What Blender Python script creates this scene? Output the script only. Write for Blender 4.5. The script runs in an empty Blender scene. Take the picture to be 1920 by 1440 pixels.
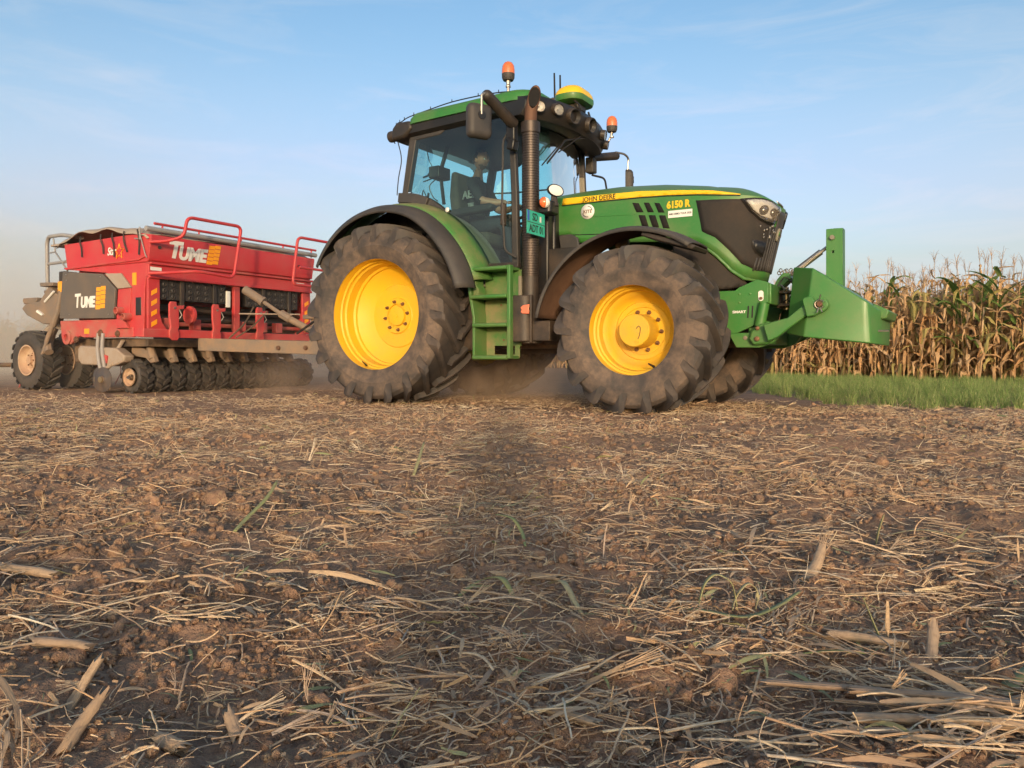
import bpy, bmesh, math, random
import numpy as np
from mathutils import Vector, Matrix, Euler

random.seed(7)
rng = np.random.default_rng(11)
R = math.radians
PI = math.pi
SC = bpy.context.scene
COL = SC.collection

# ------------------------------------------------------------------ camera
cam_d = bpy.data.cameras.new('camera')
cam = bpy.data.objects.new('camera', cam_d)
COL.objects.link(cam)
cam.location = (0, 0, 0.5)
cam.rotation_euler = (R(90), 0, 0)
cam_d.sensor_width = 36
cam_d.lens = 27.0
cam_d.shift_y = -53 / 1920
cam_d.clip_start = 0.05
cam_d.clip_end = 6000
SC.camera = cam

# ------------------------------------------------------------------ sky, sun, exposure
SUN_EL = 8.5
world = bpy.data.worlds.new('World')
SC.world = world
world.use_nodes = True
wn, wl = world.node_tree.nodes, world.node_tree.links
wn.clear()
w_out = wn.new('ShaderNodeOutputWorld')
w_bg = wn.new('ShaderNodeBackground')
w_sky = wn.new('ShaderNodeTexSky')
w_sky.sky_type = 'NISHITA'
w_sky.sun_disc = False
w_sky.sun_elevation = R(SUN_EL)
w_sky.sun_rotation = R(180)
w_sky.air_density = 1.0
w_sky.dust_density = 3.4
w_sky.ozone_density = 2.5
w_bg.inputs['Strength'].default_value = 0.15
# thin haze towards the horizon and wisps of high cloud, all round the sky
w_tc = wn.new('ShaderNodeTexCoord')
w_sep = wn.new('ShaderNodeSeparateXYZ')
wl.new(w_tc.outputs['Generated'], w_sep.inputs[0])
w_hz = wn.new('ShaderNodeMapRange')
w_hz.inputs['From Min'].default_value = 0.0
w_hz.inputs['From Max'].default_value = 0.48
w_hz.inputs['To Min'].default_value = 0.85
w_hz.inputs['To Max'].default_value = 0.0
w_hz.interpolation_type = 'SMOOTHERSTEP'
wl.new(w_sep.outputs['Z'], w_hz.inputs['Value'])
w_map = wn.new('ShaderNodeMapping')
w_map.inputs['Scale'].default_value = (1.3, 2.0, 8.0)
w_map.inputs['Rotation'].default_value = (0, R(-14), R(20))
wl.new(w_tc.outputs['Generated'], w_map.inputs['Vector'])
w_nz = wn.new('ShaderNodeTexNoise')
w_nz.inputs['Scale'].default_value = 3.0
w_nz.inputs['Detail'].default_value = 9
w_nz.inputs['Roughness'].default_value = 0.62
w_nz.inputs['Distortion'].default_value = 0.9
wl.new(w_map.outputs['Vector'], w_nz.inputs['Vector'])
w_cr = wn.new('ShaderNodeMapRange')
w_cr.inputs['From Min'].default_value = 0.48
w_cr.inputs['From Max'].default_value = 0.82
w_cr.inputs['To Max'].default_value = 0.75
wl.new(w_nz.outputs['Fac'], w_cr.inputs['Value'])
w_cz = wn.new('ShaderNodeMapRange')
w_cz.inputs['From Min'].default_value = 0.04
w_cz.inputs['From Max'].default_value = 0.5
w_cz.inputs['To Min'].default_value = 1.0
w_cz.inputs['To Max'].default_value = 0.15
wl.new(w_sep.outputs['Z'], w_cz.inputs['Value'])
w_mul = wn.new('ShaderNodeMath')
w_mul.operation = 'MULTIPLY'
wl.new(w_cr.outputs[0], w_mul.inputs[0])
wl.new(w_cz.outputs[0], w_mul.inputs[1])
w_m1 = wn.new('ShaderNodeMixRGB')
w_m1.blend_type = 'LIGHTEN'
w_m1.inputs['Color2'].default_value = (2.12, 2.24, 2.30, 1)
wl.new(w_hz.outputs[0], w_m1.inputs['Fac'])
w_tint = wn.new('ShaderNodeMixRGB')
w_tint.blend_type = 'MULTIPLY'
w_tint.inputs['Fac'].default_value = 1.0
w_tint.inputs['Color2'].default_value = (0.96, 0.98, 0.93, 1)
wl.new(w_sky.outputs[0], w_tint.inputs['Color1'])
wl.new(w_tint.outputs[0], w_m1.inputs['Color1'])
w_m2 = wn.new('ShaderNodeMixRGB')
w_m2.blend_type = 'LIGHTEN'
w_m2.inputs['Color2'].default_value = (2.5, 2.5, 2.55, 1)
wl.new(w_mul.outputs[0], w_m2.inputs['Fac'])
wl.new(w_m1.outputs[0], w_m2.inputs['Color1'])
wl.new(w_m2.outputs[0], w_bg.inputs['Color'])
wl.new(w_bg.outputs[0], w_out.inputs[0])

sun_d = bpy.data.lights.new('sun', 'SUN')
sun_d.energy = 1.25
sun_d.angle = R(3.0)
sun_d.color = (1.0, 0.73, 0.48)
sun = bpy.data.objects.new('sun', sun_d)
COL.objects.link(sun)
sun.location = (0, -20, 12)
sun.rotation_euler = (R(90 - SUN_EL), 0, R(0.6))

SC.view_settings.view_transform = 'Standard'
SC.view_settings.look = 'None'
SC.view_settings.exposure = 1.12
SC.view_settings.gamma = 1.0
SC.view_settings.use_curve_mapping = False
SC.render.engine = 'CYCLES'
cy = SC.cycles
cy.use_denoising = True
cy.max_bounces = 6
cy.diffuse_bounces = 3
cy.glossy_bounces = 3
cy.transmission_bounces = 4
cy.volume_bounces = 1
cy.transparent_max_bounces = 16
cy.volume_step_rate = 3.0
cy.volume_max_steps = 128
cy.use_fast_gi = False
cy.sample_clamp_indirect = 6.0

# ------------------------------------------------------------------ node helpers
class NT:
    def __init__(s, m):
        m.use_nodes = True
        s.t = m.node_tree
        s.t.nodes.clear()
        s.out = s.t.nodes.new('ShaderNodeOutputMaterial')
    def n(s, typ, **kw):
        nd = s.t.nodes.new(typ)
        for k, v in kw.items():
            if k.startswith('_'):
                setattr(nd, k[1:], v)
        return nd
    def set(s, nd, key, v):
        if isinstance(v, bpy.types.NodeSocket):
            s.t.links.new(v, nd.inputs[key])
        elif isinstance(v, tuple) and len(v) == 3 and nd.inputs[key].type == 'RGBA':
            nd.inputs[key].default_value = (*v, 1)
        else:
            nd.inputs[key].default_value = v
    def coord(s, kind='Object'):
        return s.n('ShaderNodeTexCoord').outputs[kind]
    def pos(s):
        return s.n('ShaderNodeNewGeometry').outputs['Position']
    def noise(s, vec, scale, detail=4, rough=0.55, dist=0.0, col=False):
        nd = s.n('ShaderNodeTexNoise')
        s.set(nd, 'Vector', vec); s.set(nd, 'Scale', scale); s.set(nd, 'Detail', detail)
        s.set(nd, 'Roughness', rough); s.set(nd, 'Distortion', dist)
        return nd.outputs['Color' if col else 'Fac']
    def ramp(s, v, a, b, lo=0.0, hi=1.0):
        nd = s.n('ShaderNodeMapRange')
        s.set(nd, 'Value', v)
        nd.inputs['From Min'].default_value = a; nd.inputs['From Max'].default_value = b
        nd.inputs['To Min'].default_value = lo; nd.inputs['To Max'].default_value = hi
        return nd.outputs[0]
    def math(s, op, a, b=0.0):
        nd = s.n('ShaderNodeMath', _operation=op)
        s.set(nd, 0, a); s.set(nd, 1, b)
        return nd.outputs[0]
    def mix(s, f, a, b):
        nd = s.n('ShaderNodeMixRGB')
        s.set(nd, 'Fac', f); s.set(nd, 'Color1', a); s.set(nd, 'Color2', b)
        return nd.outputs[0]
    def mapping(s, vec, scale=(1, 1, 1)):
        nd = s.n('ShaderNodeMapping')
        s.set(nd, 'Vector', vec); nd.inputs['Scale'].default_value = scale
        return nd.outputs[0]
    def bump(s, h, dist, strength=1.0, normal=None):
        nd = s.n('ShaderNodeBump')
        s.set(nd, 'Height', h); nd.inputs['Distance'].default_value = dist
        nd.inputs['Strength'].default_value = strength
        if normal is not None:
            s.set(nd, 'Normal', normal)
        return nd.outputs[0]
    def bsdf(s, **kw):
        nd = s.n('ShaderNodeBsdfPrincipled')
        for k, v in kw.items():
            s.set(nd, k.replace('_', ' '), v)
        return nd.outputs[0]
    def done(s, sh):
        s.t.links.new(sh, s.out.inputs['Surface'])

DUST = (0.30, 0.19, 0.115)
def paint(name, col, rough=0.35, metal=0.0, dust=0.35, coat=0.0, scale=3.0, dcol=DUST, speck=0.0):
    """paint or metal with uneven dust, more of it on ledges, and fine scratches"""
    m = bpy.data.materials.new(name)
    t = NT(m)
    v = t.coord()
    big = t.noise(v, scale, 6, 0.62)
    fine = t.noise(v, scale * 14, 5, 0.7)
    f = t.math('ADD', t.ramp(big, 0.42, 0.72, 0, dust), t.ramp(fine, 0.5, 0.8, 0, dust * 0.45))
    nz = t.n('ShaderNodeSeparateXYZ')
    g = t.n('ShaderNodeNewGeometry')
    t.set(nz, 0, g.outputs['Normal'])
    f = t.math('ADD', f, t.ramp(nz.outputs['Z'], 0.5, 1.0, 0, dust * 0.8))
    wz = t.n('ShaderNodeSeparateXYZ'); t.set(wz, 0, g.outputs['Position'])
    splash = t.math('MULTIPLY', t.ramp(wz.outputs['Z'], 1.7, 0.35, 0, dust * 1.1), t.ramp(t.noise(v, scale * 2.3, 5, .7), .38, .62, 0.2, 1.0))
    f = t.math('ADD', f, splash)
    nd = t.n('ShaderNodeClamp'); t.set(nd, 0, f); f = nd.outputs[0]
    c = t.mix(f, col, dcol)
    if speck:
        sp = t.ramp(t.noise(v, 55, 3, 0.8), 0.66, 0.74, 0, speck)
        c = t.mix(sp, c, (0.10, 0.055, 0.03))
    r = t.ramp(f, 0, 1, rough, 0.9)
    b = t.bump(t.noise(v, scale * 30, 3), 0.0012, 0.5)
    t.done(t.bsdf(Base_Color=c, Roughness=r, Metallic=metal, Coat_Weight=coat, Coat_Roughness=0.15, Normal=b))
    return m

M = {}
M['green'] = paint('green_paint', (0.036, 0.182, 0.032), 0.42, dust=0.22, coat=0.10, speck=.25)
M['green2'] = paint('green_paint_hitch', (0.032, 0.190, 0.032), 0.42, dust=0.14, coat=0.12, speck=.25)
M['green_dusty'] = paint('green_paint_dusty', (0.036, 0.182, 0.032), 0.48, dust=0.5, speck=.4)
M['yellow'] = paint('yellow_paint', (0.75, 0.445, 0.012), 0.5, dust=0.22, coat=0.0, speck=0.85, dcol=(0.45, 0.27, 0.10))
M['yellow_clean'] = paint('yellow_rim_paint', (0.75, 0.44, 0.011), 0.48, dust=0.16, coat=0.0, speck=0.55, dcol=(0.45, 0.27, 0.10))
M['yellow_decal'] = paint('yellow_stripe', (0.86, 0.52, 0.015), 0.4, dust=0.04)
M['black'] = paint('black_plastic', (0.016, 0.015, 0.015), 0.5, dust=0.16)
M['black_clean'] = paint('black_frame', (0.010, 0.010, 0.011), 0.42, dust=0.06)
M['black_dusty'] = paint('dusty_black_plastic', (0.036, 0.034, 0.034), 0.55, dust=0.42, dcol=(0.115, 0.092, 0.078))
M['grille'] = paint('grille_mesh', (0.016, 0.013, 0.011), 0.75, dust=0.5, dcol=(0.066, 0.043, 0.030))
M['void'] = paint('dark_opening', (0.006, 0.006, 0.006), 0.95, dust=0.03)
M['steel'] = paint('worn_steel', (0.42, 0.38, 0.34), 0.35, 0.9, dust=0.25)
M['rust'] = paint('rusty_pipe', (0.14, 0.072, 0.045), 0.62, 0.4, dust=0.5, dcol=(0.20, 0.10, 0.06))
M['guard'] = paint('exhaust_guard', (0.070, 0.055, 0.048), 0.42, 0.7, dust=0.3, dcol=(0.10, 0.072, 0.056))
M['bolt'] = paint('dusty_bolt', (0.20, 0.10, 0.05), 0.5, 0.6, dust=0.3)
M['brass'] = paint('zinc_plated', (0.55, 0.40, 0.22), 0.3, 0.9, dust=0.15)
M['red'] = paint('red_paint', (0.52, 0.030, 0.038), 0.45, dust=0.32, dcol=(0.40, 0.165, 0.13))
M['red_dusty'] = paint('dusty_red_paint', (0.50, 0.034, 0.040), 0.5, dust=0.55, dcol=(0.36, 0.18, 0.13))
M['grey_panel'] = paint('grey_panel', (0.105, 0.092, 0.082), 0.6, dust=0.2)
M['grey_tube'] = paint('grey_tube', (0.30, 0.29, 0.29), 0.5, dust=0.2)
M['drawbar'] = paint('drawbar_grey', (0.16, 0.135, 0.115), 0.6, dust=0.6)
M['tarp'] = paint('grey_tarpaulin', (0.36, 0.30, 0.25), 0.75, dust=0.4)
M['strap'] = paint('black_strap', (0.02, 0.02, 0.022), 0.7, dust=0.2)
M['white'] = paint('white_print', (0.78, 0.76, 0.72), 0.5, dust=0.06)
M['black_print'] = paint('black_print', (0.012, 0.012, 0.012), 0.5, dust=0.02)
M['orange_print'] = paint('orange_print', (0.90, 0.36, 0.015), 0.5, dust=0.05)
M['plate'] = paint('turquoise_plate', (0.02, 0.46, 0.34), 0.35, dust=0.08)
M['plate_blue'] = paint('plate_blue', (0.02, 0.10, 0.50), 0.35, dust=0.05)
M['seat'] = paint('seat_cloth', (0.05, 0.05, 0.045), 0.9, dust=0.2)
M['interior'] = paint('cab_interior', (0.22, 0.20, 0.155), 0.8, dust=0.15)
M['interior_dark'] = paint('cab_interior_dark', (0.022, 0.023, 0.026), 0.7, dust=0.1)
M['cast'] = paint('cast_iron', (0.035, 0.030, 0.026), 0.7, 0.2, dust=0.5)
M['soil_caked'] = paint('caked_soil', (0.16, 0.085, 0.05), 0.95, dust=0.5, dcol=(0.10, 0.05, 0.03), scale=9)
M['disc_steel'] = paint('disc_steel', (0.10, 0.10, 0.11), 0.35, 0.7, dust=0.3)
M['rim_dusty'] = paint('dusty_rim', (0.50, 0.36, 0.24), 0.6, dust=0.7, dcol=(0.42, 0.26, 0.17))

def glassy(name, col, trans, spec=1.45, dirt=0.05, dcol=(0.5, 0.42, 0.34)):
    """flat tinted pane: tinted pass-through, fresnel reflection and a film of dust"""
    m = bpy.data.materials.new(name)
    t = NT(m)
    tr = t.n('ShaderNodeBsdfTransparent'); t.set(tr, 'Color', col)
    gl = t.n('ShaderNodeBsdfGlossy'); t.set(gl, 'Roughness', 0.02); t.set(gl, 'Color', (1.0, 1.0, 1.0))
    df = t.n('ShaderNodeBsdfDiffuse'); t.set(df, 'Color', dcol)
    fr = t.n('ShaderNodeFresnel'); t.set(fr, 'IOR', spec)
    m1 = t.n('ShaderNodeMixShader'); t.set(m1, 0, fr.outputs[0])
    t.t.links.new(tr.outputs[0], m1.inputs[1]); t.t.links.new(gl.outputs[0], m1.inputs[2])
    d = t.ramp(t.noise(t.coord(), 2.2, 6, 0.65), 0.3, 0.75, dirt * 0.5, dirt * 1.6)
    m2 = t.n('ShaderNodeMixShader'); t.set(m2, 0, d)
    t.t.links.new(m1.outputs[0], m2.inputs[1]); t.t.links.new(df.outputs[0], m2.inputs[2])
    t.done(m2.outputs[0])
    return m
M['glass'] = glassy('tinted_cab_glass', (0.58, 0.88, 0.87), 1, 1.22, dirt=0.02, dcol=(.40, .42, .42))
M['glass_side'] = glassy('tinted_door_glass', (0.62, 0.88, 0.87), 1, 1.6, dirt=0.022, dcol=(.36, .42, .46))
M['lens'] = glassy('clear_lens', (0.95, 0.95, 0.95), 1, dirt=0.06)

def plastic(name, col, rough=0.15, sub=0.0, emit=None):
    m = bpy.data.materials.new(name)
    t = NT(m)
    kw = dict(Base_Color=col, Roughness=rough, Coat_Weight=0.5)
    if emit:
        kw.update(Emission_Color=emit[0], Emission_Strength=emit[1])
    t.done(t.bsdf(**kw))
    return m
M['amber'] = plastic('amber_lens', (0.72, 0.17, 0.05), 0.3)
M['lamp_bowl'] = plastic('headlight_bowl', (0.60, 0.58, 0.55), 0.22)
M['reflector'] = plastic('lamp_reflector', (0.86, 0.83, 0.78), 0.25)
M['chrome'] = paint('lamp_chrome', (0.85, 0.84, 0.82), 0.10, 1.0, dust=0.03)
M['marker'] = plastic('orange_reflector', (0.85, 0.20, 0.10), 0.3)
M['amberlamp'] = plastic('indicator_amber', (0.80, 0.17, 0.05), 0.2)

def rubber(name, base, dustc, amount, tread_dark):
    """tyre rubber: dust clings to the sidewall and the lug edges, patchy"""
    m = bpy.data.materials.new(name)
    t = NT(m)
    v = t.coord()
    at = t.n('ShaderNodeAttribute', _attribute_name='dusty')
    n1 = t.noise(v, 5.0, 6, 0.62, 0.4)
    n2 = t.noise(v, 26.0, 4, 0.65)
    n3 = t.noise(v, 1.6, 3, 0.5)
    f = t.math('MULTIPLY', t.ramp(n1, 0.38, 0.60, 0.22, 1.0), amount)
    f = t.math('MULTIPLY', f, t.ramp(n2, 0.25, 0.6, 0.55, 1.0))
    f = t.math('MULTIPLY', f, t.ramp(n3, 0.3, 0.7, 0.7, 1.1))
    f = t.math('MULTIPLY', f, at.outputs['Fac'])
    dc = t.mix(t.noise(v, 9, 3), dustc, tuple(x * 1.45 for x in dustc))
    c = t.mix(f, base, dc)
    b = t.bump(t.noise(v, 60, 4, 0.6), 0.004, 0.5)
    t.done(t.bsdf(Base_Color=c, Roughness=t.ramp(f, 0, 1, 0.62, 0.95), Normal=b))
    return m
M['tyre'] = rubber('tractor_tyre_rubber', (0.034, 0.032, 0.033), (0.168, 0.116, 0.084), 0.95, 0)
M['tyre_drill'] = rubber('drill_tyre_rubber', (0.030, 0.029, 0.029), (0.16, 0.115, 0.085), 0.42, 0)

# ------------------------------------------------------------------ mesh helpers
class MB:
    def __init__(s):
        s.v = []; s.f = []; s.m = []; s.att = None
    def add(s, vs, fs, mi=0):
        o = len(s.v)
        s.v.extend([tuple(p) for p in vs])
        s.f.extend([tuple(i + o for i in f) for f in fs])
        s.m.extend([mi] * len(fs))
        return s
    def box(s, x0, x1, y0, y1, z0, z1, mi=0, mat=None):
        vs = [Vector((x, y, z)) for x in (x0, x1) for y in (y0, y1) for z in (z0, z1)]
        if mat is not None:
            vs = [mat @ p for p in vs]
        fs = [(0, 1, 3, 2), (4, 6, 7, 5), (0, 4, 5, 1), (2, 3, 7, 6), (0, 2, 6, 4), (1, 5, 7, 3)]
        return s.add(vs, fs, mi)
    def prism(s, poly, a0, a1, axis='y', mi=0, mat=None):
        """polygon extruded along an axis; for y the polygon is (x,z), for x (y,z), for z (x,y)"""
        def P(p, a):
            if axis == 'y': return Vector((p[0], a, p[1]))
            if axis == 'x': return Vector((a, p[0], p[1]))
            return Vector((p[0], p[1], a))
        n = len(poly)
        vs = [P(p, a0) for p in poly] + [P(p, a1) for p in poly]
        if mat is not None:
            vs = [mat @ p for p in vs]
        fs = [tuple(range(n - 1, -1, -1)), tuple(range(n, 2 * n))]
        fs += [(i, (i + 1) % n, n + (i + 1) % n, n + i) for i in range(n)]
        return s.add(vs, fs, mi)
    def tube(s, pts, r, n=8, cap=True, mi=0, closed=False):
        pts = [Vector(p) for p in pts]
        k = len(pts)
        rs = r if isinstance(r, (list, tuple)) else [r] * k
        vs = []; fs = []
        up = None
        for i, p in enumerate(pts):
            if closed:
                d = (pts[(i + 1) % k] - pts[i - 1])
            else:
                d = (pts[min(i + 1, k - 1)] - pts[max(i - 1, 0)])
            d.normalize()
            if up is None:
                up = Vector((0, 0, 1)) if abs(d.z) < 0.9 else Vector((1, 0, 0))
            a = (up - d * up.dot(d))
            if a.length < 1e-5:
                a = d.orthogonal()
            a.normalize()
            up = a
            b = d.cross(a)
            for j in range(n):
                t = 2 * PI * j / n
                vs.append(p + (a * math.cos(t) + b * math.sin(t)) * rs[i])
        for i in range(k if closed else k - 1):
            i2 = (i + 1) % k
            for j in range(n):
                fs.append((i * n + j, i * n + (j + 1) % n, i2 * n + (j + 1) % n, i2 * n + j))
        if cap and not closed:
            fs.append(tuple(range(n - 1, -1, -1)))
            fs.append(tuple((k - 1) * n + j for j in range(n)))
        return s.add(vs, fs, mi)
    def lathe(s, prof, c=(0, 0, 0), axis='y', n=48, a0=0.0, a1=2 * PI, mi=0, sgn=1):
        """prof: list of (along axis, radius) turned about an axis through c"""
        full = abs(a1 - a0 - 2 * PI) < 1e-6
        k = n if full else n + 1
        vs = []; fs = []
        c = Vector(c)
        for j in range(k):
            t = a0 + (a1 - a0) * j / n
            ct, st = math.cos(t), math.sin(t)
            for (a, r) in prof:
                if axis == 'y': vs.append(c + Vector((r * ct, a * sgn, r * st)))
                elif axis == 'z': vs.append(c + Vector((r * ct, r * st, a)))
                else: vs.append(c + Vector((a, r * ct, r * st)))
        p = len(prof)
        for j in range(n):
            j2 = (j + 1) % k if full else j + 1
            for i in range(p - 1):
                fs.append((j * p + i, j * p + i + 1, j2 * p + i + 1, j2 * p + i))
        return s.add(vs, fs, mi)
    def ball(s, c, r, n=10, mi=0, sc=(1, 1, 1)):
        prof = [(-math.cos(PI * i / n), math.sin(PI * i / n)) for i in range(n + 1)]
        o = len(s.v)
        s.lathe(prof, axis='z', n=n * 2, mi=mi)
        for i in range(o, len(s.v)):
            p = s.v[i]
            s.v[i] = (c[0] + p[0] * r * sc[0], c[1] + p[1] * r * sc[1], c[2] + p[2] * r * sc[2])
        return s
    def ribbon(s, pts, wid, side, mi=0):
        """flat strip along pts, wid per point, side: vector per point"""
        vs = []
        for p, w, d in zip(pts, wid, side):
            p = Vector(p); d = Vector(d)
            vs += [p - d * w, p + d * w]
        fs = [(2 * i, 2 * i + 1, 2 * i + 3, 2 * i + 2) for i in range(len(pts) - 1)]
        return s.add(vs, fs, mi)
    def mesh(s, name):
        me = bpy.data.meshes.new(name)
        me.from_pydata(s.v, [], s.f)
        if any(s.m):
            me.polygons.foreach_set('material_index', s.m)
        if s.att is not None:
            a = me.attributes.new('dusty', 'FLOAT', 'POINT')
            a.data.foreach_set('value', s.att)
        return me
    def build(s, name, mats, parent=None, bevel=0.0, smooth=35, fix=True, sub=0, solid=0.0, seg=2, link=True):
        me = s.mesh(name)
        if fix:
            bm = bmesh.new(); bm.from_mesh(me)
            bmesh.ops.remove_doubles(bm, verts=bm.verts, dist=1e-5)
            bmesh.ops.recalc_face_normals(bm, faces=bm.faces)
            bm.to_mesh(me); bm.free()
        for m in (mats if isinstance(mats, (list, tuple)) else [mats]):
            me.materials.append(m)
        if smooth:
            me.polygons.foreach_set('use_smooth', [True] * len(me.polygons))
            me.set_sharp_from_angle(angle=R(smooth))
        o = bpy.data.objects.new(name, me)
        if link:
            COL.objects.link(o)
        if parent is not None:
            o.parent = parent
        if solid:
            md = o.modifiers.new('thickness', 'SOLIDIFY'); md.thickness = solid; md.offset = -1
        if bevel:
            md = o.modifiers.new('edges', 'BEVEL'); md.width = bevel; md.segments = seg
            md.limit_method = 'ANGLE'; md.angle_limit = R(40); md.harden_normals = False
        if sub:
            md = o.modifiers.new('smooth', 'SUBSURF'); md.levels = sub; md.render_levels = sub
        return o

def empty(name, loc=(0, 0, 0), rz=0.0, parent=None, rot=None):
    o = bpy.data.objects.new(name, None)
    COL.objects.link(o)
    o.location = loc
    o.rotation_euler = rot if rot else (0, 0, rz)
    o.empty_display_size = 0.1
    if parent is not None:
        o.parent = parent
    return o

def tag(o, label=None, cat=None, group=None, kind=None):
    if label: o['label'] = label
    if cat: o['category'] = cat
    if group: o['group'] = group
    if kind: o['kind'] = kind
    return o

def text(name, body, size, m, parent, loc, rot, shear=0.0, bold=0.0, depth=0.002, align='CENTER', xs=1.0, space=1.0):
    cu = bpy.data.curves.new(name, 'FONT')
    cu.body = body; cu.size = size; cu.shear = shear; cu.offset = bold
    cu.extrude = depth; cu.align_x = align; cu.align_y = 'CENTER'; cu.space_character = space
    cu.resolution_u = 3
    tmp = bpy.data.objects.new(name, cu)
    COL.objects.link(tmp)
    bpy.context.view_layer.update()
    me = bpy.data.meshes.new_from_object(tmp.evaluated_get(bpy.context.evaluated_depsgraph_get()))
    COL.objects.unlink(tmp)
    bpy.data.objects.remove(tmp)
    me.name = name
    me.materials.clear(); me.materials.append(m)
    o = bpy.data.objects.new(name, me)
    COL.objects.link(o)
    o.parent = parent
    o.matrix_local = Matrix.Translation(loc) @ rot.to_4x4() @ Matrix.Diagonal((xs, 1, 1, 1))
    return o
ROT_SIDE = Matrix(((1, 0, 0), (0, 0, -1), (0, 1, 0)))       # reads from the vehicle's right side
ROT_FRONT = Matrix(((0, 0, 1), (1, 0, 0), (0, 1, 0)))       # reads from in front of the vehicle

def smoothpath(pts, n=6, closed=False):
    """Catmull-Rom through pts"""
    P = [Vector(p) for p in pts]
    out = []
    for i in range(len(P) - 1):
        a = P[max(i - 1, 0)]; b = P[i]; c = P[i + 1]; d = P[min(i + 2, len(P) - 1)]
        for k in range(n):
            t = k / n
            out.append(0.5 * ((2 * b) + (c - a) * t + (2 * a - 5 * b + 4 * c - d) * t * t + (3 * b - a - 3 * c + d) * t ** 3))
    out.append(P[-1])
    return out

def roundpath(pts, r=0.08, n=4):
    """polyline with rounded corners"""
    P = [Vector(p) for p in pts]
    out = [P[0]]
    for i in range(1, len(P) - 1):
        a, b, c = P[i - 1], P[i], P[i + 1]
        ra = min(r, (a - b).length * 0.45, (c - b).length * 0.45)
        p0 = b + (a - b).normalized() * ra; p1 = b + (c - b).normalized() * ra
        for k in range(n + 1):
            t = k / n
            out.append(p0 * (1 - t) ** 2 + b * 2 * t * (1 - t) + p1 * t * t)
    out.append(P[-1])
    return out

def interp(x, tab):
    xs = [t[0] for t in tab]; ys = [t[1] for t in tab]
    return float(np.interp(x, xs, ys))

# ------------------------------------------------------------------ noise for the ground
def _hash(ix, iy, seed):
    h = (ix.astype(np.int64) * 374761393 + iy.astype(np.int64) * 668265263 + seed * 1442695041) & 0x7fffffff
    h = ((h ^ (h >> 13)) * 1274126177) & 0x7fffffff
    return ((h ^ (h >> 16)) & 0xffff) / 65535.0
def vnoise(x, y, seed=0):
    x = np.asarray(x, float); y = np.asarray(y, float)
    ix = np.floor(x); iy = np.floor(y)
    fx = x - ix; fy = y - iy
    fx = fx * fx * (3 - 2 * fx); fy = fy * fy * (3 - 2 * fy)
    a = _hash(ix, iy, seed); b = _hash(ix + 1, iy, seed)
    c = _hash(ix, iy + 1, seed); d = _hash(ix + 1, iy + 1, seed)
    return (a * (1 - fx) + b * fx) * (1 - fy) + (c * (1 - fx) + d * fx) * fy - 0.5
def ground_h(x, y):
    x = np.asarray(x, float); y = np.asarray(y, float)
    h = 0.05 * vnoise(x * 0.9, y * 0.9, 1) + 0.045 * vnoise(x * 2.7 + 5, y * 2.7, 2)
    h = h + 0.030 * vnoise(x * 7.3, y * 7.3 + 3, 3)
    cl = vnoise(x * 17, y * 17, 4)
    h = h + 0.030 * np.maximum(cl, -0.1) + 0.016 * np.maximum(vnoise(x * 41, y * 41, 5), -0.15)
    h = h + 0.007 * vnoise(x * 97, y * 97, 6)
    near = np.clip((7.2 - y) / 2.0, 0.22, 1.0)
    far = np.clip((30 - y) / 14.0, 0.0, 1.0)
    return h * near * far

# ================================================================== GROUND
def soil_material():
    m = bpy.data.materials.new('stubble_soil')
    t = NT(m)
    p = t.pos()
    n0 = t.noise(p, 0.8, 5, 0.6)
    n1 = t.noise(p, 6.0, 6, 0.65)
    n2 = t.noise(p, 45.0, 5, 0.7)
    n3 = t.noise(p, 190.0, 3, 0.7)
    c = t.mix(t.ramp(n1, 0.32, 0.68), (0.215, 0.138, 0.096), (0.455, 0.280, 0.185))
    c = t.mix(t.ramp(n0, 0.42, 0.62, 0, 0.55), c, (0.50, 0.285, 0.175))
    c = t.mix(t.ramp(n2, 0.40, 0.75, 0, 0.5), c, (0.16, 0.110, 0.084))
    c = t.mix(t.ramp(n3, 0.62, 0.72, 0, 0.55), c, (0.40, 0.29, 0.19))
    # chopped straw too small to build, stretched in two directions
    for sc, rot in (((9, 120, 40), 0.5), ((130, 11, 40), -0.4), ((60, 22, 40), 0.2)):
        mp = t.n('ShaderNodeMapping'); t.set(mp, 'Vector', p)
        mp.inputs['Scale'].default_value = sc; mp.inputs['Rotation'].default_value = (0, 0, rot)
        st = t.noise(mp.outputs[0], 1.0, 2, 0.5, 0.6)
        c = t.mix(t.ramp(st, 0.61, 0.68, 0, 0.6), c, (0.44, 0.30, 0.18))
    b = t.bump(n1, 0.05, 0.6)
    b = t.bump(n2, 0.016, 0.9, b)
    b = t.bump(n3, 0.004, 0.9, b)
    t.done(t.bsdf(Base_Color=c, Roughness=1.0, Normal=b, Specular_IOR_Level=0.03))
    return m
M['soil'] = soil_material()

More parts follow.
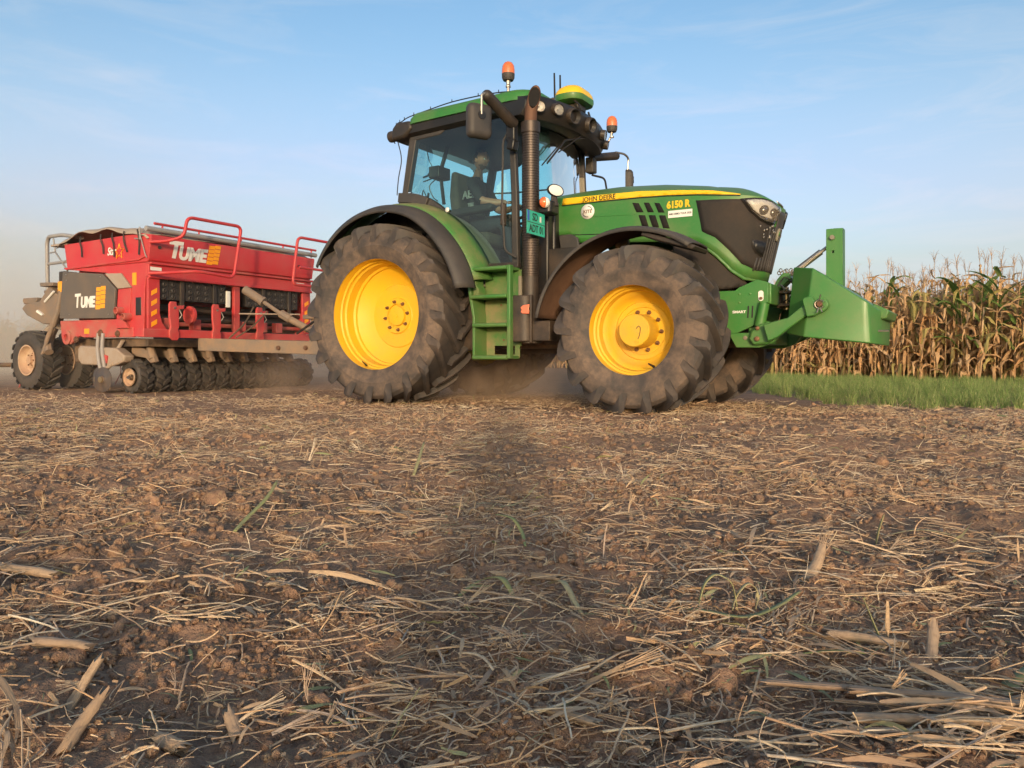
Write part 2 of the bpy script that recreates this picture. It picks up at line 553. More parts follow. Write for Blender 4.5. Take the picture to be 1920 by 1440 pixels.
def build_ground():
    ys = [-400, -60, -12, -4, -1.5, -0.3, 0.15]
    y = 0.4
    while y < 17:
        ys.append(y); y += 0.0055 + 0.0058 * y
    for v in np.geomspace(17, 3500, 60): ys.append(float(v))
    ys = np.array(ys)
    nc = 380
    u = np.linspace(-1, 1, nc)
    u = np.sign(u) * (0.8 * np.abs(u) + 0.2 * np.abs(u) ** 3)
    hw = np.where(ys < 17, np.maximum(1.6, 0.86 * np.abs(ys) + 1.0), 15.6 + (ys - 17) * 1.0)
    X = u[None, :] * hw[:, None]
    Y = np.repeat(ys[:, None], nc, 1)
    big = np.array([-4000, -300, -40])
    X = np.concatenate([np.repeat(big[None, :], len(ys), 0) - hw[:, None], X,
                        np.repeat(-big[None, ::-1], len(ys), 0) + hw[:, None]], 1)
    Y = np.concatenate([np.repeat(ys[:, None], 3, 1), Y, np.repeat(ys[:, None], 3, 1)], 1)
    Z = ground_h(X, Y)
    Z[:, :3] = 0; Z[:, -3:] = 0
    nr, ncol = X.shape
    co = np.stack([X, Y, Z], -1).reshape(-1, 3)
    i = np.arange(nr - 1)[:, None] * ncol + np.arange(ncol - 1)[None, :]
    q = np.stack([i, i + 1, i + ncol + 1, i + ncol], -1).reshape(-1, 4)
    me = bpy.data.meshes.new('ground')
    me.vertices.add(len(co)); me.vertices.foreach_set('co', co.ravel())
    me.loops.add(q.size); me.loops.foreach_set('vertex_index', q.ravel())
    me.polygons.add(len(q)); me.polygons.foreach_set('loop_start', np.arange(0, q.size, 4))
    me.polygons.foreach_set('loop_total', np.full(len(q), 4))
    me.polygons.foreach_set('use_smooth', np.ones(len(q), bool))
    me.update(); me.validate()
    me.materials.append(M['soil'])
    o = bpy.data.objects.new('ground', me); COL.objects.link(o)
    tag(o, 'brown stubble soil of the field under the tractor', 'ground', kind='structure')
build_ground()

# ------------------------------------------------------------------ scattering (stuff only)
def scatter(name, protos, pts, rots, scales, idx, label, cat):
    src = bpy.data.collections.new(name + '_pieces')
    for k, p in enumerate(protos):
        p.name = '%s_piece.%03d' % (name, k)
        src.objects.link(p)
    n = len(pts)
    me = bpy.data.meshes.new(name)
    me.vertices.add(n)
    me.vertices.foreach_set('co', np.asarray(pts, np.float32).ravel())
    a = me.attributes.new('rot', 'FLOAT_VECTOR', 'POINT'); a.data.foreach_set('vector', np.asarray(rots, np.float32).ravel())
    a = me.attributes.new('size', 'FLOAT_VECTOR', 'POINT')
    sc = np.asarray(scales, np.float32)
    if sc.ndim == 1: sc = np.repeat(sc[:, None], 3, 1)
    a.data.foreach_set('vector', sc.ravel())
    a = me.attributes.new('pick', 'INT', 'POINT'); a.data.foreach_set('value', np.asarray(idx, np.int32))
    o = bpy.data.objects.new(name, me); COL.objects.link(o)
    ng = bpy.data.node_groups.new(name, 'GeometryNodeTree')
    ng.interface.new_socket('Geometry', in_out='INPUT', socket_type='NodeSocketGeometry')
    ng.interface.new_socket('Geometry', in_out='OUTPUT', socket_type='NodeSocketGeometry')
    N, Lk = ng.nodes, ng.links
    gi = N.new('NodeGroupInput'); go = N.new('NodeGroupOutput')
    ci = N.new('GeometryNodeCollectionInfo')
    ci.inputs['Collection'].default_value = src
    ci.inputs['Separate Children'].default_value = True
    ci.inputs['Reset Children'].default_value = True
    ip = N.new('GeometryNodeInstanceOnPoints')
    ip.inputs['Pick Instance'].default_value = True
    def attr(nm, typ):
        nd = N.new('GeometryNodeInputNamedAttribute'); nd.data_type = typ
        nd.inputs['Name'].default_value = nm
        return nd.outputs['Attribute']
    e2r = N.new('FunctionNodeEulerToRotation')
    Lk.new(attr('rot', 'FLOAT_VECTOR'), e2r.inputs[0])
    Lk.new(gi.outputs[0], ip.inputs['Points'])
    Lk.new(ci.outputs[0], ip.inputs['Instance'])
    Lk.new(attr('pick', 'INT'), ip.inputs['Instance Index'])
    Lk.new(e2r.outputs[0], ip.inputs['Rotation'])
    Lk.new(attr('size', 'FLOAT_VECTOR'), ip.inputs['Scale'])
    Lk.new(ip.outputs[0], go.inputs[0])
    md = o.modifiers.new('scatter', 'NODES'); md.node_group = ng
    tag(o, label, cat, kind='stuff')
    return o

def straw_material(name, cols, rough=0.75, green=0.0):
    m = bpy.data.materials.new(name)
    t = NT(m)
    oi = t.n('ShaderNodeObjectInfo')
    cr = t.n('ShaderNodeValToRGB')
    el = cr.color_ramp.elements
    el[0].position = 0; el[0].color = (*cols[0], 1)
    el[1].position = 1; el[1].color = (*cols[-1], 1)
    for k, c in enumerate(cols[1:-1]):
        e = el.new((k + 1) / (len(cols) - 1)); e.color = (*c, 1)
    t.set(cr, 'Fac', oi.outputs['Random'])
    v = t.coord()
    mp = t.mapping(v, (8, 360, 360))
    n = t.noise(mp, 1.0, 3, 0.6)
    c = t.mix(t.ramp(n, 0.40, 0.70, 0, 0.55), cr.outputs[0], (0.32, 0.225, 0.16))
    c = t.mix(t.ramp(t.noise(v, 55, 4, .7), .50, .66, 0, .55), c, (0.20, 0.135, 0.095))
    c = t.mix(t.ramp(t.noise(t.pos(), 1.1, 3), 0.42, 0.68, 0.0, 0.28), c, (0.58, 0.34, 0.18))
    t.done(t.bsdf(Base_Color=c, Roughness=rough, Specular_IOR_Level=0.25, Normal=t.bump(n, .0016, .8)))
    return m
STRAW = [(0.34, 0.22, 0.145), (0.72, 0.52, 0.32), (0.52, 0.36, 0.24), (0.82, 0.66, 0.44), (0.50, 0.39, 0.31), (0.68, 0.42, 0.22), (0.84, 0.73, 0.55)]
M['straw'] = straw_material('dry_straw', STRAW)
M['husk'] = straw_material('dry_husk', [(0.46, 0.29, 0.16), (0.58, 0.41, 0.25), (0.36, 0.24, 0.16), (0.54, 0.37, 0.22)])
M['stalkwood'] = straw_material('maize_stalk', [(0.38, 0.26, 0.165), (0.50, 0.35, 0.22), (0.33, 0.235, 0.165), (0.54, 0.40, 0.26)])
M['greenleaf'] = straw_material('torn_green_leaf', [(0.30, 0.36, 0.12), (0.24, 0.28, 0.11), (0.36, 0.38, 0.18), (0.18, 0.24, 0.09), (0.42, 0.40, 0.22)])
M['clod'] = M['soil']

def straw_piece(k, green=False):
    """one bit of crop residue about 10 cm long lying along x"""
    r = random.Random(100 + k)
    mb = MB()
    kind = ['stem', 'stem', 'kink', 'stem', 'thin', 'thin', 'thin', 'strip', 'stem', 'thin', 'thin', 'chip', 'kink', 'thin', 'stem', 'fibres'][k % 16]
    L = 0.1
    if kind in ('stem', 'thin', 'kink'):
        rad = {'stem': 0.0020, 'thin': 0.0009, 'kink': 0.0014}[kind] * r.uniform(0.8, 1.25)
        n = 6
        cy_ = r.choice([0.1, 0.3, 0.15, 1.0]) * r.uniform(-0.013, 0.013); cz = r.choice([-.6, .1, .2, .8]) * r.uniform(0.0, 0.008)
        pts = []
        for i in range(n):
            t = i / (n - 1)
            y = cy_ * 4 * t * (1 - t) + r.uniform(-0.0012, 0.0012)
            z = cz * 4 * t * (1 - t)
            if kind == 'kink' and t > 0.55:
                y += (t - 0.55) * 0.07 * (1 if k % 2 else -1); z += (t - 0.55) * 0.03
            pts.append(((t - 0.5) * L, y, z + rad))
        mb.tube(pts, [rad * (1 - 0.25 * i / n) for i in range(n)], 5)
        m = M['straw']
    elif kind == 'strip':
        n = 7; pts = []; w = []; sd = []
        tw = r.uniform(-1.6, 1.6); c = r.uniform(-0.02, 0.02)
        for i in range(n):
            t = i / (n - 1)
            pts.append(((t - 0.5) * L, c * 4 * t * (1 - t), 0.004 + 0.012 * math.sin(PI * t) * r.uniform(0.6, 1.2)))
            w.append(0.0030 * (0.35 + math.sin(PI * min(1, t * 0.9 + 0.1))))
            a = tw * (t - 0.5)
            sd.append((0.1, math.cos(a), math.sin(a)))
        mb.ribbon(pts, w, sd)
        m = M['husk']
    elif kind == 'chip':
        pts = [(-0.024, -0.003), (0.010, -0.0045), (0.022, -0.001), (0.016, 0.004), (-0.002, 0.003), (-0.02, 0.0045)]
        mb.prism(pts, 0.0, 0.003, 'z')
        m = M['husk']
    else:
        for q in range(9):
            a = r.uniform(-0.5, 0.5)
            pts = [(-0.03, r.uniform(-.004, .004), 0.003), (0.0, math.sin(a) * 0.012, 0.008 + r.uniform(0, .008)), (0.05, math.sin(a) * 0.045, r.uniform(0.0, 0.03))]
            mb.tube(pts, [0.0012, 0.0009, 0.0005], 3, cap=False)
        m = M['straw']
    return mb.build('straw', M['greenleaf'] if green else m, smooth=60, link=False, fix=False)

def field_points(bands, xmul=0.80, xadd=1.3):
    out = []
    for (y0, y1, dens) in bands:
        hw = xmul * y1 + xadd
        n = int(dens * (y1 - y0) * 2 * hw)
        y = rng.uniform(y0, y1, n); x = rng.uniform(-hw, hw, n)
        k = np.abs(x) < xmul * y + xadd
        # patchy: mats of straw and bare soil
        d = vnoise(x * 1.3, y * 1.3, 21) + 0.7 * vnoise(x * 3.7, y * 3.7, 22)
        k &= rng.uniform(0, 1, n) < np.clip(0.50 + 1.2 * d, 0.10, 1.0)
        out.append(np.stack([x[k], y[k]], 1))
    return np.concatenate(out)

def tractor_free(xy):
    return np.ones(len(xy), bool)

def edge_x(y):
    """x of the corn field's edge at depth y"""
    return np.interp(y, [5, 8, 13, 15.5, 18, 22], [14.0, 11.8, 8.67, 7.1, 5.7, 3.6])
def grass_y(x):
    """depth of the near edge of the grass verge at x"""
    return np.interp(x, [-1, 1.0, 3.05, 3.8, 4.7, 6.5, 12], [11.2, 9.7, 8.2, 7.5, 7.05, 6.3, 4.2])

def build_straw():
    protos = [straw_piece(k) for k in range(16)] + [straw_piece(k, True) for k in (7, 4, 23)]
    xy = field_points([(0.3, 1.6, 2500), (1.6, 3.2, 1900), (3.2, 6.0, 1100), (6.0, 9.5, 560), (9.5, 16, 130), (16, 30, 22)])
    ok = xy[:, 1] < grass_y(xy[:, 0]) + 0.25
    xy = xy[ok]
    n = len(xy)
    z = ground_h(xy[:, 0], xy[:, 1])
    size = rng.gamma(1.9, 0.19, n) + 0.12
    size = np.clip(size, 0.18, 2.1)
    far = np.clip((xy[:, 1] - 2.0) / 6.0, 0, 1)
    th = 1.0 + 0.35 * far
    # residue lies mostly across the rows, so the yaw is not uniform
    yaw = np.where(rng.uniform(0, 1, n) < 0.28, rng.normal(0.1, 0.5, n), rng.uniform(-PI, PI, n))
    pitch = rng.normal(0, 0.16, n)
    up = rng.uniform(0, 1, n) < 0.045
    pitch[up] = -rng.uniform(0.5, 1.35, up.sum())
    roll = rng.normal(0, 0.5, n)
    lift = rng.uniform(-0.006, 0.022, n) * (0.4 + 0.6 * rng.uniform(0, 1, n))
    lift[up] += 0.03 * size[up]
    pts = np.stack([xy[:, 0], xy[:, 1], z + lift], 1)
    rots = np.stack([roll, pitch, yaw], 1)
    scl = np.stack([size, size ** 0.5 * th, size ** 0.5 * th * rng.uniform(.45, .95, n)], 1)
    idx = np.where(rng.uniform(0, 1, n) < .055, rng.integers(16, 19, n), rng.integers(0, 16, n))
    # mats: bundles that dried lying the same way, thicker here and there
    cp, cr_, cs, ci_ = [], [], [], []
    for c in range(230):
        cy_ = rng.uniform(.75, 7.0); cx_ = rng.uniform(-1, 1) * (.78 * cy_ + .4)
        if c < 7: cx_, cy_ = 0.52 + .06 * c, 1.02 + .035 * (c % 4)
        k = int(rng.integers(14, 55)); yw = rng.normal(0.05, .7); sp = rng.uniform(.03, .11) * (1 + cy_ * .12)
        u = rng.normal(0, sp * 1.6, k); v = rng.normal(0, sp * .6, k)
        px = cx_ + u * math.cos(yw) - v * math.sin(yw); py = np.maximum(.6, cy_ + u * math.sin(yw) + v * math.cos(yw))
        s_ = np.clip(rng.gamma(3.0, .21, k) * (1.5 if c < 7 else 1), .2, 1.9)
        cp.append(np.stack([px, py, ground_h(px, py) + rng.uniform(.002, .028, k)], 1))
        cr_.append(np.stack([rng.normal(0, .5, k), rng.normal(0, .13, k), yw + rng.normal(0, .28, k)], 1))
        cs.append(np.stack([s_, s_ ** .5, s_ ** .5 * .7], 1)); ci_.append(rng.choice([0, 1, 3, 4, 5, 6, 7, 8, 9, 14], k))
    # chaff: short broken bits, everywhere
    hxy = field_points([(0.3, 1.6, 2600), (1.6, 3.2, 1900), (3.2, 6.0, 900), (6.0, 9.0, 350)])
    hxy = hxy[hxy[:, 1] < grass_y(hxy[:, 0]) + .1]; k = len(hxy)
    cp.append(np.stack([hxy[:, 0], hxy[:, 1], ground_h(hxy[:, 0], hxy[:, 1]) + rng.uniform(-.001, .010, k)], 1))
    cr_.append(np.stack([rng.normal(0, .8, k), rng.normal(0, .35, k), rng.uniform(-PI, PI, k)], 1))
    s_ = rng.uniform(.08, .28, k); w_ = rng.uniform(.35, .8, k) * (1 + .5 * np.clip((hxy[:, 1] - 2) / 6, 0, 1))
    cs.append(np.stack([s_, w_, w_ * .8], 1)); ci_.append(rng.choice([0, 1, 3, 5, 7, 8, 9, 11, 12, 14], k))
    pts = np.concatenate([pts] + cp); rots = np.concatenate([rots] + cr_); scl = np.concatenate([scl] + cs); idx = np.concatenate([idx] + ci_)
    scatter('straw_litter', protos, pts, rots, scl, idx, 'chopped dry straw strewn over the whole field', 'straw')
    print('straw', n)
build_straw()

def clod_piece(k):
    r = random.Random(300 + k)
    bm = bmesh.new()
    bmesh.ops.create_icosphere(bm, subdivisions=2, radius=0.5)
    off = [Vector((r.uniform(-1, 1), r.uniform(-1, 1), r.uniform(-1, 1))).normalized() for _ in range(9)]
    for v in bm.verts:
        d = v.co.normalized()
        f = 1.0 + sum(0.16 * max(0, d.dot(o)) ** 3 * (1 if i % 3 else -1.2) for i, o in enumerate(off))
        f += r.uniform(-0.07, 0.07)
        f += 0.10 * math.sin(d.x * 7 + k) * math.sin(d.y * 6 + 2 * k) + r.uniform(-.05, .05)
        v.co = d * 0.5 * f
        v.co.z *= 0.75
    me = bpy.data.meshes.new('clod'); bm.to_mesh(me); bm.free()
    me.polygons.foreach_set('use_smooth', [True] * len(me.polygons))
    me.set_sharp_from_angle(angle=R(32))
    me.materials.append(M['clod'])
    return bpy.data.objects.new('clod', me)

def build_clods():
    protos = [clod_piece(k) for k in range(8)]
    xs = []; sz = []
    for (y0, y1, dens, s) in [(0.3, 1.7, 7000, 0.0068), (1.7, 3.2, 2200, 0.0098), (3.2, 6.5, 420, 0.014), (0.55, 3.0, 90, 0.017), (3.0, 8, 14, 0.019)]:
        hw = 0.8 * y1 + 0.6
        n = int(dens * (y1 - y0) * 2 * hw)
        y = rng.uniform(y0, y1, n); x = rng.uniform(-hw, hw, n)
        k = np.abs(x) < 0.8 * y + 0.6
        k &= rng.uniform(0, 1, n) < np.clip(0.6 + 1.3 * vnoise(x * 2.1, y * 2.1, 31), 0.15, 1)
        xs.append(np.stack([x[k], y[k]], 1)); sz.append(s * rng.lognormal(0, 0.45, k.sum()))
    xy = np.concatenate(xs); s = np.concatenate(sz); n = len(xy)
    z = ground_h(xy[:, 0], xy[:, 1]) + s * 0.18
    scatter('soil_crumbs', protos, np.stack([xy[:, 0], xy[:, 1], z], 1), rng.uniform(-PI, PI, (n, 3)) * np.array([0.3, 0.3, 1]),
            s, rng.integers(0, 8, n), 'crumbled clods of brown soil between the straw', 'soil')
    print('clods', n)
build_clods()

# ------------------------------------------------------------------ single pieces of residue that stand out
def stalk_piece(name, loc, yaw, L, r, label, pitch=0.0, split=False, m='stalkwood', group=None, frayed=False):
    """a broken maize stalk: nodes along it, torn ends, a split side"""
    q = random.Random(int(abs(loc[0]) * 1000 + loc[1] * 77))
    mb = MB()
    n = 16; k = 18
    bend = q.uniform(-.05, .05); wob = q.uniform(0, 6)
    prof = []
    for i in range(n):
        t = i / (n - 1)
        node = 1 + 0.16 * math.exp(-((t - 0.28) / 0.035) ** 2) + 0.14 * math.exp(-((t - 0.74) / 0.035) ** 2)
        prof.append(((t - 0.5) * L, r * node * (1.05 - 0.2 * t)))
    vs = []; fs = []
    for i, (x, rr) in enumerate(prof):
        for j in range(k):
            a = 2 * PI * j / k
            jag = q.uniform(-0.4, 0.4) * r * 3 if i in (0, n - 1) else 0
            rad = rr * (1 + (.035 if j % 2 else -.035) + 0.05 * math.sin(a * 2 + i * 0.5 + wob))
            if split and math.sin(a) > 0.45: rad *= 0.45
            vs.append((x + jag, rad * math.cos(a) + bend * L * (1 - (2 * x / L) ** 2) + .005 * L * math.sin(i * .8 + wob), rad * 0.82 * math.sin(a) + r * 0.8))
    for i in range(n - 1):
        for j in range(k):
            fs.append((i * k + j, i * k + (j + 1) % k, (i + 1) * k + (j + 1) % k, (i + 1) * k + j))
    fs += [tuple(range(k - 1, -1, -1)), tuple((n - 1) * k + j for j in range(k))]
    mb.add(vs, fs)
    if frayed:
        for s_ in range(14):
            a = q.uniform(-PI, PI); rr = r * q.uniform(0.3, 0.95)
            x0 = L * 0.42
            mb.tube([(x0, rr * math.cos(a), r * .8 + rr * .8 * math.sin(a)), (x0 + L * .18, rr * 1.3 * math.cos(a), r * .8 + rr * math.sin(a)),
                     (x0 + L * q.uniform(.25, .45), rr * q.uniform(1.5, 2.4) * math.cos(a), r * .8 + rr * 1.6 * math.sin(a))], [r * .10, r * .08, r * .03], 4, cap=False)
    o = mb.build(name, M[m], smooth=50)
    o.location = (loc[0], loc[1], float(ground_h(loc[0], loc[1])) + loc[2])
    o.rotation_euler = (0, pitch, yaw)
    tag(o, label, 'maize stalk', group)
    return o

def gpt(px, py):
    y = 720.0 / (py - 667.0)
    return ((px - 960) / 1440.0 * y, y)

def strip_leaf(name, pts, w, label, m='greenleaf', twist=0.0):
    P = smoothpath(pts, 5)
    n = len(P); wid = []; sd = []
    for i in range(n):
        t = i / (n - 1)
        wid.append(w * (0.45 + 0.55 * math.sin(PI * min(1.0, 0.18 + t * 0.82))))
        d = (P[min(i + 1, n - 1)] - P[max(i - 1, 0)]).normalized()
        s_ = d.cross(Vector((0, 0, 1)))
        if s_.length < .05: s_ = Vector((1, 0, 0))
        s_.normalize()
        a = twist * (t - .3)
        sd.append(s_ * math.cos(a) + s_.cross(d) * math.sin(a))
    mb = MB(); mb.ribbon(P, wid, sd)
    # a raised midrib keeps it from being a flat card
    for i in range(0, len(mb.v)): pass
    o = mb.build(name, M[m], smooth=60, solid=0.0012, fix=False)
    tag(o, label, 'leaf')
    return o

def residue():
    S = stalk_piece
    x, y = gpt(118, 1246); S('stalk_piece', (x, y, 0.004), -0.22, 0.11, 0.0088, 'thick tan stalk piece lying in dark crumbs at the lower left')
    x, y = gpt(148, 1330); S('stalk_piece', (x, y, 0.006), 1.05, 0.105, 0.0085, 'pale split stalk piece propped upright in the lower left corner', -0.85, True)
    x, y = gpt(160, 1405); S('stalk_piece', (x, y, 0.008), 1.35, 0.085, 0.0085, 'grey weathered stalk piece beneath the pale split one at the bottom left', -0.55)
    x, y = gpt(436, 1366); S('stalk_piece', (x, y, 0.006), 2.25, 0.046, 0.0095, 'short pale stump of stalk with a sawn end, bottom left of centre', -0.5)
    x, y = gpt(318, 1410); S('stalk_piece', (x, y, 0.0), -0.5, 0.055, 0.011, 'fat brown stalk butt half sunk in soil at the bottom left')
    x, y = gpt(45, 1085); S('stalk_piece', (x, y, 0.01), -0.35, 0.20, 0.0125, 'tan stalk piece jutting in from the left edge of the stubble')
    x, y = gpt(1527, 1075); S('stalk_piece', (x, y, 0.012), 0.85, 0.13, 0.013, 'frayed pale stalk stump leaning up to the right, right of centre', -0.5, False, 'stalkwood', None, True)
    x, y = gpt(1062, 1388); S('stalk_piece', (x, y, 0.006), -0.55, 0.09, 0.0075, 'pale half stalk with a cut end at the bottom, right of the middle', 0.0, True)
    x, y = gpt(1640, 1325); S('stalk_piece', (x, y, 0.02), -0.28, 0.30, 0.0065, 'long tan stalk running to the right edge in the straw heap', 0.0, True)
    x, y = gpt(1790, 1385); S('stalk_piece', (x, y, 0.014), -0.10, 0.26, 0.0075, 'lowest long brown stalk of the heap at the lower right corner')
    x, y = gpt(1800, 1345); S('stalk_piece', (x, y, 0.03), -0.22, 0.28, 0.0070, 'orange tan stalk on top of the heap near the lower right corner', 0.0, True)
    x, y = gpt(985, 1098); S('stalk_piece', (x, y, 0.006), -0.25, 0.14, 0.008, 'pinkish split stalk lying in the middle of the stubble', 0.0, False)
    x, y = gpt(1620, 1195); S('stalk_piece', (x, y, 0.01), -0.45, 0.12, 0.010, 'brown stalk piece beside the fork of green leaf stubs')
    x, y = gpt(1745, 1215); S('stalk_piece', (x, y, 0.02), 1.0, 0.09, 0.0095, 'upright broken stalk piece with a swollen node on the right', -0.7)
    x, y = gpt(690, 972); S('stalk_piece', (x, y, 0.008), -0.3, 0.13, 0.010, 'light husk covered stalk in the stubble left of the middle', 0, True, 'husk')
    def G(px, py, up=0.0):
        a, b = gpt(px, py)
        return Vector((a, b, float(ground_h(a, b)) + 0.006 + up))
    def A(px, py, dx, up, dy=0.0):
        g = G(px, py); return g + Vector((dx, dy, up))
    strip_leaf('leaf_blade', [A(1308, 1150, 0, 0), A(1308, 1150, 0.012, .045), A(1308, 1150, .035, .066), A(1308, 1150, .065, .05), A(1308, 1150, .075, .012), A(1308, 1150, .077, -.01)], 0.0062, 'green leaf blade bent into an upright hoop on the right of the stubble')
    strip_leaf('leaf_blade', [A(1372, 1150, 0, 0), A(1372, 1150, 0.01, .03), A(1372, 1150, .032, .052), A(1372, 1150, .05, .035), A(1372, 1150, .045, .0)], 0.0055, 'smaller hooped green leaf blade just right of the big hoop')
    strip_leaf('leaf_blade', [G(1270, 1152), G(1330, 1165, .01), G(1400, 1165, .012), G(1460, 1152, .02), G(1500, 1133, .035)], 0.007, 'long green leaf blade lying below the hooped ones')
    strip_leaf('leaf_blade', [A(1655, 1190, 0, 0), A(1655, 1190, -.012, .03), A(1655, 1190, -.03, .075), A(1655, 1190, -.032, .085)], 0.0055, 'yellow green leaf stub standing up, left arm of a fork', twist=.6)
    strip_leaf('leaf_blade', [A(1660, 1190, 0, 0), A(1660, 1190, .004, .03), A(1660, 1190, .004, .08)], 0.0045, 'thin straw coloured leaf stub standing up, right arm of a fork', 'husk')
    strip_leaf('leaf_blade', [A(1642, 1006, 0, 0), A(1642, 1006, .008, .04), A(1642, 1006, .022, .082)], 0.006, 'short green tuft blade upright at the right, behind the forked stubs')
    strip_leaf('leaf_blade', [G(1668, 984), G(1715, 990, .012), G(1760, 996, .014), G(1812, 1000)], 0.009, 'pale green leaf piece lying flat to the right of the upright tuft blade')
    strip_leaf('leaf_blade', [G(860, 1123), G(900, 1118, .015), G(940, 1135, .02), G(965, 1150)], 0.008, 'grey green leaf curved over the soil in the middle of the stubble')
    strip_leaf('leaf_blade', [G(1030, 1132, .02), G(1055, 1148, .03), G(1078, 1170, .02), G(1092, 1182)], 0.006, 'bright green leaf piece tilted up right of the curved grey green one')
    strip_leaf('leaf_blade', [G(930, 995, .06), G(960, 1003, .055), G(978, 1010, .02), G(985, 1030)], 0.006, 'small bent grey green leaf near the middle of the stubble')
    strip_leaf('leaf_blade', [A(975, 942, -.07, 0), A(975, 942, 0, .015), A(975, 942, .06, .08)], 0.008, 'green leaf shreds sticking up in front of the steps, in shade')
    strip_leaf('leaf_blade', [G(775, 893, .0), G(785, 886, .05), G(795, 876, .10)], 0.007, 'bright green blade sticking up in front of the rear wheel')
    strip_leaf('leaf_blade', [G(440, 1020), G(465, 1005, .03), G(500, 990, .07), G(520, 975, .09)], 0.007, 'green leaf tip in the stubble in front of the red drill')
    strip_leaf('leaf_blade', [G(1878, 1286), G(1900, 1276, .008), G(1930, 1262, .014)], 0.012, 'broad pale green leaf scrap at the right edge')
    strip_leaf('leaf_blade', [G(1640, 1228), G(1560, 1226, .008), G(1480, 1228, .004)], 0.0035, 'long narrow green leaf lying straight on the right of the stubble')
residue()

# ================================================================== CORN FIELD AND VERGE
def leaf_material(name, cols):
    m = bpy.data.materials.new(name)
    t = NT(m)
    oi = t.n('ShaderNodeObjectInfo')
    cr = t.n('ShaderNodeValToRGB'); el = cr.color_ramp.elements
    el[0].color = (*cols[0], 1); el[1].color = (*cols[-1], 1)
    for k, c in enumerate(cols[1:-1]):
        e = el.new((k + 1) / (len(cols) - 1)); e.color = (*c, 1)
    t.set(cr, 'Fac', oi.outputs['Random'])
    v = t.coord()
    n = t.noise(t.mapping(v, (14, 14, 5)), 1.0, 5, 0.65)
    c = t.mix(t.ramp(n, 0.35, 0.7, 0, 0.6), cr.outputs[0], tuple(x * 0.68 for x in cols[1]))
    c = t.mix(t.ramp(t.noise(v, 40, 3), 0.55, 0.75, 0, 0.4), c, (0.26, 0.15, 0.08))
    di = t.n('ShaderNodeBsdfDiffuse'); t.set(di, 'Color', c)
    tr = t.n('ShaderNodeBsdfTranslucent'); t.set(tr, 'Color', c)
    mx = t.n('ShaderNodeMixShader'); t.set(mx, 0, 0.32)
    t.t.links.new(di.outputs[0], mx.inputs[1]); t.t.links.new(tr.outputs[0], mx.inputs[2])
    t.done(mx.outputs[0])
    return m
M['corn_dry'] = leaf_material('dry_corn_leaf', [(0.58, 0.34, 0.17), (0.74, 0.50, 0.28), (0.66, 0.38, 0.18), (0.78, 0.59, 0.38)])
M['corn_mid'] = leaf_material('yellowing_corn_leaf', [(0.38, 0.34, 0.12), (0.50, 0.42, 0.17), (0.34, 0.32, 0.12), (0.58, 0.45, 0.20)])
M['corn_green'] = leaf_material('green_corn_leaf', [(0.15, 0.25, 0.065), (0.20, 0.30, 0.085), (0.24, 0.31, 0.10), (0.17, 0.27, 0.08)])
M['corn_stalk'] = leaf_material('corn_stalk', [(0.66, 0.42, 0.22), (0.74, 0.50, 0.27), (0.60, 0.40, 0.22), (0.72, 0.53, 0.31)])
M['tassel'] = leaf_material('corn_tassel', [(0.54, 0.38, 0.28), (0.64, 0.47, 0.34), (0.50, 0.34, 0.24), (0.60, 0.46, 0.33)])

